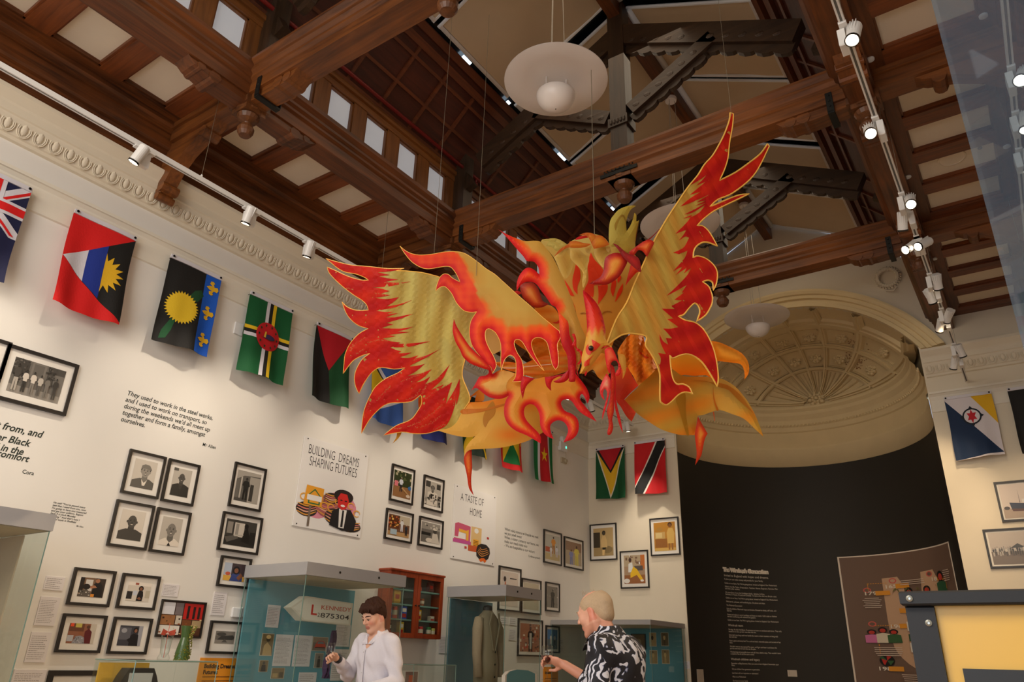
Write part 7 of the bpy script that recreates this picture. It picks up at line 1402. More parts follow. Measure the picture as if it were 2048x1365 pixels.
REDP = lambda W: mixc((248, 54, 20), (224, 22, 20), .5+.5*np.sin(W[:, 0]*.09+W[:, 1]*.13+2*np.sin(W[:, 0]*.03)))
piece('left_wing', lw, lambda W: mixc((226, 214, 128), (206, 178, 84), .5+.5*np.sin(W[:, 0]*.13+np.sin(W[:, 1]*.02)*2)), 5.75, tilt=(-.10, .05), puff=.05, pr=60, rip=.0035, layers=[(lw_left+jag[1:], REDP)], step=7, mat_=PHX, ref=(830, 700), rim=.0038)
# glitter strokes painted on the wing feathers
mb = MB(); rg = random.Random(5)
strokes = [Z2(p) for p in ([(390, 400), (430, 330), (570, 230)], [(560, 1250), (640, 1050)], [(730, 1030), (830, 920), (900, 850)], [(1110, 1020), (1220, 980), (1285, 890)], [(1040, 790), (1200, 730), (1340, 680)], [(610, 290), (740, 262), (860, 268)], [(470, 430), (560, 380)], [(1310, 950), (1350, 860), (1450, 780), (1540, 730)], [(1350, 1010), (1540, 870), (1660, 830)], [(1700, 1100), (1740, 900)], [(1190, 520), (1330, 480)], [(870, 760), (990, 700)])]+[ZI(p) for p in ([(230, 470), (400, 400), (560, 290), (670, 190)], [(40, 500), (150, 490)], [(340, 490), (500, 440), (640, 340)], [(560, 520), (700, 440)])]+[Z1(p) for p in ([(830, 800), (960, 815), (1110, 800)], [(700, 940), (850, 965)], [(330, 870), (420, 890)])]
for st in strokes:
    P = smooth_poly(st, 14, closed=False)
    for p in P:
        for j in range(2):
            x, y = p[0]+rg.gauss(0, 1.1), p[1]+rg.gauss(0, .9); d = 5.75-.10*(x-830)/100+.05*(y-700)/100-.045
            q = CAM+ray(x, y)*d; r = rg.uniform(.001, .003); mb.ball(q, r, 4)
tag(mb.build('glitter', mat('gold_glitter', (230, 190, 130), rough=.25, metal=.6), PROOT), kind='stuff')
# --- right wing
rw_out = ZA([(1410, 35, 1), (1400, 130), (1340, 300), (1260, 460), (1180, 590), (1080, 700), (1000, 830), (900, 950), (885, 970), (820, 1060), (720, 1210), (620, 1360)])+ZB([(750, 420), (680, 550), (600, 720), (520, 900), (430, 1100), (340, 1320)])+[(1232, 640), (1212, 692, 1), (1240, 672), (1259, 667, 1), (1291.9, 672.7), (1291, 690.6), (1301, 706), (1310.6, 723.4), (1318, 742), (1320, 756), (1320, 798), (1323, 806), (1332.5, 810.6), (1343.4, 803), (1356, 790.6), (1368.4, 785), (1381, 786.7), (1385, 789.4, 1), (1377.8, 775), (1365, 768.75), (1352.8, 768.75), (1345, 756), (1341, 732.8), (1339.5, 711, 1), (1345, 717), (1356, 712.5), (1371.6, 708.6), (1387, 712.5), (1404, 725), (1420, 748), (1434.4, 773.4, 1), (1436, 756), (1434, 729.7), (1427.8, 701.6), (1416.9, 675), (1404, 656), (1388.75, 645), (1370, 640.6), (1356, 633, 1), (1366.9, 629.7), (1377.8, 617), (1388.75, 607), (1396.6, 612.5), (1399.7, 625), (1393.4, 643, 1), (1410.6, 631), (1421.6, 612.5), (1424.7, 600), (1423, 587.5), (1417, 573), (1404.7, 564, 1), (1415.6, 561), (1425, 565.6), (1426.6, 581, 1), (1432.8, 565.6), (1434.4, 545), (1426.6, 529.7), (1411, 517), (1395, 512.5), (1386, 515.6, 1), (1387.5, 501.6), (1393.75, 492), (1406, 485), (1418.75, 486), (1434.4, 492.5, 1), (1425, 475), (1415.6, 461), (1404.7, 452), (1393.75, 452, 1), (1407.8, 437.5), (1426.6, 423), (1450, 411), (1475, 399), (1497.8, 388, 1), (1480, 390), (1461.9, 396), (1435, 407.5), (1419.7, 413.75, 1), (1435, 399.7), (1458.75, 390), (1483.75, 373), (1505.6, 352.8), (1521, 329), (1538.4, 292.7, 1), (1535, 288, 1), (1521, 307.5), (1497.8, 326), (1471, 345), (1438.4, 361.4, 1), (1447.8, 341.9), (1455.6, 316.9), (1458.75, 287), (1465, 251), (1466.6, 228, 1)]
rj = ZA([(885, 962, 1), (970, 925), (1060, 870), (1115, 820, 1), (1060, 890), (975, 970, 1), (1095, 920, 1), (1000, 1000), (890, 1090, 1), (1040, 1045, 1), (900, 1130), (770, 1240, 1), (950, 1170), (1150, 1080, 1), (985, 1180, 1), (1100, 1160, 1), (960, 1230, 1), (1100, 1190, 1), (960, 1270), (820, 1340, 1), (940, 1310)])+ZB([(1340, 70), (1280, 155, 1), (1190, 210), (1060, 240, 1), (1180, 190, 1), (1110, 290), (965, 435, 1), (1060, 400), (1105, 385, 1), (1060, 460), (1010, 520, 1), (1090, 470), (1140, 485, 1), (1080, 600), (1000, 650), (935, 675, 1), (1010, 695, 1), (1120, 650, 1), (1080, 750), (935, 915, 1), (1050, 860), (970, 960, 1), (1110, 870, 1), (1075, 940, 1), (1170, 870, 1), (1120, 960), (1045, 1045, 1), (960, 1130), (850, 1230, 1), (970, 1170), (1110, 1090, 1), (1045, 1190, 1), (1070, 1190), (950, 1280, 1), (1050, 1290, 1), (920, 1355, 1)])+ZC([(920, 15, 1), (785, 80, 1), (830, 118, 1), (660, 112, 1), (740, 180), (810, 240, 1), (735, 250, 1), (810, 300), (875, 350, 1), (780, 370), (680, 368, 1), (740, 430), (795, 495, 1), (715, 490, 1), (745, 575, 1), (680, 530), (632, 440, 1), (650, 560), (715, 695, 1), (615, 680, 1), (650, 750), (640, 830), (615, 815, 1), (640, 880), (640, 1000)])
i0 = min(range(len(rw_out)), key=lambda i: abs(rw_out[i][0]-1378.3)+abs(rw_out[i][1]-371.5)); i1 = min(range(len(rw_out)), key=lambda i: abs(rw_out[i][0]-1320)+abs(rw_out[i][1]-756))
red_out = rw_out[i1:]+rw_out[:i0+1]
piece('right_wing', rw_out, lambda W: mixc((228, 200, 96), (224, 172, 70), .5+.5*np.sin(W[:, 0]*.17-W[:, 1]*.06)), 5.55, tilt=(.16, -.10), puff=.05, pr=40, rip=.003, layers=[(red_out+rj[1:], REDP)], step=7, thick=.02, ref=(1330, 600), rdir=-.4, rim=.0065)
# --- body, crest and throat sheets
body = ZG([(650, 405), (770, 370), (900, 395), (980, 445), (1040, 400), (1150, 345), (1250, 300), (1400, 325), (1480, 370), (1540, 440), (1640, 440), (1760, 540), (1860, 580), (1925, 700), (1910, 850), (1830, 1050), (1740, 1250), (1640, 1500), (1560, 1750), (1420, 1960), (1250, 1900), (1150, 1500), (1060, 1180), (900, 800), (810, 600)])
fl = lambda *P: (ZG(list(P)), FLAME)
piece('body_shell', body, lambda W: mixc((222, 196, 104), (228, 168, 60), (W[:, 1]-480)/180), 5.95, puff=.30, pr=70, step=8, layers=[
    fl((1100, 690, 1), (1150, 770), (1155, 880), (1120, 980), (1120, 1085, 1), (1070, 1020), (1055, 900), (1080, 780)), fl((1290, 545, 1), (1340, 640), (1450, 770), (1400, 880), (1290, 930), (1400, 970), (1500, 950), (1490, 1060), (1380, 1215, 1), (1390, 1080), (1380, 970, 1), (1330, 970), (1330, 1050), (1320, 1120, 1), (1250, 1090), (1205, 1030), (1260, 900), (1250, 700)),
    fl((1560, 920, 1), (1610, 900), (1610, 980), (1575, 1115, 1), (1545, 1030)), fl((1700, 940, 1), (1690, 1050), (1600, 1180, 1), (1635, 1050)), fl((950, 895, 1), (1010, 980), (1080, 1105, 1), (1015, 1085), (985, 1000)), fl((1050, 1170, 1), (1080, 1230), (1090, 1290, 1), (1060, 1240)), fl((1660, 830, 1), (1680, 870), (1640, 940, 1), (1630, 890)),
    (ZG([(1150, 1330), (1180, 1312), (1225, 1320), (1235, 1330), (1180, 1325)]), (206, 150, 60)), (ZG([(1430, 1340), (1460, 1300), (1510, 1290), (1560, 1310), (1510, 1297), (1465, 1308)]), (206, 150, 60))])
for nm, P, dd in (('neck_feather', [(1030, 500, 1), (1120, 500), (1200, 560), (1270, 620), (1240, 760), (1230, 900), (1190, 1000), (1180, 900), (1190, 800), (1100, 700), (1030, 620)], 5.62), ('neck_feather', [(820, 600, 1), (900, 500), (1010, 490), (1020, 560), (1060, 640), (1050, 760), (990, 870), (930, 850)], 5.66), ('neck_feather', [(1340, 500, 1), (1420, 460), (1520, 480), (1560, 560), (1480, 640), (1450, 740), (1380, 660), (1330, 560)], 5.60), ('neck_feather', [(1215, 455, 1), (1300, 450), (1270, 570, 1), (1225, 530)], 5.58), ('neck_feather', [(1480, 480, 1), (1540, 470), (1520, 550, 1), (1490, 520)], 5.58)):
    P = ZG(P); piece(nm, P, grad(P, [(0, (236, 214, 130)), (5, (224, 196, 96)), (16, (212, 170, 74))]), dd, puff=.05, pr=12, step=6)
for nm, P, st in (('crest_plume', [(1140, 325, 1), (1200, 298), (1260, 292), (1330, 310), (1390, 380), (1300, 440, 1), (1270, 370), (1220, 330)], None), ('crest_plume', [(1020, 405, 1), (1100, 398), (1200, 425), (1290, 440), (1210, 480), (1080, 490), (980, 490), (815, 605, 1), (900, 500), (1000, 440)], None), ('crest_plume', [(1310, 350, 1), (1380, 325), (1450, 345), (1530, 440, 1), (1470, 470), (1330, 500, 1), (1300, 430)], None)):
    P = ZG(P); piece(nm, P, grad(P, [(0, (214, 110, 20)), (6, (232, 152, 30)), (18, (236, 178, 50))]), 5.52, puff=.06, pr=14, step=6)
P = ZG([(1080, 390, 1), (1130, 345), (1220, 330), (1270, 350), (1180, 370)]); piece('crest_plume', P, grad(P, [(0, (220, 20, 16)), (8, (226, 70, 24))]), 5.56, puff=.02, pr=8)
for P in ([(650, 405, 1), (760, 368), (860, 370), (940, 410), (985, 450), (920, 490, 1), (860, 430), (760, 400)], [(720, 460, 1), (760, 400), (860, 440), (910, 500), (845, 530, 1), (790, 480)]):
    P = ZG(P); piece('crest_plume', P, grad(P, [(0, (206, 186, 90)), (6, (226, 210, 118)), (18, (218, 196, 96))]), 5.62, puff=.04, pr=10, step=6)
crown = ZB([(130, 590), (112, 430), (130, 270), (180, 190), (240, 125), (330, 85), (400, 72), (460, 77, 1), (390, 130), (350, 220), (335, 300), (342, 400, 1), (385, 335), (420, 250), (440, 163, 1), (466, 200), (466, 275), (502, 258, 1), (480, 400), (452, 540), (448, 650), (350, 668), (240, 600)])
piece('crown_feather', crown, lambda W: mixc((226, 212, 112), (216, 190, 76), (W[:, 0]-1215)/60), 5.85, tilt=(.2, 0), puff=.10, pr=16, step=6, layers=[(ZB([(200, 395, 1), (185, 320), (240, 220), (290, 188), (325, 235), (338, 400, 1), (330, 300), (290, 215), (240, 260)]), (196, 160, 60)), (ZB([(500, 262, 1), (478, 400), (455, 540), (466, 420)]), (150, 60, 20))])
# curled petals round the neck
def petal(name, P, st, dd, puff=.07, **k): piece(name, P, grad(P, st), dd, puff=puff, pr=10, step=5, mat_=PHG, **k)
core = [(0, (170, 20, 14)), (5, (206, 38, 22)), (10, (236, 110, 30)), (15, (246, 176, 66))]
petal('curled_petal', ZG([(1270, 945, 1), (1350, 900), (1420, 850), (1455, 760), (1465, 650), (1500, 590), (1600, 550), (1700, 570), (1760, 650), (1720, 750), (1650, 860), (1520, 950), (1400, 962)]), core, 5.35)
petal('curled_petal', ZG([(1570, 428, 1), (1640, 455), (1740, 545), (1860, 590), (1915, 640), (1935, 780), (1915, 798, 1), (1800, 700), (1700, 600), (1640, 510)]), [(0, (150, 16, 12)), (8, (200, 26, 20))], 5.30, puff=.03)
petal('curled_petal', ZB([(370, 670), (480, 585), (570, 525), (640, 512), (692, 548), (650, 640), (600, 735, 1), (550, 665), (490, 645), (440, 705), (400, 700)]), [(0, (196, 20, 14)), (6, (240, 96, 28)), (12, (250, 170, 80))], 5.5)
petal('curled_petal', ZG([(1820, 560, 1), (1800, 700), (1760, 860), (1730, 980, 1), (1790, 900), (1880, 800), (1920, 790), (1900, 640)]), [(0, (214, 40, 20)), (8, (232, 80, 24))], 5.6, puff=.03)
petal('curled_petal', ZF([(770, 80), (850, 35), (940, 40), (1000, 110), (1035, 200), (1060, 270), (1135, 312, 1), (1050, 352), (950, 355), (870, 290), (800, 220)]), [(0, (160, 34, 14)), (6, (206, 70, 20)), (12, (230, 130, 40)), (17, (240, 176, 90))], 5.45)
petal('curled_petal', ZE([(1590, 660), (1640, 655), (1675, 675), (1660, 700), (1620, 690)]), [(0, (210, 20, 20)), (5, (230, 60, 20))], 5.5, puff=.02)
P = ZB([(762, 368, 1), (765, 376, 1), (690, 460), (620, 522, 1), (590, 520, 1), (670, 460)]); petal('flame_streamer', P, [(0, (150, 16, 12)), (2, (190, 20, 16))], 5.6, puff=.005)
# --- long inner fold (left shoulder) with flame fringe
m1 = ZE([(128, 80, 1), (200, 140), (290, 180), (400, 195), (560, 180), (700, 155), (850, 152), (940, 168), (1020, 210), (1130, 290), (1230, 370), (1340, 440), (1430, 520), (1540, 620), (1650, 720), (1800, 850), (1950, 990), (2048, 1070)])+ZF([(1200, 600), (1270, 655, 1), (1285, 740), (1245, 830), (1258, 960), (1258, 1090), (1225, 1152, 1), (1180, 1080), (1140, 900), (1110, 800), (1050, 750), (980, 740), (930, 770), (915, 830), (940, 920), (1000, 1040), (1078, 1167, 1), (1000, 1090), (920, 990), (860, 900), (800, 800), (750, 765), (705, 775), (695, 830), (730, 930), (790, 1030), (812, 1150), (810, 1250), (780, 1300), (670, 1306, 1), (710, 1240), (718, 1150), (715, 1050), (690, 990), (640, 965), (590, 1000), (560, 1050), (530, 1167, 1), (522, 1050), (525, 900), (515, 800), (470, 700), (420, 650), (360, 628), (325, 670), (330, 770), (370, 870), (430, 980), (460, 1060), (460, 1120), (415, 1200, 1), (400, 1130), (330, 1060), (230, 950), (150, 830), (120, 680), (140, 530), (215, 408, 1), (150, 418), (60, 400), (0, 350)])+ZE([(840, 790), (790, 690), (730, 620), (690, 597), (640, 610), (585, 657, 1), (600, 580), (640, 480), (690, 438), (750, 445), (800, 490), (898, 542, 1), (850, 440), (790, 360), (730, 340), (640, 350), (500, 372), (400, 355), (290, 290), (200, 190)])
M1s = smooth_poly(m1, 4); cut = min(range(len(M1s)), key=lambda i: np.hypot(*(M1s[i]-np.array((920+1270/6.4, 560+655/6.4)))))
fringe = M1s[cut:]; arm = smooth_poly(ZE([(128, 80), (400, 270), (640, 262), (780, 262), (850, 400), (960, 650), (1090, 900)]), 4, closed=False)
def m1col(W):
    d = segdist(W, fringe, False); d2 = segdist(W, arm, False); d = np.where(d2 < 20, np.minimum(d, 9+d2*.2), d)
    d = np.minimum(d, 60)+1.6*np.sin(W[:, 0]*.33)+1.2*np.sin(W[:, 1]*.41)
    C = np.zeros((len(W), 3)); st = [(-9, (214, 8, 26)), (3, (230, 22, 26)), (9, (246, 74, 20)), (18, (254, 112, 20)), (24, (250, 134, 26)), (30, (224, 176, 74)), (60, (228, 196, 96))]
    C[:] = st[0][1]
    for (a, ca), (b, cb) in zip(st[:-1], st[1:]): k = d >= a; C[k] = mixc(ca, cb, (d[k]-a)/(b-a))
    return C
piece('shoulder_fold', m1, m1col, 5.25, tilt=(-.02, -.08), puff=.08, pr=30, rim=.0022, step=5, mat_=PHX, k=4)
m0 = [(907.8, 637.8, 1)]+ZF([(-40, 600), (60, 760), (150, 880), (300, 1020), (390, 1120), (400, 1165, 1), (330, 1145), (250, 1120), (130, 1070), (40, 990), (0, 900), (-60, 790), (-95, 650)])
piece('flame_leaf', m0, grad(m0, [(0, (214, 10, 22)), (4, (236, 50, 22)), (8, (246, 140, 40)), (12, (236, 190, 80))]), 5.15, puff=.05, pr=8, step=4, mat_=PHG)
m3 = ZG([(88, 240, 1), (230, 320), (380, 380), (460, 400), (560, 395), (640, 405), (700, 470), (800, 600), (900, 800), (980, 980), (1060, 1180), (1115, 1360)])+ZF([(1560, 620), (1612, 740, 1), (1590, 860), (1560, 960), (1530, 1120), (1490, 1200, 1), (1485, 1040), (1440, 820), (1400, 700), (1385, 550), (1350, 500), (1262, 410), (1220, 345, 1), (1170, 320)])+ZG([(740, 1150), (660, 1040), (600, 960), (540, 925), (460, 925), (400, 960), (343, 1037, 1), (340, 960), (370, 850), (440, 760), (500, 740), (570, 770), (632, 830, 1), (620, 740), (580, 680), (540, 660), (470, 655), (430, 600), (350, 510), (230, 370), (130, 270)])
M3s = smooth_poly(m3, 3); c3 = min(range(len(M3s)), key=lambda i: np.hypot(*(M3s[i]-np.array((920+1220/6.4, 560+345/6.4)))))
fr3 = M3s[c3:]
piece('neck_fold', m3, grad([tuple(p) for p in fr3], [(0, (222, 12, 26)), (5, (240, 46, 24)), (12, (254, 100, 24)), (18, (246, 140, 40)), (22, (228, 184, 84)), (60, (222, 178, 74))], closed=False, noise=.8), 5.05, tilt=(0, -.05), puff=.10, pr=14, step=5)
lick = ZF([(1235, 345, 1), (1262, 410), (1350, 500), (1388, 560), (1402, 700), (1445, 820), (1487, 980), (1482, 1150), (1476, 1290), (1440, 1306), (1390, 1300, 1), (1400, 1180), (1385, 1160, 1), (1370, 970), (1310, 850), (1278, 700), (1272, 560), (1262, 450)])
piece('flame_streamer', lick, lambda W: mixc((252, 96, 26), (206, 6, 26), (W[:, 1]-640)/50+.3*np.sin(W[:, 0]*.3)), 4.95, puff=.04, pr=8, step=5, mat_=PHG)
# --- head and beak
head = ZF([(1575, 128, 1), (1600, 150), (1650, 190), (1750, 300), (1820, 450), (1862, 640), (1862, 750), (1900, 810), (1950, 868, 1), (1850, 860), (1790, 960), (1700, 1080), (1620, 1150), (1532, 1206, 1), (1560, 1100), (1555, 1000), (1590, 860), (1612, 740), (1625, 620), (1610, 400), (1578, 200)])
def headcol(W):
    t = (W[:, 1]-655-6*np.sin(W[:, 0]*.5))/14; C = mixc((218, 14, 20), (244, 80, 24), (W[:, 1]-580)/80); d = segdist(W, smooth_poly(head, 3)); C = np.where((d < 4)[:, None], np.array((206, 8, 22))[None], C)
    return C*(1-np.clip(t, 0, 1))[:, None]+np.array((234, 180, 66))[None]*np.clip(t, 0, 1)[:, None]
RO = (240, 66, 26)
piece('head', head, headcol, 4.85, tilt=(0, -.1), puff=.12, pr=10, step=4, mat_=PHG, layers=[
    (ZF([(1683, 762, 1), (1740, 790), (1802, 830, 1), (1750, 890), (1690, 930), (1650, 965), (1615, 930), (1610, 870), (1640, 822, 1), (1650, 880), (1680, 915), (1700, 860)]), RO), (ZF([(1712, 958, 1), (1640, 1020), (1598, 1050), (1590, 1110), (1655, 1092, 1), (1665, 1020)]), RO), (ZF([(1800, 885, 1), (1850, 850), (1915, 845), (1840, 875)]), (216, 20, 24))])
MB().ball(CAM+ray(1182, 697)*4.76, (.018, .018, .018), 10).build('eye', mat('glass_eye', (30, 20, 16), rough=.1), PROOT)
tongues = [('beak', [(570, 262, 1), (600, 230), (665, 225, 1), (700, 290), (740, 390), (782, 470), (776, 560), (730, 595), (702, 560, 1), (735, 530), (745, 450), (720, 400), (680, 400), (650, 440), (640, 560), (605, 500), (585, 400)], [(0, (222, 16, 26)), (4, (244, 84, 50)), (9, (250, 130, 80))], 4.70),
    ('flame_streamer', [(595, 556, 1), (640, 620), (652, 700), (640, 790), (600, 960), (540, 1156, 1), (545, 1060), (590, 900), (602, 800), (575, 760), (550, 810), (572, 906, 1), (525, 850), (508, 760), (540, 660)], [(0, (232, 40, 44)), (5, (250, 130, 110)), (9, (250, 220, 170))], 4.66),
    ('flame_streamer', [(650, 440, 1), (690, 480), (706, 560), (706, 700), (695, 900), (690, 1050), (668, 1150), (682, 1240), (660, 1325), (625, 1350), (604, 1320), (625, 1200), (600, 1060), (605, 1000), (635, 900), (650, 700)], [(0, (206, 14, 24)), (5, (236, 90, 30)), (9, (238, 180, 60))], 4.74),
    ('flame_streamer', [(705, 560, 1), (716, 700), (716, 850), (738, 1000), (772, 1130), (806, 1324, 1), (760, 1220), (722, 1080), (697, 950), (692, 750)], [(0, (222, 20, 30)), (4, (246, 90, 60))], 4.78),
    ('flame_streamer', [(340, 520, 1), (345, 560), (320, 596, 1), (315, 560)], [(0, (216, 20, 24)), (3, (230, 50, 24))], 4.9), ('flame_streamer', [(215, 440, 1), (225, 520), (240, 605, 1), (212, 540)], [(0, (196, 12, 22)), (3, (220, 30, 24))], 4.9),
    ('throat_feather', [(740, 300, 1), (830, 330), (845, 450), (850, 480), (835, 560), (800, 632, 1), (800, 520), (760, 440)], [(0, (230, 170, 60)), (6, (232, 190, 84))], 5.0),
    ('flame_streamer', [(150, 60, 1), (185, 50), (210, 120), (212, 220), (250, 250), (290, 300), (270, 420), (215, 445), (265, 370), (250, 290), (215, 270), (190, 220), (150, 200), (180, 130)], [(0, (214, 14, 26)), (5, (244, 80, 26))], 4.92)]
for nm, P, st, dd in tongues: P = Z7(P); piece(nm, P, grad(P, st), dd, puff=.03, pr=6, step=4, mat_=PHG)
throat = Z7([(300, 400), (400, 330), (520, 300), (590, 330), (640, 480), (600, 640), (560, 660), (480, 600), (420, 510), (330, 560), (245, 560, 1), (270, 480)]); piece('throat', throat, lambda W: mixc((232, 150, 40), (240, 190, 84), .5+.5*np.sin(W[:, 0]*.12+W[:, 1]*.2)), 5.05, puff=.06, pr=14, step=6)
# --- breast plates hanging below
c1 = ZH([(78, 627, 1), (150, 520), (215, 492), (300, 560), (380, 610), (480, 630), (560, 620), (622, 588, 1), (590, 640), (565, 740), (570, 860), (620, 960), (720, 1040), (860, 1100), (1032, 1202, 1), (1037, 1130), (1000, 1060), (920, 980), (850, 900), (820, 820), (830, 740), (880, 700), (940, 705), (990, 760), (1020, 850), (1025, 960), (1060, 1050), (1120, 1110), (1202, 1146, 1), (1165, 1060), (1155, 980), (1190, 930), (1250, 905), (1320, 920), (1370, 980), (1380, 1060), (1325, 1186, 1), (1430, 1150), (1500, 1080), (1522, 980), (1500, 880), (1430, 820), (1340, 780), (1295, 700), (1310, 650), (1370, 635), (1430, 660), (1500, 760), (1580, 830), (1750, 922, 1), (1680, 820), (1600, 720), (1540, 640), (1540, 585), (1570, 570), (1600, 620), (1632, 692, 1), (1658, 620), (1640, 530), (1580, 430), (1500, 330), (1478, 300, 1), (1300, 340), (1090, 350), (950, 370), (810, 330), (700, 300), (600, 270), (520, 255), (420, 312, 1), (400, 260), (355, 245, 1), (370, 290), (330, 330), (250, 345), (205, 420), (140, 530)])
C1s = smooth_poly(c1, 3); ja = min(range(len(C1s)), key=lambda i: np.hypot(*(C1s[i]-np.array((920+1478/6.4, 700+300/6.4))))); jb = min(range(len(C1s)), key=lambda i: np.hypot(*(C1s[i]-np.array((920+420/6.4, 700+312/6.4)))))
e1 = np.concatenate([C1s[jb:], C1s[:ja+1]])
piece('breast_plate', c1, grad([tuple(p) for p in e1], [(0, (222, 10, 34)), (5, (232, 40, 26)), (9, (248, 110, 26)), (13, (240, 176, 62)), (40, (236, 170, 52)), (60, (232, 156, 34))], closed=False), 5.15, tilt=(0, -.12), puff=.14, pr=30, step=5, layers=[(ZH([(602, 570), (590, 480), (620, 390), (700, 310), (560, 268), (430, 330), (380, 400), (240, 460), (300, 520), (420, 580)]), grad([tuple(p) for p in e1], [(0, (222, 10, 34)), (5, (232, 40, 26)), (9, (250, 130, 40)), (13, (248, 206, 106)), (60, (250, 212, 116))], closed=False))])
for P in ([(800, 335, 1), (960, 368, 1), (880, 430), (835, 500), (805, 632, 1), (780, 540), (775, 440)], [(1085, 350, 1), (1200, 335), (1390, 290, 1), (1300, 330), (1200, 375), (1165, 440), (1168, 530, 1), (1110, 470), (1090, 400)], [(1195, 405, 1), (1270, 370), (1330, 310), (1395, 260), (1395, 360), (1330, 415), (1240, 425)]):
    P = ZH(P); piece('flame_tongue', P, grad(P, [(0, (200, 8, 26)), (6, (232, 40, 28))]), 5.0, puff=.03, pr=6, step=4, mat_=PHG)
P = ZF([(1400, 1100, 1), (1440, 1090), (1475, 1130), (1478, 1270), (1440, 1308), (1388, 1300, 1), (1405, 1200)]); piece('flame_tongue', P, grad(P, [(0, (206, 8, 28)), (6, (236, 60, 40))]), 4.93, puff=.03, pr=6, step=4, mat_=PHG)
belt = ZH([(462, 160), (620, 155), (720, 170), (805, 185), (930, 130), (1100, 80), (1350, 60), (1480, 130), (1500, 240), (1400, 270), (1200, 330), (1000, 365), (850, 330), (720, 290), (620, 265), (500, 215)])
piece('belt_band', belt, lambda W: mixc((244, 150, 40), (238, 196, 96), .5+.5*np.sin(W[:, 1]*.45+W[:, 0]*.06)), 5.5, puff=.10, pr=12, rip=.012, step=6, rdir=1.5)
piece('belt_band', ZH([(460, 215), (640, 225), (800, 212), (1000, 195), (1170, 180, 1), (1170, 190, 1), (1000, 208), (800, 228), (720, 240), (600, 240)]), (252, 226, 190), 5.36, puff=.01, pr=4, step=6)
piece('back_lining', ZF([(325, 650), (420, 640), (520, 700), (640, 790), (530, 895), (410, 955), (350, 860)]), (250, 226, 158), 5.8, puff=.03)
piece('back_lining', ZF([(690, 770), (860, 690), (1060, 680), (1270, 690), (1290, 800), (1370, 970), (1200, 960), (1050, 990), (925, 1030), (860, 920), (760, 850)]), lambda W: mixc((250, 156, 24), (246, 176, 60), .5+.5*np.sin(W[:, 1]*.2)), 5.75, puff=.04, rip=.01, rdir=1.2)
piece('back_lining', ZF([(950, 360), (1130, 320), (1240, 400), (1270, 520), (1270, 660), (1150, 560), (1050, 470)]), lambda W: mixc((236, 160, 40), (240, 190, 80), .5+.5*np.sin(W[:, 1]*.3)), 5.6, puff=.04, layers=[(ZF([(1180, 545, 1), (1230, 540), (1268, 515, 1), (1268, 555), (1220, 560)]), RO)])
# --- trailing banners
c2 = ZI([(900, 340), (1020, 160, 1), (1180, 155), (1300, 130), (1500, 80), (1700, 100), (1960, 300), (1990, 480), (1960, 545, 1), (1800, 640), (1620, 700), (1400, 745), (1150, 760), (1040, 766), (980, 800), (948, 860, 1), (960, 770), (1010, 680), (1090, 596, 1), (1000, 610), (860, 592), (740, 562), (610, 522, 1), (760, 490), (850, 430)])
piece('tail_banner', c2, lambda W: mixc(mixc((240, 196, 84), (246, 160, 36), np.exp(-((W[:, 1]-(805+.0*W[:, 0]))/14)**2)), (246, 158, 40), np.exp(-(((W[:, 0]-1020)/30)**2+((W[:, 1]-870)/14)**2))), 5.62, tilt=(0, -.15), puff=.12, pr=30, step=7, layers=[(ZI([(1190, 420), (1200, 320), (1260, 200), (1320, 150), (1350, 250), (1330, 330), (1260, 400), (1220, 480)]), (212, 152, 44)), (ZI([(930, 250), (1200, 240), (1470, 175), (1480, 190), (1200, 275), (930, 310)]), (226, 142, 36))])
c6 = ZI([(1045, 766, 1), (1048, 900), (1052, 1000), (1040, 1130), (1045, 1250), (1072, 1356, 1), (1010, 1260), (985, 1100), (955, 960), (946, 870), (980, 800)])
piece('tail_streamer', c6, grad(c6, [(0, (206, 40, 14)), (3, (236, 80, 20)), (6, (250, 150, 60))]), 5.6, puff=.02, pr=5, step=4, mat_=PHG)
P = ZI([(150, 540, 1), (95, 545), (80, 610), (30, 692, 1), (100, 630), (135, 580)]); piece('tail_streamer', P, (220, 168, 46), 5.9, puff=.01, pr=5)
P = ZI([(365, 95, 1), (400, 110), (405, 190), (370, 240), (362, 160)]); piece('tail_streamer', P, (240, 150, 40), 5.95, puff=.01, pr=5)
for P in ([(300, 500), (245, 500), (205, 590), (190, 665, 1), (300, 655), (310, 560)], [(130, 600, 1), (240, 510), (200, 580), (150, 600), (135, 650)]): P = ZH(P); piece('tail_streamer', P, (246, 176, 60), 5.9, puff=.01, pr=5)
c5 = ZC([(1290, 525, 1), (1400, 545), (1550, 610), (1680, 680), (1760, 780), (1782, 880), (1765, 960), (1720, 1026, 1), (1722, 940), (1700, 860), (1655, 818), (1550, 805), (1400, 785), (1360, 780), (1320, 640)])
piece('tail_plume', c5, grad(c5, [(0, (244, 170, 40)), (5, (222, 160, 40)), (12, (244, 196, 80))]), 6.1, puff=.06, pr=10, step=6)
c4b = ZC([(760, 600), (1000, 560), (1300, 600), (1370, 780), (1400, 1010, 1), (1290, 995), (1220, 968), (1080, 975), (960, 962, 1), (880, 965), (800, 900), (770, 760)])
piece('tail_banner', c4b, lambda W: mixc((234, 186, 60), (246, 158, 24), (W[:, 1]-715)/38), 6.05, puff=.05, pr=12, step=7)
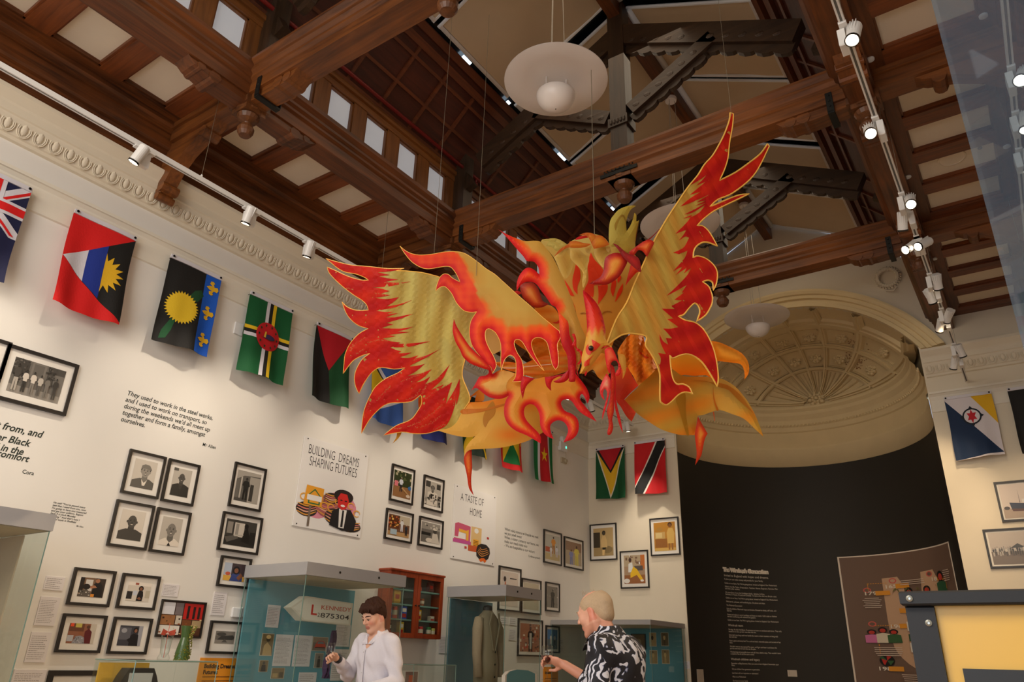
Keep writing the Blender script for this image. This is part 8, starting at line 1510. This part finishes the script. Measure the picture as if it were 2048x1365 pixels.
c4 = ZD([(118, 262, 1), (200, 180), (280, 110)])+ZC([(370, 1100), (480, 990), (605, 885), (700, 880), (800, 890), (900, 960), (1000, 985), (1200, 985), (1390, 1010), (1450, 1020), (1560, 1080), (1660, 1170), (1760, 1310)])+ZD([(1600, 150), (1700, 280), (1780, 420), (1840, 560), (1902, 732, 1), (1800, 640), (1650, 500), (1500, 440), (1350, 390), (1240, 412), (1130, 450), (1058, 460, 1), (1042, 560), (1022, 710, 1), (900, 710), (800, 700), (600, 640), (420, 530), (280, 430), (150, 310)])
piece('tail_banner', c4, lambda W: mixc(mixc((226, 188, 74), (240, 168, 42), .5+.5*np.sin(W[:, 1]*.12+W[:, 0]*.035)), (232, 196, 96), np.exp(-((W[:, 0]-1455)/34)**2)), 5.8, tilt=(.05, -.12), puff=.14, pr=30, step=7, ref=(1390, 810), layers=[(ZD([(900, 180), (905, 400), (925, 560), (945, 705), (920, 705), (870, 560), (820, 380), (780, 260), (830, 180)]), (214, 160, 28)), (ZD([(1255, 90), (1265, 200), (1290, 300), (1325, 385), (1300, 390), (1262, 250)]), (232, 140, 24)), (ZD([(1000, 10), (1180, 20), (1320, 90), (1450, 130), (1560, 240), (1740, 400), (1780, 440), (1700, 320), (1600, 190), (1480, 90), (1330, 40)]), (224, 150, 40))])
piece('tail_streamer', ZD([(1062, 470, 1), (1110, 560), (1186, 690, 1), (1150, 760), (1120, 900), (1100, 980), (1025, 1096, 1), (1045, 960), (1035, 830), (1022, 710), (1038, 600)]), grad(ZD([(1062, 470), (1110, 560), (1186, 690), (1150, 760), (1120, 900), (1100, 980), (1025, 1096), (1045, 960), (1035, 830), (1022, 710), (1038, 600)]), [(0, (216, 60, 16)), (5, (240, 90, 26)), (9, (246, 180, 70))]), 5.7, puff=.02, pr=5, step=4, mat_=PHG)
piece('tail_streamer', ZD([(1255, 410, 1), (1266, 412, 1), (1280, 526, 1), (1272, 520)]), (232, 110, 30), 5.9, puff=.002, pr=4, step=4)
c8 = Z7([(760, 230), (900, 55), (1060, 80), (1080, 150), (1150, 270), (1200, 400), (1242, 490, 1), (1150, 590), (1000, 720, 1), (940, 600), (860, 480), (800, 400), (740, 320)])
piece('rump_fold', c8, lambda W: mixc((216, 120, 16), (246, 186, 66), .5+.5*np.sin(W[:, 0]*.16-W[:, 1]*.1)*np.clip((W[:, 1]-690)/40, .1, 1)), 5.7, puff=.10, pr=16, rip=.015, step=6, layers=[(Z7([(985, 205, 1), (1010, 260), (1080, 330), (1150, 355), (1100, 370, 1), (1030, 310)]), (236, 90, 20))])
c9 = Z7([(705, 560), (780, 500), (862, 480), (930, 600), (1002, 716, 1), (900, 810), (822, 892, 1), (900, 980), (972, 1060, 1), (945, 1120), (916, 1176, 1), (850, 1110), (780, 990), (716, 880)])
piece('rump_fold', c9, lambda W: mixc(mixc((250, 100, 22), (206, 50, 10), (W[:, 1]-740)/40), (246, 90, 50), (W[:, 0]-1255)/16), 5.6, puff=.06, pr=12, step=6, mat_=PHG)
# hanging wires up to the beams
for (x, y, d, x2, y2) in ((1189, 470, 5.9, 1184, 333), (1463, 232, 5.6, 1469, 208), (952, 552, 5.3, 965, 440), (868, 508, 5.3, 872, 470)):
    a = CAM+ray(x, y)*d; b = Vector(a)+Vector((0, 0, 6.45-a[2] if x != 1189 else 6.25-a[2])); MB().tube([tuple(a), tuple(b)], .0035 if x == 1189 else .0015, 5).build('hanging_wire', MATS['steel_wire'], PROOT)
